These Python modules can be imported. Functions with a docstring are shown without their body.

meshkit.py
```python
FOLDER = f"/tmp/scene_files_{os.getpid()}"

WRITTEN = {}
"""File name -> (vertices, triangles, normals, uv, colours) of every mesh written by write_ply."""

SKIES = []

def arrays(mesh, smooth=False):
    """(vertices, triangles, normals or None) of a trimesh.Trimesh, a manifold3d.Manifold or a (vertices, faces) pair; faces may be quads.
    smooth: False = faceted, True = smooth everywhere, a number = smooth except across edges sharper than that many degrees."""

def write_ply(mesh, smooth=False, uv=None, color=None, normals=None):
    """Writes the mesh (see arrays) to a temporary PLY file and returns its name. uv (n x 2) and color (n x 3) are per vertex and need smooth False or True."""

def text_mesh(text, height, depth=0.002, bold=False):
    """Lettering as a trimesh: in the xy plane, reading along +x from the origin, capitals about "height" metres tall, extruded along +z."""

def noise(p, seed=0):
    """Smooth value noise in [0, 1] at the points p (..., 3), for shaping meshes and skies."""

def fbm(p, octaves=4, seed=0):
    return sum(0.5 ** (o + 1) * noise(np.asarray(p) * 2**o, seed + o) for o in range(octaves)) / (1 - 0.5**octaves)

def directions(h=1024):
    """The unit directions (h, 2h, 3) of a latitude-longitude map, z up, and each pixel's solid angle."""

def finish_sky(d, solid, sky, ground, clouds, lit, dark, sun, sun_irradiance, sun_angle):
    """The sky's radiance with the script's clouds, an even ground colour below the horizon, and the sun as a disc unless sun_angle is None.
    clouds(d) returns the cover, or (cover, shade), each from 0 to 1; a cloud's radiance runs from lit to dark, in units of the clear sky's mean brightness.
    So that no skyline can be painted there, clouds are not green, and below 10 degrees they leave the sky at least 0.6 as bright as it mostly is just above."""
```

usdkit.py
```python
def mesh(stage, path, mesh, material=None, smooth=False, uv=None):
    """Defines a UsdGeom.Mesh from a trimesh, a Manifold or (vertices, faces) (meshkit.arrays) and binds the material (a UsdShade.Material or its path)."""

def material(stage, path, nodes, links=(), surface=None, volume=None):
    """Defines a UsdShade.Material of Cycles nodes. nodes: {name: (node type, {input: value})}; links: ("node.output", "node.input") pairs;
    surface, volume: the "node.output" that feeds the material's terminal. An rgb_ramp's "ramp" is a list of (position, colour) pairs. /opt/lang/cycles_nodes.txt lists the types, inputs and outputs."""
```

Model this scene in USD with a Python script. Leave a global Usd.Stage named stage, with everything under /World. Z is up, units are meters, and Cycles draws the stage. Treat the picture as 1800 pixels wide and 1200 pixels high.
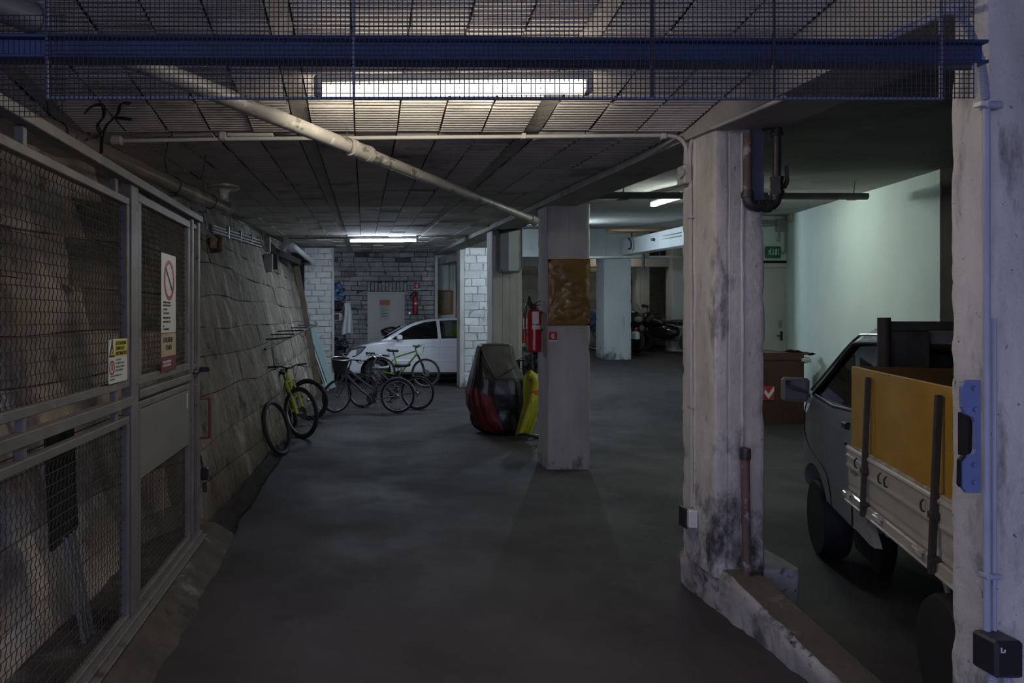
import math, random
import numpy as np, trimesh, manifold3d, usdkit, meshkit
from scipy.spatial import ConvexHull
from shapely.geometry import Polygon, Point, box as sbox
from pxr import Usd, UsdGeom, UsdLux, UsdShade, Gf, Sdf

random.seed(7)
RNG = np.random.default_rng(7)
stage = Usd.Stage.CreateInMemory()
UsdGeom.SetStageUpAxis(stage, 'Z')
UsdGeom.Xform.Define(stage, '/World')

# ------------------------------------------------------------------ camera, sky, exposure
cam = UsdGeom.Camera.Define(stage, '/World/camera')
cam.AddTransformOp().Set(Gf.Matrix4d(1, 0, 0, 0, 0, 0, 1, 0, 0, -1, 0, 0, 0, 0, 1.6, 1))   # eye 1.6 m up, looking along +y
cam.CreateHorizontalApertureAttr(36.0)
cam.CreateVerticalApertureAttr(24.0)
cam.CreateFocalLengthAttr(24.0)
cam.CreateHorizontalApertureOffsetAttr(5.2)     # shift lens: the vanishing point sits left of the middle
cam.CreateVerticalApertureOffsetAttr(-0.84)
cam.CreateClippingRangeAttr(Gf.Vec2f(0.05, 500))
cam.CreateExposureAttr(0.0)
SKY = 0.56                                       # evening daylight outside the entrance
TUBE_1, TUBE_2, TUBE_3, TUBE_4, TUBE_5 = 57.0, 165.0, 60.0, 290.0, 50.0
dome = UsdLux.DomeLight.Define(stage, '/World/sky_dome')
dome.CreateIntensityAttr(SKY)
dome.CreateColorAttr(Gf.Vec3f(0.56, 0.60, 1.0))

# ------------------------------------------------------------------ helpers
F, CX, CY, EYE = 1200.0, 640.0, 558.0, 1.6
def W(px, py, y):
    """The point y metres in that the photograph shows at (px, py)."""
    return np.array([(px - CX) / F * y, y, EYE + (CY - py) / F * y])

def zfloor(x, y):
    """The floor: level in the driveway, a ramp up in the right-hand bay."""
    t = np.clip((np.asarray(x, float) - 3.9) / 0.7, 0, 1); t = t * t * (3 - 2 * t)
    return 0.08 * np.maximum(0, np.asarray(y, float) - 9.0) * t
def zceil(y):
    return np.where(np.asarray(y) < 4, 2.68 + 0.13 * (4 - np.asarray(y)), 2.68 + 0.047 * (np.asarray(y) - 4))
def wall_base(y):
    return np.interp(y, [-1, 1, 4.6, 5.05, 8, 16.5], [-1.5, -1.5, -1.42, -1.2, -1.04, -0.97])
def xwall(y, z):
    return wall_base(y) - 0.25 * np.asarray(z)
def on_wall(px, py):
    """Where the sight line meets the leaning left wall."""
    y = 8.0
    for _ in range(40):
        z = EYE + (CY - py) / F * y
        y = 0.5 * y + 0.5 * float(xwall(y, z)) / ((px - CX) / F)
    return W(px, py, y)

USED = {}
def numbered(parent, name):
    k = (parent, name); n = USED.get(k, 0); USED[k] = n + 1
    return f'{parent}/{name}' + (f'_{n:03d}' if n else '')
BASE = {}
def data(prim, **kw):
    for k, v in kw.items():
        if v: prim.SetCustomDataByKey(k, v)
def thing(name, label, cat, loc=(0, 0, 0), yaw=0.0, lean=0.0, group=None, kind=None, local=False, scale=1.0):
    """An Xform at the thing's base. local=False: its parts are given in world coordinates."""
    path = numbered('/World', name)
    x = UsdGeom.Xform.Define(stage, path)
    m = trimesh.transformations.translation_matrix(loc) @ trimesh.transformations.rotation_matrix(yaw, [0, 0, 1]) @ trimesh.transformations.rotation_matrix(lean, [1, 0, 0]) @ np.diag([scale, scale, scale, 1.0])
    x.AddTransformOp().Set(Gf.Matrix4d(*m.T.ravel().tolist()))
    BASE[path] = np.eye(4) if local else np.linalg.inv(m)
    data(x.GetPrim(), label=label, category=cat, group=group, kind=kind)
    return path
def obj(name, mesh, mat, parent='/World', smooth=30, label=None, kind=None, cat=None, group=None):
    path = numbered(parent, name)
    v, f, _ = meshkit.arrays(mesh)
    b = BASE.get(parent)
    if b is not None:
        v = v @ b[:3, :3].T + b[:3, 3]
    BASE[path] = b
    p = usdkit.mesh(stage, path, trimesh.Trimesh(v, f, process=False), f'/World/Looks/{mat}', smooth)
    data(p.GetPrim(), label=label, kind=kind, category=cat, group=group)
    return path
def struct(name, mesh, mat, label=None, smooth=30):
    return obj(name, mesh, mat, '/World', smooth, label, 'structure')
def single(name, mesh, mat, label, cat, group=None, smooth=30, kind=None):
    return obj(name, mesh, mat, '/World', smooth, label, kind, cat, group)

cat_ = trimesh.util.concatenate
def T(m, loc=(0, 0, 0), yaw=0.0, M=None):
    m = m.copy()
    if M is not None: m.apply_transform(M)
    if yaw: m.apply_transform(trimesh.transformations.rotation_matrix(yaw, [0, 0, 1]))
    m.apply_translation(loc); return m
def rot(a, axis, p=None): return trimesh.transformations.rotation_matrix(a, axis, p)

def _chamfer_topology():
    s = []
    for cx in (-1, 1):
        for cy in (-1, 1):
            for cz in (-1, 1):
                for k in range(3):
                    s.append((cx, cy, cz, k))
    def pts(h, b):
        out = []
        for cx, cy, cz, k in s:
            p = [cx * h[0], cy * h[1], cz * h[2]]
            for a, c in enumerate((cx, cy, cz)):
                if a != k: p[a] -= c * b
            out.append(p)
        return np.array(out, float)
    p = pts((1, 1.1, 1.2), 0.2)
    hull = ConvexHull(p)
    f = []
    for t, e in zip(hull.simplices, hull.equations):
        n = np.cross(p[t[1]] - p[t[0]], p[t[2]] - p[t[0]])
        f.append(t if n @ e[:3] > 0 else t[::-1])
    return pts, np.array(f)
_cpts, _cf = _chamfer_topology()
def box(lo, hi, b=0.004):
    lo, hi = np.minimum(lo, hi).astype(float), np.maximum(lo, hi).astype(float)
    h = (hi - lo) / 2
    b = min(b, 0.45 * h.min())
    return trimesh.Trimesh(_cpts(h, b) + (lo + hi) / 2, _cf.copy(), process=False)
def cbox(c, s, b=0.004, M=None):
    m = box(-np.array(s) / 2, np.array(s) / 2, b)
    if M is not None: m.apply_transform(M)
    m.apply_translation(c); return m
def bar(a, b, w, h, up=(0, 0, 1), bev=0.003):
    """A square bar from a to b, w wide and h high."""
    a, b = np.asarray(a, float), np.asarray(b, float)
    d = b - a; L = np.linalg.norm(d); d = d / L
    up = np.asarray(up, float)
    if abs(d @ up) > 0.98: up = np.array([0, 1.0, 0])
    s = np.cross(d, up); s /= np.linalg.norm(s); u = np.cross(s, d)
    m = box((-L / 2, -w / 2, -h / 2), (L / 2, w / 2, h / 2), bev)
    M = np.eye(4); M[:3, 0], M[:3, 1], M[:3, 2], M[:3, 3] = d, s, u, (a + b) / 2
    if np.linalg.det(M[:3, :3]) < 0: M[:3, 1] *= -1
    m.apply_transform(M); return m
def tube(pts, r, n=8, closed=False, caps=True):
    p = np.asarray(pts, float)
    N = len(p)
    r = np.broadcast_to(np.asarray(r, float), (N,))
    t = np.roll(p, -1, 0) - np.roll(p, 1, 0)
    if not closed: t[0], t[-1] = p[1] - p[0], p[-1] - p[-2]
    t /= np.linalg.norm(t, axis=1, keepdims=True) + 1e-12
    a = np.cross(t[0], [0, 0, 1.0] if abs(t[0][2]) < 0.9 else [1.0, 0, 0]); a /= np.linalg.norm(a)
    A = [a]
    for i in range(1, N):
        a = A[-1] - t[i] * (A[-1] @ t[i]); A.append(a / (np.linalg.norm(a) + 1e-12))
    A = np.array(A); B = np.cross(t, A)
    ang = np.arange(n) * 2 * np.pi / n
    v = (p[:, None] + r[:, None, None] * (np.cos(ang)[None, :, None] * A[:, None] + np.sin(ang)[None, :, None] * B[:, None])).reshape(-1, 3)
    seg = N if closed else N - 1
    i, j = np.meshgrid(np.arange(seg), np.arange(n), indexing='ij')
    i2 = (i + 1) % N
    q = np.stack([i * n + j, i * n + (j + 1) % n, i2 * n + (j + 1) % n, i2 * n + j], -1).reshape(-1, 4)
    f = [q[:, [0, 1, 2]], q[:, [0, 2, 3]]]
    if caps and not closed:
        c0, c1 = len(v), len(v) + 1
        v = np.vstack([v, p[0], p[-1]])
        k = np.arange(n); k2 = (k + 1) % n
        f.append(np.stack([np.full(n, c0), k2, k], 1)); f.append(np.stack([np.full(n, c1), (N - 1) * n + k, (N - 1) * n + k2], 1))
    return trimesh.Trimesh(v, np.vstack(f), process=False)
def smoothpath(pts, n=6):
    """A Catmull-Rom curve through the points."""
    p = np.asarray(pts, float)
    q = np.vstack([2 * p[0] - p[1], p, 2 * p[-1] - p[-2]])
    out = []
    for i in range(1, len(q) - 2):
        for t in np.linspace(0, 1, n, endpoint=False):
            out.append(0.5 * ((2 * q[i]) + (q[i + 1] - q[i - 1]) * t + (2 * q[i - 1] - 5 * q[i] + 4 * q[i + 1] - q[i + 2]) * t * t + (3 * q[i] - q[i - 1] - 3 * q[i + 1] + q[i + 2]) * t ** 3))
    return np.array(out + [p[-1]])
def torus(R, r, nu=40, nv=8, flat=1.0):
    """A ring round the y axis."""
    u, v = np.meshgrid(np.arange(nu) * 2 * np.pi / nu, np.arange(nv) * 2 * np.pi / nv, indexing='ij')
    p = np.stack([(R + r * np.cos(v)) * np.cos(u), flat * r * np.sin(v), (R + r * np.cos(v)) * np.sin(u)], -1).reshape(-1, 3)
    i, j = np.meshgrid(np.arange(nu), np.arange(nv), indexing='ij')
    a = lambda i, j: (i % nu) * nv + j % nv
    q = np.stack([a(i, j), a(i + 1, j), a(i + 1, j + 1), a(i, j + 1)], -1).reshape(-1, 4)
    m = trimesh.Trimesh(p, np.vstack([q[:, [0, 1, 2]], q[:, [0, 2, 3]]]), process=False)
    if m.volume < 0: m.invert()
    return m
def lathe(prof, n=24, axis='z', loc=(0, 0, 0)):
    """prof: (radius, height) pairs, bottom to top."""
    pr = np.asarray(prof, float)
    ang = np.arange(n) * 2 * np.pi / n
    v = np.stack([pr[:, 0, None] * np.cos(ang), pr[:, 0, None] * np.sin(ang), np.broadcast_to(pr[:, 1, None], (len(pr), n))], -1).reshape(-1, 3)
    i, j = np.meshgrid(np.arange(len(pr) - 1), np.arange(n), indexing='ij')
    q = np.stack([i * n + j, i * n + (j + 1) % n, (i + 1) * n + (j + 1) % n, (i + 1) * n + j], -1).reshape(-1, 4)
    f = [q[:, [0, 1, 2]], q[:, [0, 2, 3]]]
    k = np.arange(n); k2 = (k + 1) % n
    v = np.vstack([v, [0, 0, pr[0, 1]], [0, 0, pr[-1, 1]]]); c = len(v) - 2
    f += [np.stack([np.full(n, c), k2, k], 1), np.stack([np.full(n, c + 1), (len(pr) - 1) * n + k, (len(pr) - 1) * n + k2], 1)]
    m = trimesh.Trimesh(v, np.vstack(f), process=False)
    if axis == 'x': m.apply_transform(rot(np.pi / 2, [0, 1, 0]))
    if axis == 'y': m.apply_transform(rot(-np.pi / 2, [1, 0, 0]))
    m.apply_translation(loc); return m
def cyl(a, b, r, n=16): return tube([a, b], r, n)
def prism(poly, depth):
    """A 2-D outline (list or shapely polygon) extruded along +z."""
    if not hasattr(poly, 'geom_type'): poly = Polygon(poly).buffer(0)
    return cat_([trimesh.creation.extrude_polygon(g, depth, engine='earcut') for g in getattr(poly, 'geoms', [poly])])
def frame_of(o, x, y):
    """The matrix that lays a flat thing with its corner at o, its own +x along x and +y along y."""
    x, y = np.asarray(x, float), np.asarray(y, float)
    x /= np.linalg.norm(x); z = np.cross(x, y); z /= np.linalg.norm(z); y = np.cross(z, x)
    M = np.eye(4); M[:3, 0], M[:3, 1], M[:3, 2], M[:3, 3] = x, y, z, o
    return M
def grid(fn, us, vs, closed_u=False):
    u, v = np.meshgrid(us, vs, indexing='ij')
    p = fn(u, v)
    nu, nv = len(us), len(vs)
    i, j = np.meshgrid(np.arange(nu if closed_u else nu - 1), np.arange(nv - 1), indexing='ij')
    i2 = (i + 1) % nu
    q = np.stack([i * nv + j, i2 * nv + j, i2 * nv + j + 1, i * nv + j + 1], -1).reshape(-1, 4)
    return trimesh.Trimesh(np.asarray(p).reshape(-1, 3), np.vstack([q[:, [0, 1, 2]], q[:, [0, 2, 3]]]), process=False)
def thick(m, t):
    """A sheet made t thick: the sheet, its offset copy and the rim."""
    n = m.vertex_normals
    v = np.vstack([m.vertices, m.vertices - n * t]); k = len(m.vertices)
    e = m.edges_sorted; u, c = np.unique(e, axis=0, return_counts=True)
    rim = {tuple(x) for x in u[c == 1]}
    side = [(a, b) for a, b in m.edges if (min(a, b), max(a, b)) in rim]
    s = [(b, a, a + k) for a, b in side] + [(b, a + k, b + k) for a, b in side]
    return trimesh.Trimesh(v, np.vstack([m.faces, m.faces[:, ::-1] + k] + ([np.array(s)] if s else [])), process=False)
def mani(m): return manifold3d.Manifold(manifold3d.Mesh(np.asarray(m.vertices, np.float32), np.asarray(m.faces, np.uint32)))
def tri(m):
    a = m.to_mesh(); return trimesh.Trimesh(a.vert_properties[:, :3], a.tri_verts, process=False)
def welded(m):
    m = m.copy(); m.merge_vertices(digits_vertex=6); m.update_faces(m.nondegenerate_faces()); return m
def fbm(p, scale=1.0, octaves=4, seed=0): return meshkit.fbm(np.asarray(p, float) * scale + 100, octaves, seed) * 2 - 1

# ------------------------------------------------------------------ materials
UsdGeom.Scope.Define(stage, '/World/Looks')
def surf(name, a, b=None, scale=3.0, rough=0.85, bump=0.25, bscale=30.0, bdist=0.01, stretch=(1, 1, 1), stain=None, sscale=1.5, sth=(0.55, 0.65), sstretch=(1, 1, 1),
         stain2=None, s2scale=6.0, s2th=(0.62, 0.68), grime=None, gz=(0.0, 1.0), gscale=5.0, gstrength=0.32, metal=0.0, coat=0.0, rough2=None, bstretch=(1, 1, 1), detail=5.0, lo=0.32, hi=0.68, tint=0.0, spec=None):
    b = b if b is not None else tuple(0.8 * x for x in a)
    N = {'g': ('geometry', {}), 'm1': ('mapping', {'scale': tuple(scale * s for s in stretch)}), 'n1': ('noise_texture', {'scale': 1.0, 'detail': detail, 'roughness': 0.6}),
         'r1': ('rgb_ramp', {'ramp': [(lo, a), (hi, b)]}), 'p': ('principled_bsdf', {'roughness': rough, 'metallic': metal, 'coat_weight': coat, 'coat_roughness': 0.08})}
    if spec is not None: N['p'][1]['specular_ior_level'] = spec
    L = [('g.position', 'm1.vector'), ('m1.vector', 'n1.vector'), ('n1.fac', 'r1.fac')]
    col = 'r1.color'
    def layer(tag, color, sc, th, st, loc):
        nonlocal col
        N['m' + tag] = ('mapping', {'scale': tuple(sc * s for s in st), 'location': loc}); N['n' + tag] = ('noise_texture', {'scale': 1.0, 'detail': 6.0, 'roughness': 0.65})
        N['r' + tag] = ('rgb_ramp', {'ramp': [(th[0], (0, 0, 0)), (th[1], (1, 1, 1))]}); N['x' + tag] = ('mix', {'color2': color})
        L.extend([('g.position', f'm{tag}.vector'), (f'm{tag}.vector', f'n{tag}.vector'), (f'n{tag}.fac', f'r{tag}.fac'), (f'r{tag}.color', f'x{tag}.fac'), (col, f'x{tag}.color1')])
        col = f'x{tag}.color'
    if stain: layer('s', stain, sscale, sth, sstretch, (3.1, 7.7, 1.3))
    if stain2: layer('t', stain2, s2scale, s2th, (1, 1, 1), (9.1, 2.7, 5.3))
    if grime:
        N['sep'] = ('separate_xyz', {}); N['mr'] = ('map_range', {'from_min': gz[0], 'from_max': gz[1], 'to_min': gstrength, 'to_max': -0.1, 'clamp': True})
        N['mg'] = ('mapping', {'scale': (gscale, gscale, gscale * 0.6), 'location': (1.1, 2.2, 3.3)}); N['ng'] = ('noise_texture', {'scale': 1.0, 'detail': 7.0, 'roughness': 0.68})
        N['ad'] = ('math', {'math_type': 'add'}); N['rg'] = ('rgb_ramp', {'ramp': [(0.62, (0, 0, 0)), (0.78, (1, 1, 1))]}); N['xg'] = ('mix', {'color2': grime})
        L.extend([('g.position', 'sep.vector'), ('sep.z', 'mr.value'), ('g.position', 'mg.vector'), ('mg.vector', 'ng.vector'), ('ng.fac', 'ad.value1'), ('mr.result', 'ad.value2'), ('ad.value', 'rg.fac'), ('rg.color', 'xg.fac'), (col, 'xg.color1')])
        col = 'xg.color'
    if tint:
        N['oi'] = ('object_info', {}); N['mtint'] = ('map_range', {'from_min': 0.0, 'from_max': 1.0, 'to_min': 1 - tint, 'to_max': 1 + tint}); N['hv'] = ('hsv', {})
        L.extend([('oi.random', 'mtint.value'), ('mtint.result', 'hv.value'), (col, 'hv.color')]); col = 'hv.color'
    L.append((col, 'p.base_color'))
    if bump:
        N['m3'] = ('mapping', {'scale': tuple(bscale * s for s in bstretch)}); N['n3'] = ('noise_texture', {'scale': 1.0, 'detail': 6.0, 'roughness': 0.6}); N['bp'] = ('bump', {'strength': bump, 'distance': bdist})
        L.extend([('g.position', 'm3.vector'), ('m3.vector', 'n3.vector'), ('n3.fac', 'bp.height'), ('bp.normal', 'p.normal')])
    if rough2 is not None:
        N['rr'] = ('map_range', {'from_min': 0.35, 'from_max': 0.65, 'to_min': rough, 'to_max': rough2, 'clamp': True}); L.extend([('n1.fac', 'rr.value'), ('rr.result', 'p.roughness')])
    usdkit.material(stage, f'/World/Looks/{name}', N, L, surface='p.BSDF')
def plain(name, c, rough=0.5, metal=0.0, coat=0.0, alpha=None):
    usdkit.material(stage, f'/World/Looks/{name}', {'p': ('principled_bsdf', {'base_color': c, 'roughness': rough, 'metallic': metal, 'coat_weight': coat, 'coat_roughness': 0.05})}, [], surface='p.BSDF')
def glow(name, c, s):
    usdkit.material(stage, f'/World/Looks/{name}', {'e': ('emission', {'color': c, 'strength': s})}, [], surface='e.emission')
def pane(name, tint=(0.5, 0.55, 0.55), ior=1.5):
    usdkit.material(stage, f'/World/Looks/{name}', {'t': ('transparent_bsdf', {'color': tint}), 'g': ('glossy_bsdf', {'color': (0.9, 0.9, 0.9), 'roughness': 0.02}), 'f': ('fresnel', {'IOR': ior}), 'm': ('mix_closure', {})},
                    [('f.fac', 'm.fac'), ('t.BSDF', 'm.closure1'), ('g.BSDF', 'm.closure2')], surface='m.closure')

surf('floor_concrete', (0.054, 0.0435, 0.0455), (0.032, 0.026, 0.0275), 0.9, 0.62, 0.35, 45, 0.004, stain=(0.060, 0.050, 0.051), sscale=0.55, sth=(0.54, 0.74), stain2=(0.024, 0.0205, 0.021), s2scale=1.7, s2th=(0.64, 0.74), rough2=0.85, detail=9)
surf('kerb_concrete', (0.10, 0.088, 0.073), (0.055, 0.048, 0.041), 5, 0.9, 0.7, 25, 0.012, stain=(0.20, 0.19, 0.175), sscale=3, sth=(0.56, 0.66), stain2=(0.04, 0.035, 0.03), s2scale=5)
surf('kerb_white', (0.46, 0.44, 0.42), (0.30, 0.29, 0.275), 5, 0.9, 0.7, 25, 0.012, stain=(0.13, 0.125, 0.12), sscale=4, sth=(0.52, 0.62), stain2=(0.05, 0.045, 0.05), s2scale=7, s2th=(0.58, 0.66))
surf('kerb_top', (0.12, 0.105, 0.09), (0.085, 0.075, 0.062), 4, 0.95, 0.5, 35, 0.01, stain=(0.18, 0.165, 0.15), sscale=6, sth=(0.6, 0.7))
surf('pillar_white', (0.68, 0.645, 0.60), (0.45, 0.425, 0.395), 4.5, 0.88, 0.7, 18, 0.015, stretch=(1, 1, 0.3), detail=8, stain=(0.24, 0.23, 0.22), sscale=7, sth=(0.57, 0.68), sstretch=(1, 1, 0.3), stain2=(0.09, 0.085, 0.085), s2scale=24, s2th=(0.66, 0.71), grime=(0.06, 0.062, 0.068), gz=(-0.2, 1.75), gstrength=0.275)
surf('plinth_white', (0.52, 0.51, 0.50), (0.36, 0.35, 0.345), 7, 0.88, 0.8, 22, 0.015, stain=(0.16, 0.16, 0.165), sscale=11, sth=(0.58, 0.66), stain2=(0.04, 0.045, 0.045), s2scale=16, s2th=(0.63, 0.68))
surf('pillar_plain', (0.52, 0.51, 0.49), (0.38, 0.37, 0.36), 3.5, 0.88, 0.5, 18, 0.006, stretch=(1, 1, 0.3), stain=(0.30, 0.30, 0.29), sscale=4, sth=(0.62, 0.74), sstretch=(1, 1, 0.2), stain2=(0.12, 0.12, 0.12), s2scale=20, s2th=(0.72, 0.75), grime=(0.12, 0.112, 0.105), gz=(-0.35, 0.5), gscale=9.0)
surf('pillar_far', (0.50, 0.53, 0.54), (0.42, 0.45, 0.46), 2.0, 0.88, 0.3, 18, 0.006, stretch=(1, 1, 0.3), stain=(0.28, 0.29, 0.29), sscale=4, sth=(0.64, 0.76), sstretch=(1, 1, 0.2), grime=(0.09, 0.09, 0.085), gz=(0.3, 1.3))
surf('block_clay', (0.56, 0.53, 0.485), (0.43, 0.405, 0.37), 3, 0.9, 0.35, 40, 0.004, stain=(0.20, 0.185, 0.17), sscale=1.3, sth=(0.56, 0.70), stain2=(0.55, 0.53, 0.50), s2scale=4, s2th=(0.66, 0.72), tint=0.09)
surf('ceiling_dark', (0.10, 0.094, 0.086), (0.05, 0.047, 0.043), 2, 0.95, 0.4, 20)
surf('mortar_strip', (0.42, 0.395, 0.36), (0.31, 0.29, 0.265), 6, 0.95, 0.6, 22, 0.01)
surf('ceiling_plaster', (0.36, 0.36, 0.33), (0.28, 0.28, 0.255), 1.4, 0.92, 0.3, 12, 0.01, stain=(0.18, 0.175, 0.15), sscale=0.8, sth=(0.52, 0.7), stretch=(0.4, 1.6, 1))
surf('beam_concrete', (0.36, 0.34, 0.31), (0.26, 0.245, 0.225), 3, 0.9, 0.5, 22, 0.008, stain=(0.16, 0.15, 0.135), sscale=3, sth=(0.58, 0.7))
surf('stone', (0.30, 0.255, 0.205), (0.16, 0.137, 0.112), 3.2, 0.95, 1.0, 7, 0.06, stretch=(1, 1, 0.4), stain=(0.46, 0.43, 0.385), sscale=3.0, sth=(0.54, 0.68), sstretch=(1, 1, 0.22), stain2=(0.055, 0.048, 0.04), s2scale=3.4, s2th=(0.58, 0.70), grime=(0.13, 0.105, 0.065), gz=(-0.2, 1.6), gscale=2.2, tint=0.12)
surf('stone_brown', (0.66, 0.55, 0.42), (0.30, 0.23, 0.165), 2.4, 0.95, 0.8, 9, 0.03, stain=(0.76, 0.72, 0.64), sscale=1.6, sth=(0.54, 0.66), stain2=(0.07, 0.052, 0.035), s2scale=2.4, s2th=(0.58, 0.68), tint=0.16)
surf('stone_far', (0.40, 0.355, 0.30), (0.27, 0.235, 0.195), 2.0, 0.95, 0.8, 6, 0.05, stretch=(1, 1, 2.0), stain=(0.14, 0.12, 0.10), sscale=2.0, sth=(0.56, 0.66), sstretch=(0.5, 1, 2), tint=0.12)
surf('joint_dark', (0.15, 0.133, 0.11), (0.075, 0.066, 0.055), 6, 1.0, 0.5, 20)
surf('joint_grey', (0.11, 0.11, 0.115), (0.05, 0.05, 0.052), 8, 1.0, 0.5, 30)
surf('brick_white', (0.60, 0.60, 0.60), (0.47, 0.47, 0.475), 5, 0.9, 0.5, 20, 0.008, stain=(0.22, 0.21, 0.21), sscale=5, sth=(0.61, 0.70), stain2=(0.10, 0.095, 0.095), s2scale=16, s2th=(0.68, 0.73), tint=0.08)
surf('brick_worn', (0.40, 0.40, 0.405), (0.28, 0.275, 0.28), 4, 0.92, 0.6, 18, 0.01, stain=(0.20, 0.16, 0.15), sscale=2.0, sth=(0.55, 0.66), stain2=(0.06, 0.055, 0.055), s2scale=9, s2th=(0.62, 0.70), tint=0.13)
surf('plaster_white', (0.70, 0.81, 0.75), (0.63, 0.74, 0.68), 1.2, 0.85, 0.15, 10, 0.005, stain=(0.42, 0.43, 0.40), sscale=2.4, sth=(0.68, 0.76), stain2=(0.2, 0.2, 0.18), s2scale=7, s2th=(0.745, 0.76))
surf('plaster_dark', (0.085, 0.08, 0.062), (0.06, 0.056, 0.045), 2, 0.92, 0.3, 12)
surf('outer_wall', (0.10, 0.09, 0.085), (0.07, 0.065, 0.06), 2, 0.95, 0.4, 12)
surf('gate_steel', (0.20, 0.19, 0.178), (0.145, 0.138, 0.13), 7, 0.55, 0.2, 50, 0.002, stain=(0.09, 0.07, 0.052), sscale=8, sth=(0.60, 0.68), stain2=(0.27, 0.26, 0.245), s2scale=14, s2th=(0.64, 0.7))
surf('gate_sheet', (0.22, 0.217, 0.207), (0.18, 0.177, 0.17), 3, 0.5, 0.1, 40, 0.002, stain=(0.16, 0.15, 0.14), sscale=11, sth=(0.70, 0.73))
plain('wire_steel', (0.075, 0.068, 0.058), 0.6, 0.3)
plain('wire_dark', (0.035, 0.035, 0.042), 0.7, 0.2)
surf('blue_paint', (0.030, 0.055, 0.145), (0.023, 0.043, 0.115), 5, 0.5, 0.15, 40, 0.003, stain=(0.035, 0.055, 0.15), sscale=8)
surf('blue_plate', (0.15, 0.19, 0.37), (0.12, 0.155, 0.31), 6, 0.5, 0.15, 40, 0.003, stain=(0.20, 0.22, 0.34), sscale=9, sth=(0.62, 0.7))
surf('blue_grey', (0.13, 0.145, 0.20), (0.10, 0.115, 0.16), 6, 0.6, 0.15, 40, 0.003)
surf('pipe_white', (0.46, 0.435, 0.39), (0.34, 0.32, 0.285), 5, 0.5, 0.25, 30, 0.003, stain=(0.19, 0.17, 0.14), sscale=9, sth=(0.57, 0.60), sstretch=(1, 1, 2), stain2=(0.62, 0.59, 0.54), s2scale=13, s2th=(0.60, 0.63))
surf('pipe_grey', (0.22, 0.215, 0.20), (0.14, 0.135, 0.125), 5, 0.6, 0.2, 30, 0.003)
surf('pipe_dark', (0.22, 0.19, 0.15), (0.12, 0.105, 0.085), 5, 0.16, 0.05, 30, 0.002, stain=(0.40, 0.33, 0.22), sscale=1.1, sth=(0.52, 0.64), rough2=0.35, coat=0.5)
surf('pipe_iron', (0.075, 0.068, 0.06), (0.045, 0.04, 0.036), 14, 0.45, 0.4, 60, 0.003, metal=0.35)
surf('pipe_rust', (0.16, 0.10, 0.085), (0.10, 0.065, 0.055), 9, 0.7, 0.4, 40, 0.003, stain=(0.34, 0.32, 0.31), sscale=10, sth=(0.55, 0.62))
surf('conduit_grey', (0.44, 0.425, 0.39), (0.38, 0.365, 0.335), 6, 0.55, 0.1, 30, 0.002)
surf('conduit_blue', (0.34, 0.365, 0.45), (0.28, 0.305, 0.39), 6, 0.5, 0.1, 30, 0.002)
plain('cable_black', (0.012, 0.012, 0.013), 0.6)
plain('plastic_black', (0.02, 0.021, 0.024), 0.42)
plain('plastic_grey', (0.30, 0.31, 0.31), 0.5)
plain('plastic_white', (0.62, 0.62, 0.60), 0.45)
plain('plastic_cream', (0.55, 0.53, 0.36), 0.5)
plain('rubber', (0.02, 0.0195, 0.02), 0.7)
plain('chrome', (0.62, 0.63, 0.65), 0.22, 1.0)
plain('alloy', (0.42, 0.43, 0.45), 0.38, 0.9)
plain('dark_metal', (0.03, 0.03, 0.032), 0.45, 0.6)
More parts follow.
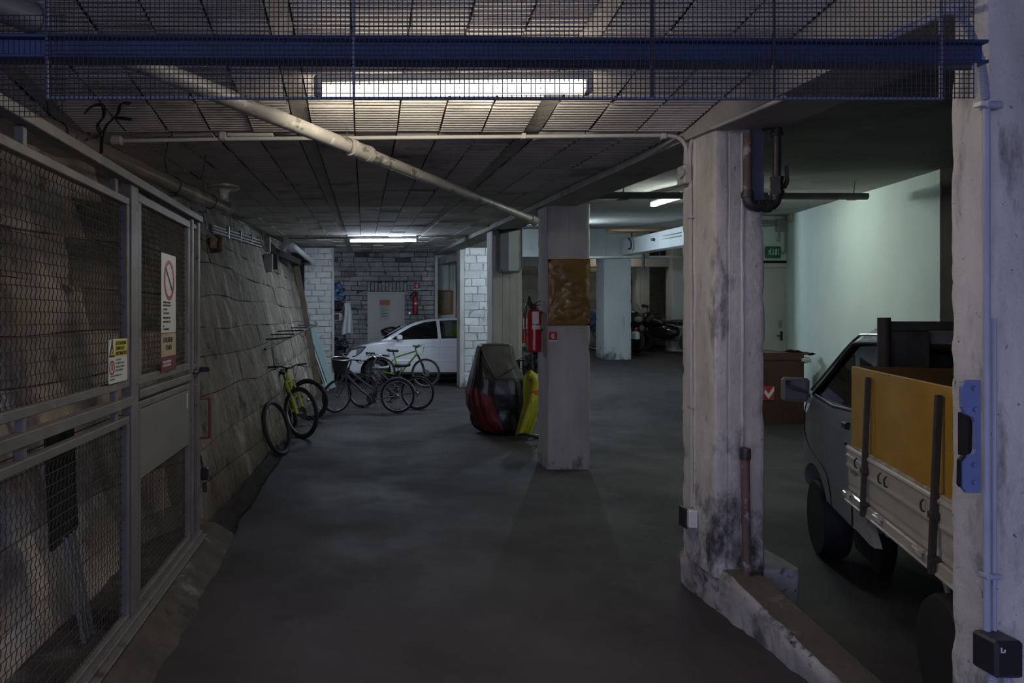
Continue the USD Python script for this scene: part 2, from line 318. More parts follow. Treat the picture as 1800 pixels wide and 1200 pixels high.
plain('bare_steel', (0.20, 0.18, 0.15), 0.5, 0.7)
surf('rust', (0.22, 0.125, 0.035), (0.12, 0.065, 0.025), 9, 0.85, 0.4, 40, 0.005, stain=(0.05, 0.03, 0.015), sscale=10)
plain('red_paint', (0.36, 0.012, 0.016), 0.3, 0, 0.5)
plain('red_handle', (0.15, 0.02, 0.02), 0.45)
plain('sign_red', (0.40, 0.022, 0.03), 0.55)
plain('sign_orange', (0.55, 0.13, 0.06), 0.6)
plain('sign_white', (0.62, 0.62, 0.60), 0.55)
plain('sign_yellow', (0.66, 0.55, 0.03), 0.5)
plain('sign_black', (0.025, 0.025, 0.025), 0.6)
plain('sign_grey', (0.22, 0.22, 0.22), 0.6)
plain('sign_maroon', (0.15, 0.02, 0.025), 0.6)
surf('sign_tan', (0.50, 0.40, 0.26), (0.42, 0.33, 0.21), 12, 0.8, 0.1, 60, 0.002)
plain('sign_green', (0.012, 0.15, 0.05), 0.5)
surf('brown_paper', (0.25, 0.15, 0.045), (0.17, 0.10, 0.03), 5, 0.5, 0.4, 9, 0.01, stain=(0.32, 0.215, 0.09), sscale=4, sth=(0.55, 0.66), stretch=(1, 1, 2.5), rough2=0.3)
plain('tape_brown', (0.20, 0.105, 0.02), 0.22)
surf('wood_board', (0.34, 0.155, 0.035), (0.26, 0.115, 0.025), 7, 0.6, 0.2, 30, 0.003, stretch=(1, 1, 4))
surf('plank_brown', (0.15, 0.115, 0.075), (0.075, 0.055, 0.038), 6, 0.85, 0.4, 30, 0.004, stretch=(3, 3, 0.5))
plain('panel_teal', (0.30, 0.43, 0.43), 0.45)
surf('door_paint', (0.58, 0.58, 0.55), (0.53, 0.53, 0.50), 1.5, 0.5, 0.05, 20)
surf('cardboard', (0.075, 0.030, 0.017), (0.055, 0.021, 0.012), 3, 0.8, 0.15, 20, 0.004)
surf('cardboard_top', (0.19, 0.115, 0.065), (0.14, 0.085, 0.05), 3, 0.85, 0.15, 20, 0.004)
surf('car_white', (0.80, 0.81, 0.86), (0.77, 0.78, 0.83), 2, 0.28, 0, coat=0.9)
surf('truck_white', (0.34, 0.33, 0.31), (0.27, 0.265, 0.245), 3, 0.38, 0.08, 20, 0.003, stain=(0.25, 0.23, 0.20), sscale=5, sth=(0.62, 0.72), coat=0.3)
surf('bed_white', (0.52, 0.49, 0.41), (0.43, 0.40, 0.33), 4, 0.4, 0.1, 20, 0.003, stain=(0.26, 0.19, 0.11), sscale=9, sth=(0.64, 0.72), coat=0.2)
surf('board_yellow', (0.46, 0.26, 0.016), (0.36, 0.195, 0.012), 3, 0.45, 0.12, 20, 0.003, stain=(0.42, 0.25, 0.05), sscale=3, sth=(0.56, 0.68), stretch=(1, 1, 2.2))
surf('board_brown', (0.16, 0.085, 0.025), (0.11, 0.055, 0.018), 4, 0.75, 0.2, 25, 0.004)
surf('stake_dark', (0.05, 0.042, 0.032), (0.03, 0.026, 0.02), 12, 0.7, 0.3, 50, 0.003)
surf('wood_worn', (0.30, 0.20, 0.11), (0.50, 0.47, 0.41), 14, 0.85, 0.3, 40, 0.004)
plain('underbody', (0.006, 0.006, 0.006), 0.9)
plain('interior_dark', (0.07, 0.07, 0.072), 0.8)
plain('black_paint', (0.012, 0.012, 0.014), 0.2, 0, 0.8)
plain('lamp_clear', (0.32, 0.33, 0.34), 0.1, 0.3)
plain('lamp_red', (0.35, 0.01, 0.01), 0.2)
plain('lamp_orange', (0.9, 0.12, 0.02), 0.25)
pane('glass_car', (0.66, 0.70, 0.70), 1.6)
pane('glass_truck', (0.86, 0.90, 0.90), 1.6)
surf('frame_purple', (0.13, 0.105, 0.14), (0.11, 0.088, 0.12), 5, 0.35, 0, coat=0.4)
surf('frame_violet', (0.115, 0.07, 0.15), (0.10, 0.06, 0.13), 5, 0.35, 0, coat=0.4)
plain('frame_green', (0.16, 0.36, 0.035), 0.35, 0, 0.4)
plain('frame_lime', (0.50, 0.52, 0.04), 0.35, 0, 0.4)
plain('saddle_black', (0.02, 0.02, 0.02), 0.6)
plain('saddle_grey', (0.32, 0.32, 0.33), 0.45)
plain('basket_dark', (0.03, 0.032, 0.035), 0.6)
surf('cover_black', (0.016, 0.016, 0.018), (0.011, 0.011, 0.012), 4, 0.30, 0.3, 6, 0.02)
surf('cover_olive', (0.062, 0.058, 0.044), (0.05, 0.046, 0.035), 4, 0.5, 0.25, 7, 0.02)
surf('cover_red', (0.13, 0.012, 0.014), (0.09, 0.008, 0.01), 4, 0.45, 0.3, 6, 0.02)
surf('raincoat_yellow', (0.42, 0.40, 0.03), (0.34, 0.32, 0.022), 5, 0.5, 0.4, 9, 0.02)
surf('vest_yellow', (0.52, 0.62, 0.03), (0.45, 0.54, 0.025), 5, 0.7, 0.2, 20)
surf('bag_blue', (0.05, 0.12, 0.30), (0.10, 0.17, 0.24), 12, 0.35, 0.5, 14, 0.02, stain=(0.02, 0.025, 0.035), sscale=9, sth=(0.5, 0.55))
surf('cloth_blue', (0.03, 0.06, 0.13), (0.02, 0.04, 0.09), 6, 0.8, 0.4, 14, 0.02)
surf('cloth_dark', (0.025, 0.024, 0.024), (0.06, 0.055, 0.05), 9, 0.9, 0.5, 14, 0.02)
surf('cloth_white', (0.55, 0.57, 0.58), (0.46, 0.48, 0.49), 5, 0.85, 0.4, 12, 0.02)
surf('soil', (0.018, 0.016, 0.013), (0.035, 0.03, 0.024), 12, 1.0, 0.8, 40, 0.02)
glow('tube_warm', (1.0, 0.90, 0.74), TUBE_1)
glow('tube_cool', (0.68, 0.81, 1.0), TUBE_2)
glow('tube_green', (0.90, 1.0, 0.92), TUBE_3)
glow('tube_far', (0.70, 0.87, 1.0), TUBE_4)
glow('tube_peach', (1.0, 0.82, 0.62), TUBE_5)
# ------------------------------------------------------------------ floor
def floor_pt(u, v):
    z = zfloor(u, v) + 0.004 * fbm(np.stack([u, v, 0 * u], -1), 0.8, 3)
    return np.stack([u, v, z], -1)
struct('floor', grid(floor_pt, np.linspace(-2.4, 12, 73), np.linspace(-7, 21, 141)), 'floor_concrete', 'dark worn concrete driveway floor of the garage', True)

# ------------------------------------------------------------------ walls of stone
def stone_wall(name, label, point, u0, u1, v0, v1, rows, lens, mat, joint, seed, mat_at=None, wob=0.05, proud=0.012, amp=0.018, nu=7, nv=5):
    """point(u, v, d) is the wall surface pushed out by d. The backing is the wall, every stone a piece on it."""
    rng = np.random.default_rng(seed)
    back = grid(lambda u, v: point(u, v, 0 * u - 0.045), np.linspace(u0, u1, max(2, int((u1 - u0) / 0.3))), np.linspace(v0, v1, 16))
    w = struct(name, back, joint, label, True)
    hs = rng.uniform(0.8, 1.2, rows); edges = v0 + np.concatenate([[0], np.cumsum(hs) / hs.sum()]) * (v1 - v0)
    bound = lambda r, u: edges[r] + (0 if r in (0, rows) else wob) * (meshkit.noise(np.stack([u * 1.1 + 50, 0 * u + 3.7 * r, 0 * u], -1), seed) - 0.5) * 2
    n = 0
    for r in range(rows):
        u = u0 - rng.uniform(0, lens[0])
        while u < u1 - 0.05:
            L = rng.uniform(*lens); a, b = max(u, u0), min(u + L, u1); u += L
            if b - a < 0.08: continue
            g = 0.003
            U = np.linspace(0, 1, nu); V = np.linspace(0, 1, nv)
            sl = rng.uniform(-0.03, 0.03, 2); lift = rng.uniform(0, proud * 1.6)
            def f(s, t):
                ss, tt = np.clip(s, 0, 1), np.clip(t, 0, 1)
                uu = a + g + sl[0] * (tt - 0.5) * (a > u0) + ss * (b - a - 2 * g)
                lo, hi = bound(r, uu) + g, bound(r + 1, uu) - g
                vv = lo + tt * (hi - lo)
                edge = np.minimum(np.minimum(ss * (b - a), (1 - ss) * (b - a)), np.minimum(tt, 1 - tt) * (hi - lo))
                d = lift + amp * fbm(np.stack([uu, vv, 0 * uu + r], -1), 3.0, 4, seed) - 0.012 * np.clip(1 - edge / 0.03, 0, 1) ** 2
                d = np.where((s < 0) | (s > 1) | (t < 0) | (t > 1), -0.06, d)
                return point(uu, vv, d)
            m = grid(f, np.concatenate([[-0.01], U, [1.01]]), np.concatenate([[-0.01], V, [1.01]]))
            obj('stone', m, mat_at(0.5 * (a + b), edges[r]) if mat_at else mat, w, 45); n += 1
    return w
def left_pt(u, v, d):
    x = wall_base(u) - 0.25 * v + d * 0.97
    return np.stack([x, u + 0 * v, v + d * 0.24], -1)
stone_wall('wall_left', 'rough leaning wall of large whitewashed stone blocks along the driveway', left_pt, 0.9, 16.2, 0.0, 3.35, 11, (0.5, 1.3), 'stone', 'joint_dark', 3,
           mat_at=lambda u, v: 'stone_brown' if u < 4.7 else 'stone', wob=0.045, amp=0.03, proud=0.008, nu=9, nv=6)
far_pt = lambda u, v, d: np.stack([u, 19.2 - d, v + 0.3], -1)
stone_wall('wall_far', 'far wall of beige rubble stone behind the parked motorcycles', far_pt, 3.0, 9.6, 0.0, 3.6, 9, (0.5, 1.3), 'stone_far', 'joint_dark', 5, amp=0.05, proud=0.03, wob=0.09, nu=6, nv=4)

# ------------------------------------------------------------------ ceiling of ribbed clay blocks
xs = np.linspace(-2.2, 2.0, 15)
struct('ceiling', grid(lambda u, v: np.stack([u, v, zceil(v) + 0.035], -1), np.array([-2.4, 0, 2.2]), np.array([2.2, 3.0, 4.0, 4.02, 10, 20.0])), 'ceiling_dark', 'dark ceiling slab above the ribbed clay blocks', False)
CEIL = '/World/ceiling'
def slope_frame(x, y):
    s = -0.13 if y < 3.99 else 0.047
    return s
def block(x0, x1, y0, y1, ribs, dz=0.0):
    g = 0.004
    yy = np.linspace(y0 + g, y1 - g, 3 * ribs + 1) if ribs else np.array([y0 + g, y1 - g])
    low = np.zeros(len(yy))
    if ribs: low[0::3] = 0.013
    zb = zceil(yy) + low + dz
    px = np.concatenate([[yy[0]], yy, [yy[-1]]]); pz = np.concatenate([[zceil(yy[0]) + 0.034], zb, [zceil(yy[-1]) + 0.034]])
    n = len(px)
    v = np.vstack([np.column_stack([np.full(n, x0 + g), px, pz]), np.column_stack([np.full(n, x1 - g), px, pz])])
    f = []
    for i in range(n - 1): f += [(i, i + n, i + 1), (i + 1, i + n, i + n + 1)]
    f += [(0, i + 1, i) if False else (0, i, i + 1) for i in range(1, n - 1)]
    f += [(n, n + i + 1, n + i) for i in range(1, n - 1)]
    return trimesh.Trimesh(v, np.array(f), process=False)
cols = []
for a, b, k in ((-2.30, -1.73, 2), (-1.63, -0.40, 5), (-0.30, 0.93, 5), (1.03, 1.86, 3)):
    e = np.linspace(a, b, k + 1)
    cols += [(e[i], e[i + 1]) for i in range(k)]
rngc = np.random.default_rng(11)
near_rows = np.linspace(2.25, 3.985, 6)
far_rows = np.arange(4.02, 18.9, 0.62)
rest = []
for (x0, x1) in cols:
    for i in range(len(near_rows) - 1):
        obj('ceiling_block', block(x0, x1, near_rows[i], near_rows[i + 1], 11, rngc.uniform(-0.006, 0.006)), 'block_clay', CEIL, 20)
    for i in range(len(far_rows) - 1):
        y0, y1 = far_rows[i], far_rows[i + 1]
        if i == 4 and 0.1 < x0 < 1.3: y0 += 0.10 * (0.5 + rngc.random())      # broken away: the dark slots in the ceiling
        if i == 3 and -0.2 < x0 < 0.6: y1 -= 0.07 * (0.5 + rngc.random())
        m = block(x0, x1, y0, y1, 0 if i > 5 else 6, rngc.uniform(-0.007, 0.007))
        if i < 10: obj('ceiling_block', m, 'block_clay', CEIL, 20)
        else: rest.append(m)
obj('far_ceiling_blocks', cat_(rest), 'block_clay', CEIL, 20, kind='stuff')
for xm in (-1.68, -0.35, 0.98):
    v = np.concatenate([np.linspace(2.25, 3.98, 30), np.linspace(4.02, 18.9, 60)])
    obj('mortar_strip', grid(lambda u, v: np.stack([u, v, zceil(v) + 0.008 + 0.006 * fbm(np.stack([u, v, 0 * u], -1), 9, 3)], -1), np.linspace(xm + 0.047, xm - 0.047, 4), v), 'mortar_strip', CEIL, True)
# plaster over the pipe's side of the ceiling, at the left wall
def cove(u, v): return np.stack([-2.25 + 0.42 * u + 0.04 * fbm(np.stack([u, v, 0 * u], -1), 2.5, 4), v, zceil(v) - 0.004 - 0.05 * (1 - u) ** 2 + 0.012 * fbm(np.stack([u, v, 0 * u], -1), 5, 3)], -1)
struct('ceiling_edge', grid(cove, np.linspace(1, 0, 7), np.linspace(2.25, 15.9, 90)), 'mortar_strip', 'rough plaster strip where ceiling meets the leaning stone wall', True)

# ------------------------------------------------------------------ longitudinal beam over the pillars and ceilings of the right bay
def beam_pt(yy, x0, x1, zb, zt):
    v, f = [], []
    for y, b, t in zip(yy, zb, zt): v += [(x0, y, t), (x0, y, b), (x1, y, b), (x1, y, t)]
    for i in range(len(yy) - 1):
        for k in range(4):
            a, b2 = 4 * i + k, 4 * i + (k + 1) % 4
            f += [(a, b2, a + 4), (b2, b2 + 4, a + 4)]
    n = len(v)
    f += [(0, 2, 1), (0, 3, 2), (n - 4, n - 3, n - 2), (n - 4, n - 2, n - 1)]
    return trimesh.Trimesh(np.array(v, float), np.array(f), process=False)
yb = np.array([2.2, 3.68, 4.0, 6, 8, 10, 12, 14, 15.6, 18.3])
zb = np.interp(yb, [2.2, 3.9, 4.02, 15.6, 18.3], [2.58, 2.62, 2.635, 3.15, 3.27])
struct('beam', beam_pt(yb, 1.87, 2.24, zb, zb * 0 + 3.6), 'beam_concrete', 'long concrete ceiling beam resting on the row of pillars')
zplast = lambda y: 2.9 + 0.08 * np.maximum(0, np.asarray(y) - 6)
struct('ceiling_right', grid(lambda u, v: np.stack([u, v, zplast(v) + 0.012 * fbm(np.stack([u, v, 0 * u], -1), 1.2, 3)], -1), np.linspace(2.1, 12, 34), np.linspace(1.7, 21, 60)), 'ceiling_plaster', 'dark plaster ceiling over the truck bay', True)

# ------------------------------------------------------------------ pillars
def column(x0, x1, y0, y1, z0, z1, amp=0.006, chip=0.02, grooves=(), step=0.035, seed=0, cham=0.012):
    """A cast concrete pillar: wandering faces, chipped edges, formwork seams. grooves: (face 'f'/'l'/'r', position 0..1, depth)."""
    c = cham
    ring, nrm = [], []
    corners = [(x0, y0), (x1, y0), (x1, y1), (x0, y1)]
    normals = [(0, -1), (1, 0), (0, 1), (-1, 0)]
    tags = []
    for k in range(4):
        a, b = np.array(corners[k], float), np.array(corners[(k + 1) % 4], float)
        L = np.linalg.norm(b - a); d = (b - a) / L
        n = max(2, int((L - 2 * c) / step))
        ts = set(np.linspace(c, L - c, n + 1).round(5))
        for face, pos, dep in grooves:
            if face == 'frbl'[k]:
                for o in (-0.009, -0.004, 0.004, 0.009): ts.add(round(pos * L + o, 5))
        for t in sorted(ts):
            ring.append(a + d * t); nrm.append(normals[k])
            gd = 0.0
            for face, pos, dep in grooves:
                if face == 'frbl'[k] and abs(t - pos * L) < 0.006: gd = dep
            tags.append((gd, min(t, L - t)))
    ring, nrm = np.array(ring), np.array(nrm, float)
    gd, ed = np.array([t[0] for t in tags]), np.array([t[1] for t in tags])
    zs = np.linspace(z0, z1, max(3, int((z1 - z0) / step) + 1))
    n = len(ring)
    P = np.zeros((len(zs), n, 3)); P[..., :2] = ring[None]; P[..., 2] = zs[:, None]
    q = P + np.array([seed * 5.1, 0, 0])
    d = amp * fbm(q, 4.0, 4, seed) - gd[None] - chip * np.clip(1 - ed / 0.04, 0, 1)[None] * np.clip(fbm(q, 7.0, 3, seed + 9), 0, 1)
    P[..., 0] += nrm[None, :, 0] * d; P[..., 1] += nrm[None, :, 1] * d
    v = P.reshape(-1, 3)
    i, j = np.meshgrid(np.arange(len(zs) - 1), np.arange(n), indexing='ij')
    qd = np.stack([i * n + j, i * n + (j + 1) % n, (i + 1) * n + (j + 1) % n, (i + 1) * n + j], -1).reshape(-1, 4)
    c0 = len(v); v = np.vstack([v, [(x0 + x1) / 2, (y0 + y1) / 2, z0], [(x0 + x1) / 2, (y0 + y1) / 2, z1]])
    k = np.arange(n); k2 = (k + 1) % n; t0 = (len(zs) - 1) * n
    f = np.vstack([qd[:, [0, 1, 2]], qd[:, [0, 2, 3]], np.stack([np.full(n, c0), k2, k], 1), np.stack([np.full(n, c0 + 1), t0 + k, t0 + k2], 1)])
    return trimesh.Trimesh(v, f, process=False)
struct('pillar', column(1.902, 2.174, 3.70, 4.085, 0.19, 2.66, 0.007, 0.03, [('f', 0.27, 0.006), ('f', 0.55, -0.005), ('l', 0.42, 0.003)], 0.022, 1), 'pillar_white', 'near whitewashed pillar with mould stains, standing on the low kerb', 40)
struct('pillar', column(1.93, 2.38, 7.19, 7.59, 0.0, 2.80, 0.005, 0.02, [('f', 0.5, 0.003), ('f', 0.05, 0.004)], 0.03, 2), 'pillar_plain', 'middle whitewashed pillar with brown packing paper taped to it', 40)
struct('pillar', column(1.95, 2.41, 10.4, 10.85, 0.0, 3.0, 0.004, 0.015, [('f', 0.33, 0.005), ('f', 0.57, 0.005), ('f', 0.8, 0.004)], 0.04, 3), 'pillar_plain', 'board-marked whitewashed pillar behind the covered scooter', 40)
struct('pillar', column(5.77, 6.42, 16.4, 17.0, 0.4, 3.62, 0.006, 0.05, [('f', 0.07, 0.01)], 0.06, 4), 'pillar_far', 'broad pale pillar with ragged foot, left of the motorcycles', 40)
struct('pillar', column(7.30, 7.66, 18.3, 18.6, 0.6, 3.9, 0.005, 0.02, [('f', 0.3, 0.01)], 0.07, 5), 'pillar_far', 'slim pale pillar against the far stone wall behind the motorcycles', 40)
struct('pillar', column(8.08, 8.5, 17.9, 18.3, 0.6, 3.9, 0.005, 0.02, [], 0.07, 6), 'pillar_far', 'far pale pillar half hidden behind the near pillar', 40)
struct('pillar', column(1.928, 2.42, 2.107, 2.25, 0.0, 3.3, 0.006, 0.035, [], 0.022, 7), 'pillar_white', 'entrance pillar with blue hinge plate, nearest to the viewer', 40)

# ------------------------------------------------------------------ brick walls
def brick_wall(name, label, o, ux, width, z0, z1, rowh, blen, thick_, mat, holes=(), seed=0, joint='joint_grey', skip=0.0, jitter=0.004, soldier=None, returns=None):
    """Bricks one by one along ux from o (the face), backed by the wall body. holes: (u0, u1, v0, v1)."""
    rng = np.random.default_rng(seed)
    ux = np.array([ux[0], ux[1], 0.0]); n = np.array([ux[1], -ux[0], 0.0])          # n: out of the wall, to the viewer
    M = np.eye(4); M[:3, 0], M[:3, 1], M[:3, 2], M[:3, 3] = ux, -n, (0, 0, 1), o
    body = Polygon([(0, z0), (width, z0), (width, z1), (0, z1)])
    for h in holes: body = body.difference(sbox(h[0], h[2], h[1], h[3]))
    m = prism(body, thick_ - 0.012); m.apply_transform(np.array([[1, 0, 0, 0], [0, 0, 1, 0.012], [0, 1, 0, 0], [0, 0, 0, 1.0]])); m.invert(); m.apply_transform(M)
    w = struct(name, m, joint, label, False)
    rows = int(round((z1 - z0) / rowh)); rh = (z1 - z0) / rows
    for r in range(rows):
        u = -blen * (0.5 if r % 2 else 0.0) - rng.uniform(0, 0.08)
        while u < width - 0.02:
            L = blen * rng.uniform(0.85, 1.12); a, b = max(0, u), min(width, u + L); u += L
            spans = [(a, b)]
            for h in holes:
                if h[2] < z0 + (r + 0.6) * rh and h[3] > z0 + (r + 0.4) * rh:
                    ns = []
                    for s0, s1 in spans:
                        if s1 <= h[0] or s0 >= h[1]: ns.append((s0, s1))
                        else:
                            if s0 < h[0]: ns.append((s0, h[0]))
                            if s1 > h[1]: ns.append((h[1], s1))
                    spans = ns
            for s0, s1 in spans:
                if s1 - s0 < 0.05 or rng.random() < skip: continue
                g = rng.uniform(0.004, 0.011); d = rng.uniform(-jitter, jitter)
                bk = box((s0 + g, d, z0 + r * rh + g + rng.uniform(-0.002, 0.002)), (s1 - g, 0.06, z0 + (r + 1) * rh - g), 0.008)
                bk.vertices += rng.normal(0, 0.0032, bk.vertices.shape)
                if rng.random() < 0.10:
                    kk = rng.choice([0, 1]); sel = np.abs(bk.vertices[:, 0] - (s0, s1)[kk]) < 0.03; sel &= (bk.vertices[:, 2] > z0 + (r + 0.5) * rh) == (rng.random() < 0.5)
                    bk.vertices[sel] += np.array([0.02 * (1 - 2 * kk), 0.015, 0])
                bk.apply_transform(M); obj('brick', bk, mat, w, False)
    if soldier:
        s0, s1, v0, v1, k = soldier
        e = np.linspace(s0, s1, k + 1)
        for i in range(k):
            bk = box((e[i] + 0.007, -0.008 + rng.uniform(-0.006, 0.006), v0 + rng.uniform(0, 0.015)), (e[i + 1] - 0.007, 0.06, v1 + rng.uniform(-0.02, 0.02)), 0.01); bk.apply_transform(M); obj('brick', bk, mat, w, False)
    return w
BW = 18.4
brick_wall('wall_back', 'worn whitewashed brick back wall with a grey metal door', (-1.5, BW, 0), (1, 0), 3.46, 0, 3.36, 0.13, 0.40, 0.2, 'brick_worn',
           holes=((1.62, 2.56, 0, 2.29), (1.58, 2.66, 2.30, 2.55)), seed=21, skip=0.025, jitter=0.008, soldier=(1.58, 2.66, 2.31, 2.55, 11))
brick_wall('pilaster', 'whitewashed brick pier beside the leaning boards', (-1.37, 15.6, 0), (1, 0), 0.65, 0, 3.2, 0.138, 0.33, 0.5, 'brick_white', seed=22, joint='brick_worn')
brick_wall('pilaster', 'whitewashed brick pier in front of the rear of the white car', (2.29, 15.6, 0), (1, 0), 0.57, 0, 3.2, 0.178, 0.34, 0.5, 'brick_white', seed=23, joint='brick_worn')
struct('trim_1', box((2.185, 15.59, 0), (2.288, 16.1, 3.2), 0.01), 'pillar_plain', 'smooth plastered edge of the right brick pier')
struct('trim_2', box((-0.735, 15.585, 0), (-0.70, 16.1, 3.2), 0.006), 'pillar_plain', 'smooth plastered edge of the left brick pier')
struct('trim_3', box((1.90, BW - 0.06, 0), (1.98, BW + 0.2, 3.4), 0.01), 'pillar_plain', 'plain corner strip at the right end of the brick back wall')
struct('trim_4', box((2.10, 15.75, 3.21), (2.9, 16.1, 3.6)), 'plaster_dark', 'dark lintel above the right brick pier')
struct('wall_recess', box((1.4, 20.0, 0), (4.2, 20.2, 3.9)), 'plaster_white', 'white wall seen past the back wall above the car')
struct('trim_5', cat_([bar((1.98, 19.0, 3.13), (2.95, 18.2, 3.30), 0.10, 0.17)]), 'beam_concrete', 'short concrete beam over the gap beside the back wall')

# door in the back wall
d = struct('door_1', box((0.12 + 0.03, BW + 0.04, 0.01), (1.06 - 0.03, BW + 0.085, 2.25), 0.004), 'door_paint', 'grey metal door in the brick back wall behind the white car')
obj('door_frame', cat_([box((0.09, BW - 0.015, 0), (0.15, BW + 0.1, 2.29)), box((1.03, BW - 0.015, 0), (1.09, BW + 0.1, 2.29)), box((0.15, BW - 0.015, 2.245), (1.03, BW + 0.1, 2.30))]), 'door_paint', d)
obj('door_handle', cat_([box((0.94, BW - 0.02, 1.08), (0.985, BW + 0.04, 1.26)), bar((0.96, BW - 0.05, 1.17), (0.84, BW - 0.05, 1.17), 0.02, 0.02)]), 'plastic_black', d)

# ------------------------------------------------------------------ the right bay: white wall, exit wall, dark end wall
def wallseg(a, b, z0, z1, t):
    a, b = np.array(a, float), np.array(b, float)
    d = (b - a) / np.linalg.norm(b - a); n = np.array([-d[1], d[0]])
    P = [a, b, b + n * t, a + n * t]
    return prism(Polygon(P), z1 - z0).apply_translation((0, 0, z0))
struct('wall_right', wallseg((7.44, 12.05), (5.06, 6.0), 0, 3.9, 0.2), 'plaster_white', 'smooth white plaster wall behind the small truck')
struct('wall_exit', prism(Polygon([(6.1, 12.0), (6.66, 12.0), (6.66, 12.2), (6.1, 12.2)]), 4.0), 'plaster_white', 'narrow white wall beside the emergency exit door')
struct('wall_exit_head', box((6.66, 12.0, 2.56), (7.6, 12.2, 4.0)), 'plaster_white', 'white wall above the emergency exit door')
struct('wall_side', wallseg((9.3, 19.3), (6.1, 12.1), 0, 4.2, 0.2), 'plaster_white', 'side wall of the far bay')
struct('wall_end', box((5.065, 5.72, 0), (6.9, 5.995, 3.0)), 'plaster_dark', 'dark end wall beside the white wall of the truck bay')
struct('wall_bay', box((6.7, 1.6, 0), (6.9, 5.72, 3.1)), 'outer_wall', 'side wall of the truck bay')
struct('wall_front', cat_([box((2.42, 1.72, 0), (6.9, 1.86, 3.3)), box((2.30, 1.72, 0), (2.42, 2.13, 3.3))]), 'outer_wall', 'front wall beside the entrance pillar')
d = struct('door_2', box((6.76, 12.03, 0.24), (7.44, 12.07, 2.48), 0.004), 'door_paint', 'pale emergency exit door under the green exit sign')
obj('door_frame', cat_([box((6.66, 11.99, 0.2), (6.76, 12.12, 2.56)), box((7.4, 12.0, 0.2), (7.5, 12.12, 2.56)), box((6.70, 11.985, 2.48), (7.5, 12.12, 2.56))]), 'door_paint', d)
obj('lintel_strip', box((6.6, 11.97, 2.555), (7.44, 12.0, 2.60)), 'dark_metal', d)
obj('door_notice', box((7.30, 12.022, 1.42), (7.37, 12.03, 1.55), 0.001), 'plastic_grey', d)
obj('door_handle', cat_([box((7.33, 12.0, 1.20), (7.36, 12.03, 1.36)), bar((7.345, 11.985, 1.28), (7.25, 11.985, 1.28), 0.02, 0.02)]), 'plastic_black', d)
# far lit beams
a0, a1 = W(1104, 435, 16.2), W(1262, 405, 11.9)
struct('beam', bar(W(1104, 435, 16.3), W(1230, 411, 12.4), 0.3, 0.36, bev=0.01), 'pillar_far', 'pale concrete beam crossing the far bay above the motorcycles')
struct('beam', box((4.2, 18.1, 2.95), (9.2, 18.45, 3.22)), 'pillar_far', 'pale cross beam in front of the far stone wall')
struct('beam', box((3.4, 16.4, 3.06), (5.8, 16.8, 3.9)), 'pillar_far', 'deep cross beam left of the broad pale pillar')

# ------------------------------------------------------------------ shell that keeps the daylight out, and the street side
struct('wall_outer', cat_([box((-3.4, 0.9, 0), (-3.1, 21.2, 4.9)), box((-3.4, 20.6, 0), (12.2, 21.0, 4.9)), box((11.8, 1.6, 0), (12.2, 21, 4.9)), box((-3.4, 0.8, 0), (-1.55, 1.0, 4.9)), box((6.8, 1.6, 0), (12.2, 1.8, 4.9))]), 'outer_wall', 'outer walls of the building')
struct('roof', cat_([box((-3.4, 2.2, 4.7), (12.2, 21, 4.9)), box((-3.4, 2.0, 2.96), (2.45, 2.24, 4.9)), box((2.3, 1.6, 3.1), (12.2, 1.75, 4.9))]), 'outer_wall', 'upper building above the garage')
struct('canopy', box((-3.4, -1.2, 3.0), (12.2, 2.1, 3.2)), 'outer_wall', 'overhanging storey above the entrance')
struct('wall_opposite', box((3.2, -7, 0), (3.5, 1.6, 3.0)), 'outer_wall', 'yard wall to the right of the entrance')

# ------------------------------------------------------------------ kerbs
hk = lambda y: np.interp(y, [2.1, 2.8, 3.66, 4.2], [0.05, 0.095, 0.232, 0.215])
def kerb_fn(u, v):
    pr = [(1.935, -0.02), (1.93, 0.5), (1.925, 0.85), (1.95, 1.0), (2.04, 1.0), (2.115, 1.0), (2.13, 0.9), (2.135, -0.02)]
    k = u.astype(int); X = np.array([p[0] for p in pr])[k]; H = np.array([p[1] for p in pr])[k]
    p = np.stack([X, v, H * hk(v)], -1)
    n = fbm(p, 9, 4, 3)
    p[..., 0] += 0.022 * n * (H < 0.98) + 0.012 * fbm(p, 22, 3, 5) - np.interp(v, [2.1, 3.2, 4.2], [-0.02, -0.012, 0.02])
    p[..., 2] += 0.010 * fbm(p, 12, 3, 8) * (H > 0)
    return p
k_ = struct('kerb', grid(kerb_fn, np.arange(8), np.linspace(2.1, 4.12, 100)), 'kerb_white', 'low eroded concrete kerb running to the near pillar', 40)
ktop = grid(lambda u, v: kerb_fn(u, v) + np.array([0, 0, 0.004]), np.arange(3, 6), np.linspace(2.1, 3.72, 80)); obj('kerb_top', ktop, 'kerb_top', k_, True, label='bare brown concrete top')
struct('kerb_end', box((1.91, 4.09, 0.0), (2.14, 4.125, 0.215), 0.01), 'kerb_white', 'rear end of the low kerb')
struct('plinth', column(2.14, 2.37, 3.71, 4.06, 0.0, 0.232, 0.012, 0.03, [], 0.02, 12), 'plinth_white', 'small whitewashed concrete block at the foot of the near pillar', 40)
def lkerb(u, v):
    pr = [(-1.52, 0.10), (-1.30, 0.105), (-1.12, 0.10), (-1.05, 0.085), (-1.0, 0.045), (-0.955, 0.012), (-0.93, -0.015)]
    k = u.astype(int); X = np.array([p[0] for p in pr])[k]; H = np.array([p[1] for p in pr])[k]
    p = np.stack([X, v, H], -1)
    p[..., 0] += 0.045 * fbm(p, 3.0, 4, 2) * (X > -1.1) + 0.02 * (X > -1.0)
    p[..., 2] += 0.012 * fbm(p, 8, 4, 4) * (H > 0.01)
    return p
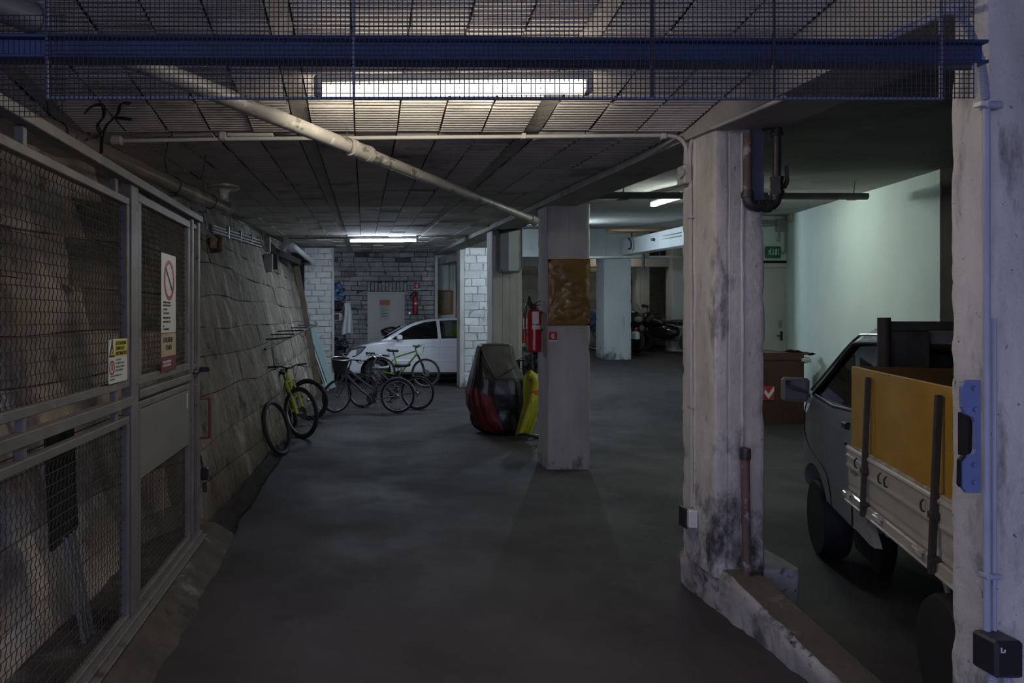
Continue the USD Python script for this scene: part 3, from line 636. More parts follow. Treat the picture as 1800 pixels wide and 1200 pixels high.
struct('kerb_left', grid(lkerb, np.arange(7), np.linspace(0.9, 5.02, 120)), 'kerb_concrete', 'rough concrete ledge under the sliding gate', 40)
def gut(u, v):
    x = -1.06 + 0.07 * u; p = np.stack([x, v, 0.006 + 0.05 * (1 - u) ** 2], -1)
    p[..., 0] += 0.05 * fbm(p, 2.4, 4, 6); p[..., 2] += 0.018 * np.abs(fbm(p, 14, 3, 7)); return p
p = grid(gut, np.linspace(1.6, -0.2, 8), np.linspace(5.0, 9.6, 120))
single('gutter_soil', p, 'soil', 'dark soil and litter in the gutter at the foot of the stone wall', 'soil', kind='stuff')
# ------------------------------------------------------------------ lamps
def tube_lamp(name, label, a, b, glowmat, w=0.10, h=0.10, clips=True):
    a, b = np.array(a, float), np.array(b, float); d = (b - a) / np.linalg.norm(b - a)
    t = thing(name, label, 'ceiling light', (a + b) / 2 + [0, 0, h], group='fluorescent tube lights')
    up = np.array([0, 0, 1.0])
    obj('housing', bar(a + up * (0.075), b + up * 0.075, w, 0.05, bev=0.012), 'plastic_grey', t)
    obj('diffuser', cat_([tube([a + d * 0.05 + up * 0.028, b - d * 0.05 + up * 0.028], 0.026, 14)]), glowmat, t)
    for e, s in ((a, 1), (b, -1)): obj('end_cap', bar(e + up * 0.03, e + d * s * 0.045 + up * 0.03, w * 0.85, 0.062, bev=0.01), 'plastic_grey', t)
    return t
tube_lamp('tube_light', 'fluorescent tube light behind the wire grille, nearest to the entrance', W(552, 172, 3.2), W(1040, 165, 3.2), 'tube_warm', 0.075)
tube_lamp('tube_light', 'fluorescent tube light on the ceiling in front of the white car', W(612, 426, 12.4), W(735, 425, 12.4), 'tube_cool')
tube_lamp('tube_light', 'fluorescent tube light half hidden behind the near pillar', (3.4, 6.95, 2.86), (3.4, 8.05, 2.90), 'tube_green')
tube_lamp('tube_light', 'fluorescent tube light hidden behind the middle pillar, above the dark scooter', (3.8, 13.1, 3.26), (4.2, 14.2, 3.33), 'tube_far')
tube_lamp('tube_light', 'warm tube light hidden behind the broad pale pillar near the motorcycles', (6.25, 17.6, 3.50), (6.90, 17.9, 3.53), 'tube_peach')
tube_lamp('tube_light', 'fluorescent tube light over the truck, hidden behind the near pillar', (4.62, 8.05, 2.94), (4.62, 9.1, 3.02), 'tube_green')

# ------------------------------------------------------------------ the wire grille over the entrance, its blue beam
GY = 1.75
gx0, gx1, gz0 = W(80, 0, GY)[0], W(1714, 0, GY)[0], W(0, 171, GY)[2]
gz1 = 2.50
t = thing('overhead_grille', 'welded wire grille hanging across the entrance under the ceiling', 'wire grille', ((gx0 + gx1) / 2, GY, gz0))
wires = [tube([(x, GY, gz0 - 0.004), (x, GY, gz1)], 0.00135, 3, caps=False) for x in np.arange(gx0, gx1, 0.0122)]
wires += [tube([(gx0, GY + 0.0022, z), (gx1, GY + 0.0022, z)], 0.00135, 3, caps=False) for z in np.arange(gz0, gz1, 0.0122)]
obj('wire_mesh', cat_(wires), 'wire_dark', t, True, kind='stuff')
xl = W(-60, 0, GY + 0.1)[0]
wires = [tube([(x, GY + 0.1, gz0 - 0.02), (x, GY + 0.1, 2.42)], 0.00135, 3, caps=False) for x in np.arange(xl, gx0 + 0.01, 0.0145)]
wires += [tube([(xl, GY + 0.102, z), (gx0 + 0.01, GY + 0.102, z)], 0.00135, 3, caps=False) for z in np.arange(gz0 - 0.02, 2.42, 0.0145)]
obj('side_wire_mesh', cat_(wires), 'wire_dark', t, True, kind='stuff')
obj('lower_rail', bar((gx0, GY + 0.006, gz0), (W(1660, 0, GY)[0], GY + 0.006, gz0 - 0.002), 0.010, 0.006, bev=0.001), 'blue_grey', t)
for px in (80, 622, 1148, 1363, 1658):
    x = W(px, 0, GY)[0]
    obj('upright', bar((x, GY + 0.007, gz0), (x, GY + 0.007, gz1), 0.008, 0.006 if px != 622 else 0.008, up=(0, 1, 0), bev=0.001), 'wire_dark' if px in (1148, 1363) else 'blue_grey', t)
obj('end_strip', bar((gx1 + 0.002, GY + 0.004, gz0 + 0.002), (gx1 + 0.002, GY + 0.004, W(0, 110, GY)[2]), 0.010, 0.004, up=(0, 1, 0), bev=0.001), 'conduit_grey', t)
b0, b1 = W(-80, 86, 1.86), W(1722, 97, 1.86)
t = thing('steel_beam', 'dark blue painted steel beam behind the wire grille', 'beam', (b0 + b1) / 2, kind='structure')
obj('web', bar(b0, b1, 0.02, 0.05), 'blue_paint', t)
for s in (1, -1): obj('flange', bar(b0 + [0, 0, s * 0.027], b1 + [0, 0, s * 0.027], 0.06, 0.009, bev=0.002), 'blue_paint', t)
# big duct in the upper left corner
t = thing('drain_pipe', 'thick dark drainpipe in the upper left corner behind the grille', 'pipe', W(40, 40, 2.2))
obj('pipe', tube([W(-90, -25, 1.95), W(70, 38, 2.25)], 0.048, 20), 'blue_grey', t)
obj('collar', tube([W(58, 33, 2.23), W(84, 44, 2.28)], 0.056, 20), 'blue_grey', t)

# ------------------------------------------------------------------ pipes and conduits
A, Bp, C = W(200, 92, 2.5), W(624, 271, 4.0), W(940, 388, 7.05)
t = thing('drain_pipe', 'flaking white drainpipe running slantwise under the ceiling', 'pipe', (A + C) / 2)
L_ = lambda k: A + (C - A) * k
kk = np.linalg.norm(Bp - A) / np.linalg.norm(C - A)
obj('pipe', cat_([tube([A, L_(kk)], 0.039, 24), tube([L_(kk), C], 0.036, 24)]), 'pipe_white', t)
obj('socket', cat_([tube([L_(kk - 0.012), L_(kk + 0.022)], 0.046, 24), tube([L_(kk - 0.016), L_(kk - 0.008)], 0.049, 24), tube([L_(kk + 0.018), L_(kk + 0.026)], 0.049, 24)]), 'pipe_white', t)
wq = L_(kk - 0.022)
ring = [wq + 0.044 * (np.cos(a) * np.array([0.78, -0.62, 0]) + np.sin(a) * np.array([0, 0, 1.0])) for a in np.linspace(0, 2 * np.pi, 20, endpoint=False)]
obj('wire_hanger', cat_([tube(ring, 0.0025, 5, closed=True), tube([wq + [0, 0, 0.04], wq + [0, 0.02, float(zceil(wq[1])) - wq[2]]], 0.0025, 5)]), 'bare_steel', t)
obj('end_collar', tube([L_(0.965), L_(1.0)], 0.047, 20), 'pipe_white', t)

A, C = np.array([-1.47, 1.75, 2.38]), W(398, 367, 4.92)
t = thing('drain_pipe', 'dark glossy pipe running along the wall above the sliding gate', 'pipe', (A + C) / 2)
obj('pipe', tube([A, C], 0.046, 28), 'pipe_dark', t)
dd = (C - A) / np.linalg.norm(C - A)
obj('end_collar', cat_([tube([C - dd * 0.05, C], 0.049, 20), tube([C, C + dd * 0.012], 0.052, 20)]), 'pipe_dark', t)
for k in (0.36, 0.72, 0.90):
    q = A + (C - A) * k
    rg = [q + 0.049 * (np.cos(a) * np.array([0.98, -0.16, 0]) + np.sin(a) * np.array([0, 0, 1.0])) for a in np.linspace(0, 2 * np.pi, 18, endpoint=False)]
    obj('wire_tie', cat_([tube(rg, 0.003, 5, closed=True), tube([q + [-0.03, 0, 0.03], q + [-0.06, 0.02, 0.16], q + [-0.04, 0.05, float(zceil(q[1])) - q[2]]], 0.0028, 5)]), 'cable_black', t)
q = W(394, 352, 4.9)
t = thing('drain_outlet', 'stubby tan drain outlet sticking down from the ceiling at the end of the dark pipe', 'pipe', W(393, 345, 5.0))
obj('stub', lathe([(0.032, 0), (0.036, 0.01), (0.036, 0.10), (0.045, 0.11), (0.045, 0.16)], 18, loc=W(393, 352, 5.0) - [0, 0, 0.04]), 'pipe_white', t)
obj('flange', lathe([(0.10, 0), (0.12, 0.008), (0.12, 0.02)], 20, loc=W(393, 333, 5.0)), 'pipe_dark', t)

# horizontal conduit at the crease of the ceiling and down the near pillar
zc = lambda px, py, y=3.98: W(px, py, y)
pts = [zc(196, 248), zc(420, 244), zc(795, 241), zc(1150, 238), zc(1176, 238.5), zc(1192, 242), W(1202, 251, 3.975), W(1207, 266, 3.972), W(1208, 300, 3.972)]
t = thing('conduit', 'pale horizontal cable conduit across the ceiling, bending down onto the near pillar', 'cable conduit', W(700, 242, 3.98))
obj('tube', cat_([tube(pts[:4], 0.0115, 10), tube(smoothpath(pts[3:], 6), 0.0115, 10)]), 'conduit_grey', t)
for px in (920, 1166): obj('clip', bar(zc(px - 4, 239.5), zc(px + 4, 239.5), 0.034, 0.032, bev=0.003), 'conduit_grey', t)
for px, py, sz_ in ((205, 247, (0.07, 0.05, 0.05)), (440, 238, (0.27, 0.05, 0.022)), (392, 240, (0.05, 0.05, 0.05))): obj('junction', cbox(zc(px, py), sz_, 0.01), 'mortar_strip', t)
XW = 1.893
def onP1(px, py): 
    y = XW / ((px - CX) / F); return W(px, py, y)
pts = [W(1378, 172, 2.95), W(1320, 197, 3.25), W(1262, 221, 3.6), W(1236, 231, 3.85), W(1222, 240, 3.93), onP1(1214, 256), onP1(1212, 300)]
t = thing('conduit', 'cable conduit from the beam down the left face of the near pillar to a switch', 'cable conduit', onP1(1215, 600))
obj('tube', cat_([tube(smoothpath(pts, 5), 0.011, 10), tube([onP1(1214, 318), onP1(1216, 890)], 0.011, 10)]), 'conduit_grey', t)
def wallbox(c, sx, sy, sz, b=0.006): return cbox(c, (sx, sy, sz), b)
j = obj('junction_box', cat_([wallbox(onP1(1209, 308) + [-0.02, 0, 0], 0.045, 0.095, 0.11)]), 'conduit_grey', t)
obj('lid', lathe([(0.03, 0), (0.03, 0.012), (0.02, 0.018)], 18, 'x', onP1(1213, 304) + [-0.06, 0, 0]), 'conduit_grey', j)
for py in (382, 715): obj('clip', wallbox(onP1(1215, py), 0.028, 0.045, 0.014, 0.003), 'conduit_grey', t)
t = thing('switch_box', 'small black and white switch box low on the near pillar', 'switch', onP1(1218, 912))
obj('body', wallbox(onP1(1221, 910) + [-0.022, -0.012, 0], 0.05, 0.05, 0.10), 'plastic_white', t)
obj('cover', wallbox(onP1(1216, 908) + [-0.050, 0.0, 0], 0.012, 0.085, 0.115), 'plastic_black', t)
obj('cable_tail', tube(smoothpath([onP1(1216, 922) + [-0.03, 0, 0], onP1(1213, 938) + [-0.02, 0, 0], onP1(1221, 952) + [-0.012, 0, 0], onP1(1223, 932) + [-0.012, 0, 0]], 6), 0.004, 6), 'plastic_grey', t)

# iron pipe with a valve on the front of the near pillar
t = thing('iron_pipe', 'iron pipe loop with a valve hanging from the ceiling beside the near pillar', 'pipe', W(1335, 355, 3.62))
Y1 = 3.655
obj('left_pipe', tube([W(1314, 236, Y1), W(1314, 345, Y1)], 0.021, 18), 'pipe_rust', t, label='rust-red pipe with flaking paint')
elbow = smoothpath([W(1314, 335, Y1), W(1315, 352, Y1), W(1322, 361, Y1), W(1334, 363, Y1)], 6)
obj('elbow', cat_([tube(elbow, 0.027, 18), tube([W(1314, 338, Y1), W(1314, 347, Y1)], 0.031, 18), tube([W(1329, 362, Y1), W(1336, 362.5, Y1)], 0.031, 18)]), 'pipe_iron', t)
obj('cross_pipe', tube([W(1330, 362, Y1), W(1362, 362, Y1)], 0.02, 16), 'pipe_iron', t)
elbow = smoothpath([W(1346, 362, Y1), W(1356, 361, Y1), W(1363, 354, Y1), W(1365, 340, Y1)], 6)
obj('elbow', cat_([tube(elbow, 0.026, 18), tube([W(1344, 362, Y1), W(1353, 362, Y1)], 0.036, 18), tube([W(1365, 346, Y1), W(1365, 338, Y1)], 0.031, 18)]), 'pipe_iron', t)
obj('right_pipe', tube([W(1365, 345, Y1), W(1365, 232, Y1)], 0.020, 18), 'pipe_iron', t)
elbow = smoothpath([W(1365, 238, Y1), W(1364, 225, Y1), W(1355, 219, Y1), W(1341, 222, Y1 + 0.03)], 6)
obj('elbow', cat_([tube(elbow, 0.026, 18), tube([W(1365, 233, Y1), W(1365, 239, Y1)], 0.031, 18)]), 'pipe_iron', t)
v_ = obj('valve', cat_([tube([W(1365, 338, Y1), W(1365, 312, Y1)], 0.033, 8), tube([W(1365, 342, Y1), W(1365, 336, Y1)], 0.038, 8), tube([W(1365, 317, Y1), W(1365, 311, Y1)], 0.036, 8)]), 'pipe_iron', t)
obj('lever', cat_([tube([W(1370, 328, Y1), W(1380, 328, Y1)], 0.012, 10), tube(smoothpath([W(1378, 330, Y1), W(1383, 318, Y1), W(1382, 292, Y1)], 5), [0.012] * 6 + [0.010] * 4 + [0.006], 8)]), 'pipe_iron', v_)
single('blue_plate', cbox(W(1329, 290, 3.692), (0.070, 0.006, 0.40), 0.002), 'blue_grey', 'flat blue steel plate between the iron pipes on the near pillar', 'metal plate')
t = thing('standpipe', 'capped iron standpipe rising from the kerb in front of the near pillar', 'pipe', W(1313, 1010, 3.62))
obj('pipe', tube([np.array([2.032, 3.625, 0.20]), np.array([2.032, 3.64, 0.86])], 0.0215, 18), 'pipe_rust', t)
obj('cap', lathe([(0.027, 0), (0.028, 0.004), (0.028, 0.05), (0.025, 0.06), (0.0, 0.061)], 18, loc=(2.032, 3.64, 0.845)), 'pipe_iron', t)

# long pipe across the right bay, pipe to the beam
t = thing('ceiling_pipe', 'long grey pipe crossing the truck bay under the ceiling to the white wall', 'pipe', W(1300, 345, 6.8))
obj('pipe', tube([W(1036, 343, 6.85), W(1524, 345, 6.75)], 0.034, 16), 'pipe_grey', t)
for px in (1095, 1500): obj('bracket', cat_([tube([W(px, 345, 6.8), W(px + 4, 300, 6.8)], 0.006, 6), bar(W(px - 8, 350, 6.8), W(px + 8, 350, 6.8), 0.08, 0.012)]), 'bare_steel', t)
obj('branch', tube(smoothpath([W(1110, 343, 6.85), W(1075, 348, 7.4), W(1040, 352, 7.9)], 4), 0.022, 10), 'pipe_dark', t)
t = thing('ceiling_pipe', 'thin pale pipe across the far bay above the pale pillar', 'pipe', W(1110, 452, 14.5))
obj('pipe', tube([W(1030, 453, 14.5), W(1200, 451, 14.5)], 0.03, 10), 'pipe_grey', t)
obj('hanging_rod', cat_([tube([W(1131, 446, 14.45), W(1131, 476, 14.45)], 0.03, 8), tube([W(1160, 430, 14.5), W(1160, 452, 14.5)], 0.012, 6)]), 'cable_black', t)
t = thing('conduit', 'twin cable conduits along the pale beam in the far bay', 'cable conduit', W(1150, 425, 14.2))
for dz in (0, 0.06): obj('tube', tube([W(1110, 431, 15.7) + [0, -0.16, dz], W(1200, 416, 13.0) + [-0.1, -0.16, dz]], 0.012, 8), 'pipe_grey', t)
obj('hook', tube(smoothpath([W(1104, 418, 15.4), W(1109, 424, 15.4), W(1109, 436, 15.4), W(1104, 437, 15.4)], 4), 0.02, 8), 'cable_black', t)
for px, py in ((1147, 421), (1171, 418)): obj('junction_box', cbox(W(px, py, 14.2), (0.05, 0.06, 0.06), 0.008), 'plastic_black', t)

# ------------------------------------------------------------------ fittings on the entrance pillar
def outline(pts, y, dep, mat, name, parent, **k):
    P = [(W(a, b, y)[0], W(a, b, y)[2]) for a, b in pts]
    m = prism(Polygon(P).buffer(-0.003).buffer(0.003), dep); m.apply_transform(np.array([[1, 0, 0, 0], [0, 0, 1, y], [0, 1, 0, 0], [0, 0, 0, 1.0]])); m.invert()
    return obj(name, m, mat, parent, 30, **k)
PY = 2.075
t = thing('hinge_plate', 'light blue steel hinge plate bolted to the entrance pillar', 'hinge plate', W(1712, 770, PY))
outline([(1696, 672), (1703, 668), (1724, 668), (1725, 866), (1700, 866), (1692, 856), (1692, 812), (1700, 803), (1712, 798), (1716, 790), (1716, 742), (1710, 733), (1698, 728), (1692, 715), (1692, 680)], PY, 0.012, 'blue_plate', 'plate', t)
outline([(1688, 808), (1696, 800), (1700, 803), (1693, 812), (1693, 856), (1700, 866), (1694, 862), (1687, 852)], PY + 0.004, 0.012, 'dark_metal', 'hinge_leaf', t)
for px, py in ((1711, 682), (1713, 719), (1711, 816), (1711, 847)): obj('bolt', lathe([(0.008, 0), (0.008, 0.006), (0.005, 0.009)], 6, 'y', W(px, py, PY) + [0, -0.009, 0]), 'blue_plate', t)
for px, py in ((1711, 682), (1711, 847)): obj('mounting_stub', box(W(px - 6, py + 8, PY) + [0, 0.01, 0], W(px + 6, py - 8, PY) + [0.0, 0.03, 0], 0.002), 'dark_metal', t)
t = thing('concrete_recess', 'dark broken recess in the edge of the entrance pillar behind the hinge plate', 'recess', W(1695, 765, 2.16), kind='structure')
obj('recess', box((1.921, 2.168, W(0, 802, 2.18)[2]), (1.935, 2.212, W(0, 726, 2.18)[2]), 0.004), 'underbody', t)
CYY = 2.088
t = thing('conduit', 'pair of blue-grey conduits down the corner of the entrance pillar to the black box', 'cable conduit', W(1738, 1120, CYY))
obj('tube', tube([W(1734, 178, CYY), W(1735, 1118, CYY)], 0.0095, 12), 'conduit_blue', t)
obj('tube', tube([W(1748, 560, CYY), W(1748, 1118, CYY)], 0.0065, 12), 'conduit_blue', t)
flex = smoothpath([W(1500, 92, 2.4), W(1600, 50, 2.3), W(1660, 22, 2.16), W(1676, 20, 2.1), W(1694, 36, 2.09), W(1712, 72, CYY), W(1726, 118, CYY), W(1733, 175, CYY)], 28)
rr = 0.0105 + 0.0016 * np.sin(np.arange(len(flex)) * np.pi)
rr = np.where(np.arange(len(flex)) % 2 == 0, 0.0092, 0.0118)
obj('flexible_tube', tube(flex, rr, 10), 'conduit_blue', t, False)
obj('flexible_tube', tube(smoothpath([W(1480, 96, 2.4), W(1590, 44, 2.3), W(1660, 14, 2.2), W(1690, 10, 2.18)], 8), 0.009, 10), 'conduit_grey', t)
obj('clip', cbox(W(1726, 183, CYY) + [0, 0, 0], (0.03, 0.03, 0.018), 0.003), 'plastic_white', t)
obj('clip', cbox(W(1742, 186, CYY) + [0, 0, 0], (0.05, 0.034, 0.022), 0.004), 'conduit_blue', t)
obj('clip', cbox(W(1740, 1011, CYY), (0.044, 0.034, 0.016), 0.003), 'conduit_blue', t)
t = thing('photocell_box', 'black photocell box low on the entrance pillar below the conduits', 'sensor', W(1752, 1180, 2.06))
bx = W(1752, 1152, 2.05)
obj('body', box(bx + [-0.034, -0.036, -0.052], bx + [0.05, 0.05, 0.058], 0.008), 'plastic_black', t)
obj('mark', cat_([box(bx + [-0.022, -0.038, 0.028], bx + [-0.018, -0.036, 0.042], 0.0004), box(bx + [-0.022, -0.038, 0.026], bx + [-0.010, -0.036, 0.030], 0.0004), box(bx + [-0.012, -0.038, 0.028], bx + [-0.008, -0.036, 0.036], 0.0004)]), 'sign_white', t)
for dx in (-0.012, 0.03):
    obj('flexible_tube', tube([bx + [dx, 0.0, -0.05 - 0.004 * i] for i in range(50)], np.where(np.arange(50) % 2 == 0, 0.011, 0.0135), 10), 'conduit_blue', t, False)

# ------------------------------------------------------------------ sliding gate of wavy wire
GX = -1.15
t = thing('sliding_gate', 'grey steel sliding gate of wavy wire mesh along the left wall', 'gate', (GX, 3.1, 0.12))
gy = lambda px: -GX * F / (CX - px)
Y0 = 1.25; Y1g, Y2g, Y3g, Y4g, Y5g = gy(221), gy(236), gy(329), gy(336), gy(345.5)
def frame(y0, y1, z0, z1, w=0.04, x=GX, dep=0.04):
    return cat_([bar((x, y0, z0 + w / 2), (x, y1, z0 + w / 2), dep, w), bar((x, y0, z1 - w / 2), (x, y1, z1 - w / 2), dep, w), bar((x, y0 + w / 2, z0 + w), (x, y0 + w / 2, z1 - w), w, dep, up=(1, 0, 0)), bar((x, y1 - w / 2, z0 + w), (x, y1 - w / 2, z1 - w), w, dep, up=(1, 0, 0))])
def wavy(y0, y1, z0, z1, dy, dz, amp, r, x=GX - 0.005):
    ms = []
    for y in np.arange(y0 + dy / 2, y1, dy):
        n = max(3, int((z1 - z0) / (dz / 4)) + 1); zz = np.linspace(z0, z1, n)
        ms.append(tube(np.column_stack([np.full(n, x), y + amp * np.sin(np.arange(n) * np.pi / 2 + 0.4), zz]), r, 3, caps=False))
    for z in np.arange(z0 + dz / 2, z1, dz): ms.append(tube([(x + 0.003, y0, z), (x + 0.003, y1, z)], r, 3, caps=False))
    return cat_(ms)
# wide panel, upper and lower
obj('panel_frame', frame(Y0, Y1g, 1.265, 2.175, 0.035), 'gate_steel', t)
obj('panel_frame', frame(Y0, Y1g, 0.14, 1.125, 0.035), 'gate_steel', t)
obj('wire_mesh', wavy(Y0 + 0.03, Y1g - 0.03, 1.29, 2.15, 0.0335, 0.044, 0.0065, 0.0021), 'wire_steel', t, True, kind='stuff')
obj('wire_mesh', wavy(Y0 + 0.03, Y1g - 0.03, 0.17, 1.10, 0.0335, 0.044, 0.0065, 0.0021), 'wire_steel', t, True, kind='stuff')
obj('middle_rail', bar((GX + 0.005, Y0, 1.195), (GX + 0.005, Y1g + 0.03, 1.195), 0.05, 0.045), 'gate_steel', t)
for y in (gy(36), gy(200), 1.7):
    for z0, z1 in ((1.125, 1.175), (1.215, 1.265), (2.175, 2.235)): obj('spacer', bar((GX, y, z0 - 0.004), (GX, y, z1 + 0.004), 0.03, 0.03, up=(1, 0, 0)), 'gate_steel', t)
obj('post', bar((GX, (Y1g + Y2g) / 2 + 0.0, 0.12), (GX, (Y1g + Y2g) / 2, 2.29), 0.05, Y2g - Y1g - 0.02, up=(0, 1, 0)), 'gate_steel', t)
# narrow leaf with the sheet
ya, yb_ = Y2g + 0.005, Y3g
obj('leaf_frame', frame(ya, yb_, 1.26, 2.225, 0.045), 'gate_steel', t)
obj('wire_mesh', wavy(ya + 0.04, yb_ - 0.04, 1.30, 2.18, 0.021, 0.03, 0.005, 0.0019), 'wire_steel', t, True, kind='stuff')
obj('middle_rail', bar((GX + 0.005, ya, 1.215), (GX + 0.005, yb_, 1.215), 0.05, 0.04), 'gate_steel', t)
obj('leaf_frame', frame(ya, yb_, 0.15, 1.175, 0.035), 'gate_steel', t)
obj('sheet_panel', box((GX + 0.012, ya + 0.03, 0.785), (GX + 0.02, yb_ - 0.03, 1.135), 0.001), 'gate_sheet', t)
obj('sheet_sticker', box((GX + 0.02, yb_ - 0.09, 1.02), (GX + 0.0215, yb_ - 0.065, 1.12), 0.0004), 'sign_white', t)
obj('wire_mesh', wavy(ya + 0.03, yb_ - 0.03, 0.18, 0.79, 0.021, 0.03, 0.005, 0.0019), 'wire_steel', t, True, kind='stuff')
obj('post', bar((GX + 0.004, (Y3g + Y4g) / 2, 0.13), (GX + 0.004, (Y3g + Y4g) / 2, 2.25), 0.045, 0.045, up=(0, 1, 0)), 'gate_steel', t)
obj('wire_mesh', wavy(Y4g, Y5g - 0.03, 0.18, 2.18, 0.021, 0.03, 0.005, 0.0019), 'wire_steel', t, True, kind='stuff')
obj('post', bar((GX, Y5g - 0.025, 0.10), (GX, Y5g - 0.025, 2.29), 0.05, 0.05, up=(0, 1, 0)), 'gate_steel', t)
for z in (1.22, 1.27, 2.21): obj('short_rail', bar((GX, Y4g, z), (GX, Y5g - 0.03, z), 0.035, 0.03), 'gate_steel', t)
obj('bottom_rail', cat_([bar((GX + 0.01, Y0, 0.13), (GX + 0.01, Y5g, 0.13), 0.07, 0.03), bar((GX + 0.05, Y0, 0.115), (GX + 0.05, Y5g, 0.115), 0.05, 0.012)]), 'gate_steel', t)
obj('guide_rail', cat_([bar((GX + 0.015, Y0, 2.262), (GX + 0.015, Y5g, 2.270), 0.06, 0.042)]), 'gate_steel', t)
obj('closer_arm', cat_([tube([W(246, 350, 3.62), W(322, 343, 4.25)], 0.010, 8), cbox(W(248, 354, 3.62), (0.05, 0.14, 0.05), 0.012)]), 'plastic_black', t)
hy = Y5g - 0.01
obj('pull_handle', tube(smoothpath([(GX + 0.01, hy, 1.045), (GX + 0.07, hy + 0.03, 1.045), (GX + 0.085, hy + 0.03, 1.02), (GX + 0.085, hy + 0.03, 0.80), (GX + 0.07, hy + 0.03, 0.775), (GX + 0.01, hy, 0.775)], 5), 0.009, 10), 'red_handle', t, label='dark red bent pull handle')
obj('bolt_latch', cat_([bar((GX + 0.02, hy, 1.245), (GX + 0.09, hy, 1.245), 0.03, 0.03), bar((GX + 0.03, hy - 0.2, 1.235), (GX + 0.03, hy, 1.235), 0.018, 0.018)]), 'dark_metal', t)
t = thing('lock_box', 'small black lock box hanging below the red handle beside the gate', 'lock', W(360, 840, 4.85))
obj('strap', bar(W(352, 800, 4.8), W(358, 826, 4.85), 0.02, 0.01), 'bare_steel', t)
obj('body', cbox(W(360, 832, 4.86), (0.05, 0.05, 0.085), 0.006), 'plastic_black', t)
obj('key_tag', cbox(W(360, 856, 4.86), (0.03, 0.02, 0.07), 0.006), 'cloth_dark', t)

# ------------------------------------------------------------------ signs on the gate
def gsign(py0, py1, px0, px1, x=GX + 0.024):
    """origin, width along -> +y, height: a sign standing on the gate, seen from the driveway."""
    ya_, yb2 = -x * F / (CX - px0), -x * F / (CX - px1)
    return x, ya_, yb2
def text(s, h, wmax, bold=False):
    m = meshkit.text_mesh(s, h, 0.0012, bold)
    w = m.bounds[1, 0] - m.bounds[0, 0]
    if w > wmax: m.apply_scale([wmax / w, 1, 1])
    return m
def sheet(x0, y0, x1, y1, r=0.0, d=0.002, z=0.0):
    p = sbox(x0 + r, y0 + r, x1 - r, y1 - r).buffer(r, 6) if r else sbox(x0, y0, x1, y1)
    return prism(p, d).apply_translation((0, 0, z))
def placed(m, M): m = m.copy(); m.apply_transform(M); return m
xg = GX + 0.026
y0s, y1s = -xg * F / (CX - 190), -xg * F / (CX - 223)
zt, zb_ = W(0, 597, y0s)[2], W(0, 676, y0s)[2]
w_, h_ = y1s - y0s, 0.40
h_ = W(0, 596, y1s)[2] - W(0, 665, y1s)[2]
M = frame_of((xg, y0s, zb_ + 0.0), (0, 1, 0), (0, 0, 1))
h_ = zt - zb_
t = thing('warning_sign', 'yellow and white automatic gate warning sign on the wide gate panel', 'sign', (xg, (y0s + y1s) / 2, zb_))
obj('board', placed(sheet(0, 0, w_, h_, 0.012), M), 'sign_white', t)
hY = h_ * 0.60
obj('yellow_panel', placed(cat_([sheet(w_ * 0.33, hY, w_ * 0.97, h_ * 0.975, 0.006, 0.0012, 0.002)]), M), 'sign_yellow', t)
obj('triangle_border', placed(prism(Polygon([(w_ * 0.03, hY + 0.0), (w_ * 0.31, hY), (w_ * 0.17, h_ * 0.97)]), 0.001).apply_translation((0, 0, 0.002)), M), 'sign_black', t)
obj('triangle', placed(prism(Polygon([(w_ * 0.03, hY), (w_ * 0.31, hY), (w_ * 0.17, h_ * 0.97)]).buffer(-0.009), 0.001).apply_translation((0, 0, 0.0032)), M), 'sign_yellow', t)
obj('exclamation_mark', placed(cat_([sheet(w_ * 0.155, hY + 0.035, w_ * 0.185, hY + 0.10, 0, 0.001, 0.0044), sheet(w_ * 0.155, hY + 0.014, w_ * 0.185, hY + 0.026, 0, 0.001, 0.0044)]), M), 'sign_black', t)
tx = [text(s, h_ * 0.075, w_ * 0.58, True).apply_translation((w_ * 0.36, h_ * k, 0.0034)) for s, k in (('ATTENZIONE', 0.865), ('CANCELLO', 0.75), ('AUTOMATICO', 0.635))]
obj('heading_lettering', placed(cat_(tx), M), 'sign_black', t)
ringp = Point(w_ * 0.17, h_ * 0.36).buffer(w_ * 0.135, 16).difference(Point(w_ * 0.17, h_ * 0.36).buffer(w_ * 0.10, 16))
obj('ban_ring', placed(prism(ringp, 0.001).apply_translation((0, 0, 0.0022)), M), 'sign_red', t)
obj('pictogram', placed(cat_([sheet(w_ * 0.15, h_ * 0.29, w_ * 0.20, h_ * 0.40, 0.004, 0.001, 0.0021), prism(Point(w_ * 0.17, h_ * 0.425).buffer(w_ * 0.025, 8), 0.001).apply_translation((0, 0, 0.0021))]), M), 'sign_black', t)
tx = [text(s, h_ * 0.045, w_ * 0.62).apply_translation((w_ * 0.36, h_ * k, 0.0022)) for s, k in (("È VIETATO", 0.50), ("IL TRANSITO E LA", 0.42), ("SOSTA AI PEDONI", 0.34), ("NELLA ZONA DI", 0.26))]
tx += [text(s, h_ * 0.035, w_ * 0.88).apply_translation((w_ * 0.07, h_ * k, 0.0022)) for s, k in (('IL CANCELLO SI MUOVE SENZA', 0.15), ('PREAVVISO', 0.075))]
obj('small_lettering', placed(cat_(tx), M), 'sign_grey', t)

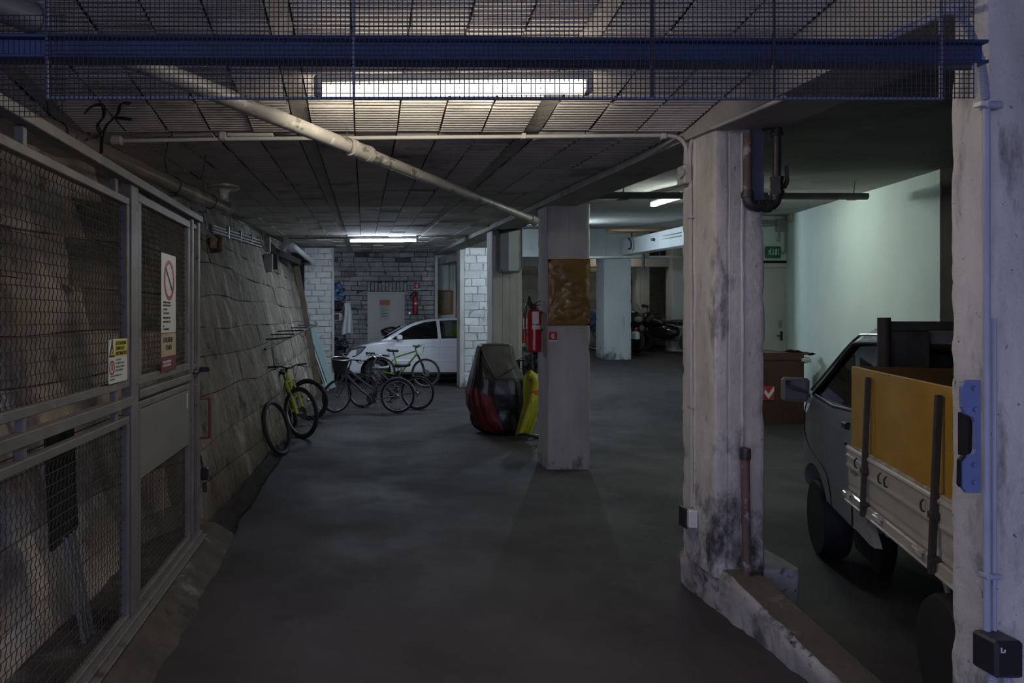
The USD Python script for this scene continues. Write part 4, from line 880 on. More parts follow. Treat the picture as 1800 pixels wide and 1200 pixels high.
y0s, y1s = -xg * F / (CX - 283), -xg * F / (CX - 308.5)
w_ = y1s - y0s
zA, zB, zC, zD = W(0, 443, y0s)[2], W(0, 585.5, y0s)[2], W(0, 628, y0s)[2], W(0, 655, y0s)[2]
M = frame_of((xg, y0s, zB), (0, 1, 0), (0, 0, 1)); h_ = zA - zB
t = thing('prohibition_sign', 'tall white sign with a red prohibition ring on the narrow gate leaf', 'sign', (xg, (y0s + y1s) / 2, zB))
obj('board', placed(sheet(0, 0, w_, h_, 0.01), M), 'sign_white', t)
cx_, cy_, rw, rh_ = w_ * 0.52, h_ * 0.67, w_ * 0.36, h_ * 0.255
from shapely import affinity
el = lambda a, b: affinity.scale(Point(cx_, cy_).buffer(1, 24), a, b)
obj('ban_ring', placed(prism(el(rw, rh_).difference(el(rw * 0.74, rh_ * 0.80)), 0.001).apply_translation((0, 0, 0.0021)), M), 'sign_red', t)
obj('ban_bar', placed(prism(Polygon([(cx_ - rw * 0.72, cy_ + rh_ * 0.56), (cx_ - rw * 0.60, cy_ + rh_ * 0.62), (cx_ + rw * 0.72, cy_ - rh_ * 0.54), (cx_ + rw * 0.60, cy_ - rh_ * 0.60)]), 0.001).apply_translation((0, 0, 0.0032)), M), 'sign_black', t)
tx = [text(s, h_ * 0.022, w_ * k2).apply_translation((w_ * 0.12, h_ * k, 0.0022)) for s, k, k2 in (('PROPRIETA PRIVATA', 0.372, 0.75), ('DIVIETO DI ACCESSO', 0.335, 0.55), ('AI VEICOLI', 0.285, 0.4), ('E ALLE PERSONE', 0.235, 0.66), ('NON AUTORIZZATE A', 0.18, 0.82), ('PARCHEGGIARE QUI', 0.13, 0.84), ('AI', 0.075, 0.12), ('IL CONDOMINIO', 0.035, 0.4))]
obj('lettering', placed(cat_(tx), M), 'sign_black', t)
M = frame_of((xg, y0s, zC), (0, 1, 0), (0, 0, 1)); h_ = zB - zC - 0.004
t = thing('paper_sign', 'tan handwritten paper sign below the prohibition sign', 'sign', (xg, (y0s + y1s) / 2, zC))
obj('board', placed(sheet(0, 0, w_, h_, 0.002), M), 'sign_tan', t)
obj('lettering', placed(cat_([text('CHIUDERE', h_ * 0.2, w_ * 0.78, True).apply_translation((w_ * 0.12, h_ * 0.62, 0.0022)), text('PIANO', h_ * 0.2, w_ * 0.5, True).apply_translation((w_ * 0.28, h_ * 0.28, 0.0022))]), M), 'sign_black', t)
M = frame_of((xg, y0s, zD), (0, 1, 0), (0, 0, 1)); h_ = zC - zD - 0.004
t = thing('plate_sign', 'dark red plate sign with white lettering, lowest on the narrow gate leaf', 'sign', (xg, (y0s + y1s) / 2, zD))
obj('board', placed(sheet(0, 0, w_ * 1.04, h_, 0.002), M), 'sign_maroon', t)
obj('lettering', placed(cat_([text('PASSO CARRABILE', h_ * 0.16, w_ * 0.82, True).apply_translation((w_ * 0.1, h_ * 0.6, 0.0022)), text('LASCIARE LIBERO', h_ * 0.16, w_ * 0.82, True).apply_translation((w_ * 0.1, h_ * 0.36, 0.0022))]), M), 'sign_white', t)

# things between the gate and the wall, black cables hanging from the ceiling
t = thing('leaning_board', 'black board leaning behind the wire of the sliding gate', 'board', (-1.30, 3.0, 0.1))
obj('board', box((-1.335, 2.86, 0.62), (-1.315, 3.12, 1.14), 0.004).apply_transform(rot(0.10, [1, 0, 0], (-1.3, 3.0, 0.9))), 'cable_black', t)
for k in range(3): obj('strap', bar((-1.31, 2.98 + 0.05 * k, 0.64), (-1.28, 3.12 + 0.05 * k, 0.11), 0.02, 0.006), 'plastic_grey', t)
for i, (lab, pts) in enumerate((('looped black cable dangling from the ceiling above the gate', [W(148, 200, 3.0), W(160, 188, 3.0), W(178, 186, 3.0), W(181, 205, 2.98), W(170, 222, 2.98), W(176, 238, 2.97), W(160, 243, 2.95), W(150, 247, 2.92)]),
                   ('twisted black cable running from the ceiling down behind the dark pipe', [W(228, 183, 3.1), W(212, 183, 3.1), W(206, 200, 3.08), W(196, 212, 3.05), W(186, 222, 3.03), W(178, 245, 3.0), W(177, 270, 2.95)]),
                   ('black cable stub with loose end under the ceiling near the gate', [W(196, 208, 3.06), W(215, 209, 3.1), W(230, 211, 3.12)]))):
    single('hanging_cable', cat_([tube(smoothpath(pts, 8), 0.0045, 7), tube(smoothpath([p + [0.008, 0, 0.006] for p in pts], 8), 0.0035, 7)]), 'cable_black', lab, 'cable')

# ------------------------------------------------------------------ fittings on the stone wall
c = on_wall(369, 428)
t = thing('rusty_lamp', 'rusty brown lamp housing high on the stone wall just past the gate', 'wall lamp', c)
q = c + [0.06, -0.02, 0]
pr = [(0.075, -0.02), (0.085, 0.0), (0.085, 0.10), (0.06, 0.13), (0.03, 0.14)]
obj('housing', cat_([cbox(q + [0.0, 0.03, 0.0], (0.15, 0.12, 0.19), 0.03)]), 'rust', t)
obj('reflector', cat_([tube([q + [-0.065 + 0.13 * math.cos(a) * 0.5 + 0.03, -0.04, 0.075 * math.sin(a)] for a in np.linspace(0.3, 2.8, 12)], 0.012, 8), cbox(q + [-0.01, -0.032, 0.0], (0.07, 0.01, 0.11), 0.004)]), 'wood_worn', t)
obj('bracket', tube(smoothpath([q + [-0.08, 0.03, 0.08], q + [-0.1, 0.0, 0.02], q + [-0.09, 0, -0.06], q + [-0.12, 0.02, -0.08]], 5), 0.008, 8), 'bare_steel', t)
t = thing('wall_bracket', 'grey steel bracket under the ceiling above the rusty lamp', 'bracket', W(362, 385, 5.15))
obj('arm', bar(W(357, 372, 5.15), W(364, 405, 5.15), 0.03, 0.012), 'gate_steel', t)
obj('base', bar(W(350, 372, 5.15), W(366, 372, 5.15), 0.05, 0.012), 'gate_steel', t)
t = thing('conduit', 'three parallel grey conduits along the top of the stone wall to the grey box', 'cable conduit', on_wall(420, 412))
for k in range(3):
    obj('tube', tube(smoothpath([on_wall(368, 396 + 5 * k) + [0.03, 0, 0], on_wall(410, 409 + 5 * k) + [0.03, 0, 0], on_wall(459, 424 + 5 * k) + [0.03, 0, 0]], 4), 0.014, 8), 'conduit_grey', t)
for px, py in ((396, 409), (418, 416), (438, 422)): obj('clip', cbox(on_wall(px, py) + [0.03, 0, 0], (0.04, 0.05, 0.16), 0.006), 'plastic_grey', t)
obj('riser', tube(smoothpath([on_wall(460, 425) + [0.03, 0, 0.0], on_wall(458, 412) + [0.03, 0, 0.02], on_wall(464, 404) + [0.06, 0, 0.0], on_wall(500, 402) + [0.05, 0, 0]], 5), 0.014, 8), 'pipe_dark', t)
c = on_wall(466, 462)
t = thing('junction_box', 'grey metal junction box high on the stone wall below the conduits', 'junction box', c)
obj('upper_box', cbox(c + [0.05, -0.05, 0.30], (0.09, 0.12, 0.24), 0.008), 'plastic_grey', t)
obj('body', cbox(c + [0.06, 0.0, 0.0], (0.15, 0.2, 0.29), 0.01), 'plastic_grey', t)
obj('side_box', cbox(c + [0.16, 0.06, 0.02], (0.09, 0.1, 0.25), 0.008), 'plastic_black', t)
obj('cable', cat_([tube([c + [0.03, -0.06, 0.13], c + [0.03, -0.06, 0.2]], 0.012, 8), tube([c + [0.08, -0.06, 0.13], c + [0.08, -0.06, 0.2]], 0.012, 8)]), 'plastic_white', t)
t = thing('drain_pipe', 'short white plastic pipe with an elbow where stone wall meets the brick pier', 'pipe', W(520, 440, 13.2))
obj('pipe', tube([W(512, 430, 12.6), W(548, 459, 15.4)], 0.055, 16), 'plastic_white', t)
obj('elbow', cat_([tube(smoothpath([W(500, 412, 12.5), W(501, 424, 12.5), W(505, 431, 12.5), W(512, 431, 12.6)], 5), 0.075, 16), tube([W(496, 428, 12.48), W(504, 436, 12.48)], 0.09, 16)]), 'plastic_white', t)
obj('end_ring', tube([W(546, 457, 15.35), W(550, 461, 15.5)], 0.065, 16), 'plastic_white', t)
t = thing('steel_profile', 'dark steel ledge below the white plastic pipe beside the brick pier', 'bracket', W(520, 445, 13.5))
obj('ledge', bar(W(474, 438, 12.0), W(526, 461, 14.5), 0.08, 0.12), 'cloth_dark', t)
obj('shelf', bar(W(528, 460, 15.2), W(545, 460, 15.2), 0.3, 0.06), 'dark_metal', t)

# ------------------------------------------------------------------ on the middle pillar
PF = 7.185
t = thing('packing_paper', 'crumpled brown packing paper taped to the middle pillar', 'paper panel', W(1000, 572, PF))
def paper(u, v):
    p0 = W(963, 572, PF); p1 = W(1037.5, 455, PF)
    x = p0[0] + u * (p1[0] - p0[0]); z = p0[2] + v * (p1[2] - p0[2])
    q = np.stack([x, 0 * x, z * 1.6], -1)
    crease = np.abs(fbm(q, 3.2, 3, 31)) ** 0.7
    e = np.clip(np.minimum(np.minimum(u, 1 - u), np.minimum(v, 1 - v)) / 0.12, 0, 1)
    y = PF - 0.006 - e * (0.005 + 0.075 * crease * np.clip(1.25 - v, 0.35, 1))
    return np.stack([x + 0.006 * fbm(q, 5, 2, 3) * (1 - e), y, z + 0.006 * fbm(q, 6, 2, 5) * (1 - e)], -1)
pm = grid(paper, np.linspace(0, 1, 40), np.linspace(0, 1, 60)); obj('paper', pm, 'brown_paper', t, True)
for a, b in (((963, 458), (1037, 458)), ((963, 570), (1037, 569)), ((966, 456), (966, 571)), ((1035, 456), (1035, 570))):
    obj('tape_strip', bar(W(*a, PF - 0.0075), W(*b, PF - 0.0075), 0.03, 0.002, up=(0, 1, 0), bev=0.0005) if a[0] != b[0] else bar(W(*a, PF - 0.0075), W(*b, PF - 0.0075), 0.03, 0.002, up=(0, 1, 0), bev=0.0005), 'tape_brown', t)
obj('torn_flap', thick(grid(lambda u, v: np.stack([W(966, 560, PF)[0] + 0.09 * u, PF - 0.03 - 0.03 * v * u, W(0, 545, PF)[2] + 0.10 * u + 0.03 * v * (1 - u)], -1), np.linspace(0, 1, 5), np.linspace(0, 1, 4)), 0.0015), 'sign_tan', t)
def safety_sign(name, label, c, w, h, n=(0, -1, 0), white_below=0.14):
    """A red square sign with a white extinguisher, its middle at c."""
    x = np.cross((0, 0, 1.0), n) * -1; x = np.cross(n, (0, 0, 1.0)) * -1
    M = frame_of(c, np.cross((0, 0, 1.0), n), (0, 0, 1))
    t = thing(name, label, 'sign', c - np.array([0, 0, h / 2]))
    obj('board', placed(sheet(-w / 2, -h / 2 - h * white_below, w / 2, h / 2, 0.0, 0.003), M), 'sign_white', t)
    obj('red_field', placed(sheet(-w * 0.47, -h * 0.46, w * 0.47, h * 0.47, 0.0, 0.001, 0.003), M), 'sign_red', t)
    body = Polygon([(-0.10, -0.34), (0.13, -0.34), (0.13, 0.06), (0.06, 0.16), (0.06, 0.22), (-0.03, 0.22), (-0.03, 0.16), (-0.10, 0.06)])
    hose = Polygon([(-0.03, 0.20), (-0.03, 0.27), (-0.14, 0.24), (-0.22, 0.10), (-0.22, -0.16), (-0.17, -0.16), (-0.17, 0.08), (-0.12, 0.18)])
    nz = Polygon([(0.0, 0.24), (0.2, 0.34), (0.22, 0.3), (0.04, 0.2)])
    pic = affinity.scale(body.union(hose).union(nz), w, h, origin=(0, 0))
    obj('pictogram', placed(prism(pic, 0.001).apply_translation((0, 0, 0.0042)), M), 'sign_white', t)
safety_sign('safety_sign', 'red extinguisher sign on the front of the middle pillar', W(972, 590, PF), 15.5 / 167, 15.5 / 167)
def extinguisher(label, c, r, h, hose=True, tag=True):
    """c: the bottom's middle."""
    c = np.asarray(c, float)
    t = thing('fire_extinguisher', label, 'fire extinguisher', c)
    obj('cylinder', lathe([(r * 0.82, 0), (r * 0.97, h * 0.02), (r, h * 0.05), (r, h * 0.72), (r * 0.93, h * 0.78), (r * 0.6, h * 0.83), (r * 0.3, h * 0.85)], 28, loc=c), 'red_paint', t)
    v = obj('valve_head', cat_([lathe([(r * 0.28, 0), (r * 0.3, h * 0.05), (r * 0.2, h * 0.08)], 14, loc=c + [0, 0, h * 0.84]), cbox(c + [0, 0, h * 0.9], (r * 0.5, r * 0.4, h * 0.05), 0.004)]), 'dark_metal', t)
    obj('lever', cat_([bar(c + [-r * 0.1, 0, h * 0.93], c + [r * 1.0, 0, h * 1.0], 0.018, 0.008), bar(c + [-r * 0.1, 0, h * 0.9], c + [r * 0.9, 0, h * 0.91], 0.018, 0.008)]), 'plastic_black', v)
    if hose:
        obj('hose', tube(smoothpath([c + [-r * 0.2, 0, h * 0.9], c + [-r * 0.8, -0.01, h * 0.98], c + [-r * 1.25, -0.01, h * 0.86], c + [-r * 1.3, 0, h * 0.6], c + [-r * 1.2, 0, h * 0.3]], 6), 0.011, 10), 'plastic_black', t)
    obj('label', cat_([grid(lambda u, vv: np.stack([c[0] + (r + 0.0015) * np.sin(u), c[1] - (r + 0.0015) * np.cos(u), c[2] + vv], -1), np.linspace(-0.55, 0.75, 12), np.array([h * 0.44, h * 0.52]))]), 'sign_white', t)
    if tag: obj('inspection_card', cbox(c + [-r * 0.1, -r - 0.006, h * 0.66], (r * 0.95, 0.002, h * 0.24), 0.0005), 'sign_white', t)
    return t
e = extinguisher('red fire extinguisher mounted on the side of the middle pillar', (1.845, 7.40, W(0, 619, 7.33)[2]), 0.076, 0.56)
obj('siphon_horn', tube(smoothpath([(1.80, 7.33, 1.70), (1.775, 7.32, 1.74), (1.77, 7.32, 1.83)], 5), [0.012] * 5 + [0.016] * 4 + [0.014, 0.008], 10), 'plastic_black', e)
obj('wall_bracket', cat_([box((1.86, 7.38, 1.45), (1.932, 7.43, 1.48)), box((1.86, 7.38, 1.64), (1.932, 7.43, 1.67))]), 'dark_metal', e)

e = extinguisher('red fire extinguisher on the hidden side of the board-marked pillar', (2.495, 10.62, W(0, 603, 10.55)[2]), 0.07, 0.50, hose=False)
obj('wall_bracket', box((2.405, 10.6, 1.42), (2.44, 10.65, 1.45)), 'dark_metal', e)

# ------------------------------------------------------------------ on the third pillar: sheet metal casing
q0 = W(897, 437, 10.25)
t = thing('duct_casing', 'pale sheet-metal duct casing hung high on the board-marked pillar', 'duct', W(897, 477, 10.25))
def ubox(u, v):
    a = np.array([0, 0.05, 0.16, 0.26, 0.34, 0.345]); X = np.array([-0.145, -0.13, -0.03, 0.06, 0.13, 0.145]); Yd = np.array([0.0, -0.06, -0.10, -0.085, -0.07, 0.0])
    k = u.astype(int); return np.stack([q0[0] + X[k], 10.385 + Yd[k] * 1.6, v], -1)
zt_, zb2 = W(0, 396, 10.25)[2], W(0, 476, 10.25)[2]
obj('cover', thick(grid(ubox, np.arange(6), np.linspace(zb2, zt_, 12)), -0.004), 'pillar_far', t, 20)
obj('bottom_rim', tube([W(881, 474, 10.22), W(884, 478, 10.2), W(912, 478, 10.2), W(917, 471, 10.3)], 0.012, 8), 'gate_steel', t)
obj('side_pipe', tube([W(916.5, 402, 10.33), W(917, 472, 10.33)], 0.014, 8), 'pipe_grey', t)
obj('top_strap', bar(W(876, 409, 10.2), W(926, 398, 10.2), 0.012, 0.05), 'dark_metal', t)
t = thing('hanging_cable', 'dark cable sagging between the ceiling and the third pillar', 'cable', W(900, 380, 9.0))
obj('cable', tube(smoothpath([W(760, 398, 11.2), W(830, 397, 10.6), W(868, 399, 10.1), W(880, 405, 10.02), W(910, 402, 9.9), W(938, 396, 8.8)], 8), 0.014, 8), 'cable_black', t)
t = thing('conduit', 'thin dark conduit along the far ceiling in front of the second tube light', 'cable conduit', W(560, 402, 11.4))
obj('tube', tube([W(462, 403, 11.45), W(560, 402, 11.45), W(760, 398, 11.2)], 0.013, 8), 'pipe_grey', t)
for px in (597, 697, 748): obj('clip', cbox(W(px, 400, 11.4), (0.05, 0.04, 0.05), 0.008), 'conduit_grey', t)
t = thing('conduit', 'short conduit feeding the second tube light from the left', 'cable conduit', W(570, 418, 12.4))
obj('tube', tube([W(508, 419, 12.42), W(612, 418, 12.42)], 0.014, 8), 'pipe_grey', t)
obj('box', cbox(W(538, 418, 12.42), (0.07, 0.06, 0.06), 0.01), 'plastic_grey', t)

# ------------------------------------------------------------------ fittings on the back wall
BF = BW - 0.004
t = thing('door_notice', 'orange and white notice on the grey metal door', 'notice', W(676, 562, BW))
M = frame_of(W(667.5, 562, BW + 0.035), (1, 0, 0), (0, 0, 1)); k_ = (BW + 0.035) / F
obj('paper', placed(sheet(0, 0, 17 * k_, 24 * k_, 0, 0.002), M), 'cloth_white', t)
obj('orange_field', placed(sheet(0, 25.5 * k_, 17.4 * k_, 35 * k_, 0, 0.002), M), 'sign_orange', t)
obj('lettering', placed(cat_([sheet(2 * k_, (29 - 3 * i) * k_, (13 - 3 * (i % 2)) * k_, (30 - 3 * i) * k_, 0, 0.001, 0.002) for i in range(2, 9)] + [text('LOCALE', 0.05, 12 * k_, True).apply_translation((2.4 * k_, 30.7 * k_, 0.002)), text('TECNICO', 0.05, 12 * k_, True).apply_translation((2.4 * k_, 27 * k_, 0.002))]), M), 'sign_grey', t)
safety_sign('safety_sign', 'red extinguisher sign on the brick back wall above a hanging extinguisher', W(733, 502, BW - 0.012), 11.5 * BW / F, 11.5 * BW / F, white_below=0.2)
e = extinguisher('red fire extinguisher hanging on the brick back wall behind the white car', W(730, 552, BW - 0.11), 0.075, 0.60, hose=False, tag=False)
obj('hose', tube(smoothpath([W(729, 520, BW - 0.11), W(734, 515, BW - 0.1), W(731, 513, BW - 0.1), W(725, 515, BW - 0.1), W(721, 520, BW - 0.1), W(724, 525, BW - 0.1)], 6), 0.016, 8), 'plastic_black', e)
obj('wall_bracket', box(W(727, 545, BW - 0.1), W(733, 543, BW) + [0, 0.01, 0]), 'dark_metal', e)
single('round_fitting', lathe([(0.03, 0), (0.035, 0.02), (0.02, 0.04)], 12, 'y', W(720, 550, BW - 0.05)), 'chrome', 'shiny round knob on the back wall beside the hanging extinguisher', 'knob')
t = thing('board_panel', 'brown framed notice board on the white recess wall above the car', 'notice board', W(782, 551, 19.9))
obj('frame', cat_([bar(W(a, b, 19.9), W(c_, d_, 19.9), 0.06, 0.05) for a, b, c_, d_ in ((769, 511, 796, 511), (769, 550, 796, 550), (770, 510, 770, 551), (795, 510, 795, 551))]), 'wood_board', t)
obj('panel', box(W(770, 550, 19.93), W(795, 511, 19.95), 0.004), 'brown_paper', t)
t = thing('conduit', 'white pipe bending down the recess wall beside the notice board', 'cable conduit', W(794, 500, 19.8))
obj('tube', tube(smoothpath([W(812, 462, 19.8), W(800, 462, 19.8), W(795, 464, 19.8), W(794, 470, 19.8), W(794, 490, 19.8), W(794.5, 511, 19.8)], 5), 0.025, 8), 'plastic_white', t)
t = thing('red_post', 'red and dark post beside the right brick pier above the car roof', 'post', W(804, 555, 18.6))
obj('post', box(W(801.5, 640, 18.6), W(809, 455, 18.7), 0.01), 'plank_brown', t)
obj('red_sleeve', box(W(801, 556, 18.58), W(809, 535, 18.6), 0.005), 'sign_red', t)

# ------------------------------------------------------------------ exit wall fittings
EY = 11.985
t = thing('exit_sign', 'green emergency exit sign with running man over the pale exit door', 'exit sign', W(1360, 453, EY))
M = frame_of(W(1347, 453, EY - 0.06), (1, 0, 0), (0, 0, 1)); k_ = (EY - 0.06) / F
obj('housing', placed(cat_([box((0, 0, -0.05), (26 * k_, 20 * k_, 0.0), 0.012)]), M), 'sign_green', t)
g = k_
man = [Polygon([(3.2, 11), (5.5, 14.2), (7.5, 13.4), (8.6, 11), (7.6, 10.6), (6.7, 12), (5.7, 11.6), (7.4, 9), (9, 6.8), (8.2, 4), (7.2, 4), (7.8, 6.5), (6, 8), (5, 5.8), (2.6, 5.8), (2.6, 6.8), (4.4, 7), (5, 9.5), (4.4, 11.2), (3.8, 10.2)]), Point(8, 15.6).buffer(1.2, 8)]
arrow = [Polygon([(11.2, 14.5), (12.6, 14.5), (12.6, 8), (14.4, 8), (11.9, 4.6), (9.6, 8), (11.2, 8)])]
doorp = [sbox(15.4, 5, 18.8, 15.5)]
obj('pictogram', placed(cat_([prism(affinity.scale(p_, g, g, origin=(0, 0)), 0.003) for p_ in man + arrow + doorp]), M), 'sign_white', t)
obj('side_band', placed(sheet(20.2 * g, 4.5 * g, 22.6 * g, 16.5 * g, 0, 0.003), M), 'panel_teal', t)
t = thing('conduit', 'grey junction box and conduit on the wall above the exit sign', 'junction box', W(1373, 397, EY))
obj('box', cbox(W(1373, 396, EY - 0.03), (0.17, 0.08, 0.22), 0.01), 'plastic_grey', t)
obj('tube', cat_([tube(smoothpath([W(1380, 384, EY - 0.04), W(1380.5, 410, EY - 0.04), W(1380.5, 438, EY - 0.04), W(1377, 444, EY - 0.04), W(1372, 444, EY - 0.04)], 5), 0.016, 8), tube([W(1378, 386, EY - 0.04), W(1378, 368, EY - 0.04)], 0.03, 8)]), 'plastic_grey', t)
for k in range(3): obj('side_tube', tube([W(1330, 389 + 4 * k, EY - 0.03), W(1365, 388 + 4 * k, EY - 0.03)], 0.014, 8), 'plastic_grey', t)
obj('cord', tube(smoothpath([W(1369, 408, EY - 0.03), W(1366, 422, EY - 0.03), W(1367, 424, EY - 0.03), W(1371, 423, EY - 0.03), W(1370, 408, EY - 0.03)], 4), 0.006, 6), 'plastic_grey', t)
def on_right(px, py, off=0.0):
    """Where the sight line meets the white right-hand wall."""
    a = (px - CX) / F; y = (5.06 - 0.392 * 6.0) / (a - 0.392); p = W(px, py, y); return p + np.array([-0.93, 0.365, 0]) * off
t = thing('alarm_plate', 'square cream plate at the left end of the white wall', 'wall plate', on_right(1391, 379))
obj('plate', placed(sheet(-0.12, -0.11, 0.12, 0.11, 0.01, 0.03), frame_of(on_right(1391, 379), (-0.365, -0.93, 0), (0, 0, 1))), 'plastic_cream', t)

# ------------------------------------------------------------------ bicycles (local axes: x ahead, y to the rider's left, z up)
def saddle(c, s=1.0, wide=0.16):
    def f(u, v):
        x = 0.13 - 0.27 * u; w = wide / 2 * (0.16 + 0.84 * np.clip((u - 0.12) / 0.75, 0, 1) ** 1.3) * np.where(u > 0.93, 0.8, 1)
        return np.stack([c[0] + s * x, c[1] + s * w * np.cos(v), c[2] + s * (0.020 * np.sin(v) * (1 + 0.4 * np.abs(np.sin(v))) + 0.018 * (u - 0.5) ** 2 * 4 * (u > 0.5))], -1)
    return grid(f, np.linspace(0, 1, 14), np.linspace(0, 2 * np.pi, 17))
def wheel(parent, name, M, R, tr, rim_mat='alloy', spokes=28, disc=False):
    def P(m): m = m.copy(); m.apply_transform(M); return m
    w = obj(name, P(torus(R - tr, tr, 48, 9)), 'rubber', parent, True)
    obj('rim', P(torus(R - 2 * tr - 0.006, 0.010, 48, 6, 1.1)), rim_mat, w, True)
    sp = []
    for k in range(spokes):
        a = 2 * np.pi * k / spokes; b = a + (0.5 if k % 2 else -0.5); y = 0.028 if (k // 2) % 2 else -0.028
        sp.append(tube([(0.02 * math.cos(b), y, 0.02 * math.sin(b)), ((R - 2 * tr - 0.012) * math.cos(a), 0, (R - 2 * tr - 0.012) * math.sin(a))], 0.0013, 3, caps=False))
    obj('spokes', P(cat_(sp)), 'alloy', w, True, kind='stuff')
    obj('hub', P(lathe([(0.008, -0.055), (0.012, -0.05), (0.026, -0.03), (0.014, -0.026), (0.014, 0.026), (0.026, 0.03), (0.012, 0.05), (0.008, 0.055)], 12, 'y')), 'alloy', w, True)
    if disc: obj('brake_disc', P(lathe([(0.06, 0.036), (0.08, 0.036), (0.08, 0.038), (0.06, 0.038)], 24, 'y')), 'bare_steel', w, False)
    return w
def bicycle(name, label, loc, yaw, R=0.3, wb=1.02, style='city', frame='frame_purple', lean=0.0, steer=0.0, tr=0.02, rack=False, basket=False, fender=False, saddle_mat='saddle_black', front_off=0, kick=True, cat='bicycle', bar_w=0.3, fork_mat=None, low_saddle=0.0, rim='alloy'):
    t = thing(name, label, cat, loc, yaw, lean, local=True)
    ra, fa = np.array([-wb / 2, 0, R]), np.array([wb / 2, 0, R])
    bb = np.array([-wb / 2 + 0.43, 0, R - 0.045])
    hx = np.array([-0.34, 0, 0.94])
    crown = fa + hx * (R + (0.075 if style == 'mtb' else 0.03)) / 0.94 + [-0.035, 0, 0]
    hb, ht = crown + hx * 0.015, crown + hx * (0.125 if style == 'mtb' else 0.16)
    st = bb + np.array([-0.29, 0, 0.957]) * (0.40 if style == 'mtb' else 0.36)
    tubes = []
    if style == 'mtb':
        tubes += [tube([ht + hx * -0.025, st + [0.0, 0, 0.0]], 0.017, 12), tube([hb + hx * 0.02, bb], 0.022, 12), tube([bb, st + (st - bb) * 0.08], 0.017, 12)]
    else:
        mid = bb + (st - bb) * 0.42
        tubes += [tube(smoothpath([hb + hx * 0.02, (hb + bb) / 2 + [-0.02, 0, -0.03], bb], 5), 0.021, 12), tube(smoothpath([ht - hx * 0.03, (ht + mid) / 2 + [-0.01, 0, -0.035], mid], 5), 0.017, 12), tube([bb, st + (st - bb) * 0.06], 0.017, 12)]
    tubes += [tube([hb - hx * 0.005, ht + hx * 0.005], 0.021, 12), tube([bb + [0, -0.045, 0], bb + [0, 0.045, 0]], 0.024, 12)]
    for s in (-1, 1):
        tubes += [tube(smoothpath([bb + [-0.02, 0.03 * s, 0], bb + [-0.12, 0.045 * s, 0.0], ra + [0, 0.06 * s, 0]], 4), 0.010, 8), tube(smoothpath([st + [-0.005, 0.014 * s, -0.02], st * 0.6 + ra * 0.4 + [0, 0.045 * s, 0], ra + [0, 0.06 * s, 0]], 4), 0.008, 8)]
    obj('frame', cat_(tubes), frame, t)
    S = rot(steer, hx, crown)
    def P(m): m = m.copy(); m.apply_transform(S); return m
    fk = []
    for s in (-1, 1):
        if style == 'mtb':
            fk += [tube([crown + [0, 0.06 * s, 0.0], crown * 0.45 + fa * 0.55 + [0.015, 0.06 * s, 0]], 0.013, 10), tube([crown * 0.52 + fa * 0.48 + [0.012, 0.06 * s, 0], fa + [0, 0.06 * s, -0.012]], 0.019, 10)]
        else:
            fk += [tube(smoothpath([crown + [0, 0.045 * s, 0.0], crown * 0.4 + fa * 0.6 + [-0.012, 0.052 * s, 0], fa + [0, 0.056 * s, 0]], 5), 0.011, 10)]
    fk.append(bar(crown + [0, -0.06, 0], crown + [0, 0.06, 0], 0.035, 0.03, bev=0.008)); 
    obj('fork', P(cat_(fk)), fork_mat or ('dark_metal' if style == 'mtb' else frame), t)
    sh = ht + hx * (0.05 if style == 'mtb' else 0.12) 
    hbp = sh + np.array([0.075 if style == 'mtb' else 0.05, 0, 0.02])
    obj('stem', P(cat_([tube([ht, sh], 0.015, 10), tube([sh, hbp], 0.016, 10)])), 'dark_metal' if style == 'mtb' else 'alloy', t)
    if style == 'mtb': hp = [hbp + [-0.055, bar_w, 0.03], hbp + [-0.02, 0.14, 0.028], hbp + [0, 0.05, 0], hbp + [0, -0.05, 0], hbp + [-0.02, -0.14, 0.028], hbp + [-0.055, -bar_w, 0.03]]
    else: hp = [hbp + [-0.15, bar_w, 0.04], hbp + [-0.04, bar_w - 0.03, 0.05], hbp + [0.0, 0.12, 0.03], hbp, hbp + [0.0, -0.12, 0.03], hbp + [-0.04, -bar_w + 0.03, 0.05], hbp + [-0.15, -bar_w, 0.04]]
    hbo = obj('handlebar', P(tube(smoothpath(hp, 6), 0.0115, 10)), 'dark_metal' if style == 'mtb' else 'alloy', t)
    for s in (0, -1):
        a, b = np.array(hp[s]), np.array(hp[1 if s == 0 else -2]); d = (b - a) / np.linalg.norm(b - a)
        obj('grip', P(tube([a - d * 0.01, a + d * 0.115], 0.017, 10)), 'rubber', hbo)
        obj('brake_lever', P(cat_([tube(smoothpath([a + d * 0.14 + [0.02, 0, -0.01], a + d * 0.10 + [0.05, 0, -0.03], a + d * 0.02 + [0.05, 0, -0.04]], 4), 0.006, 6), cbox(a + d * 0.15 + [0.012, 0, -0.005], (0.04, 0.035, 0.03), 0.006)])), 'dark_metal', hbo)
        obj('brake_cable', P(tube(smoothpath([a + d * 0.15 + [0.03, 0, 0], hbp + [0.12, 0.06 if s == 0 else -0.06, 0.04], hbp + [0.09, 0, -0.16], crown + [0.03, 0.02, 0.02]], 6), 0.003, 5)), 'cable_black', hbo)
    top = st + (st - bb) / np.linalg.norm(st - bb) * (0.13 if style == 'mtb' else 0.14) - np.array([0, 0, low_saddle])
    obj('seat_post', tube([st, top], 0.0135, 10), 'alloy' if style != 'mtb' else 'dark_metal', t)
    obj('saddle', saddle(top + [0.0, 0, 0.03], 1.0, 0.15 if style == 'mtb' else 0.20), saddle_mat, t, True)
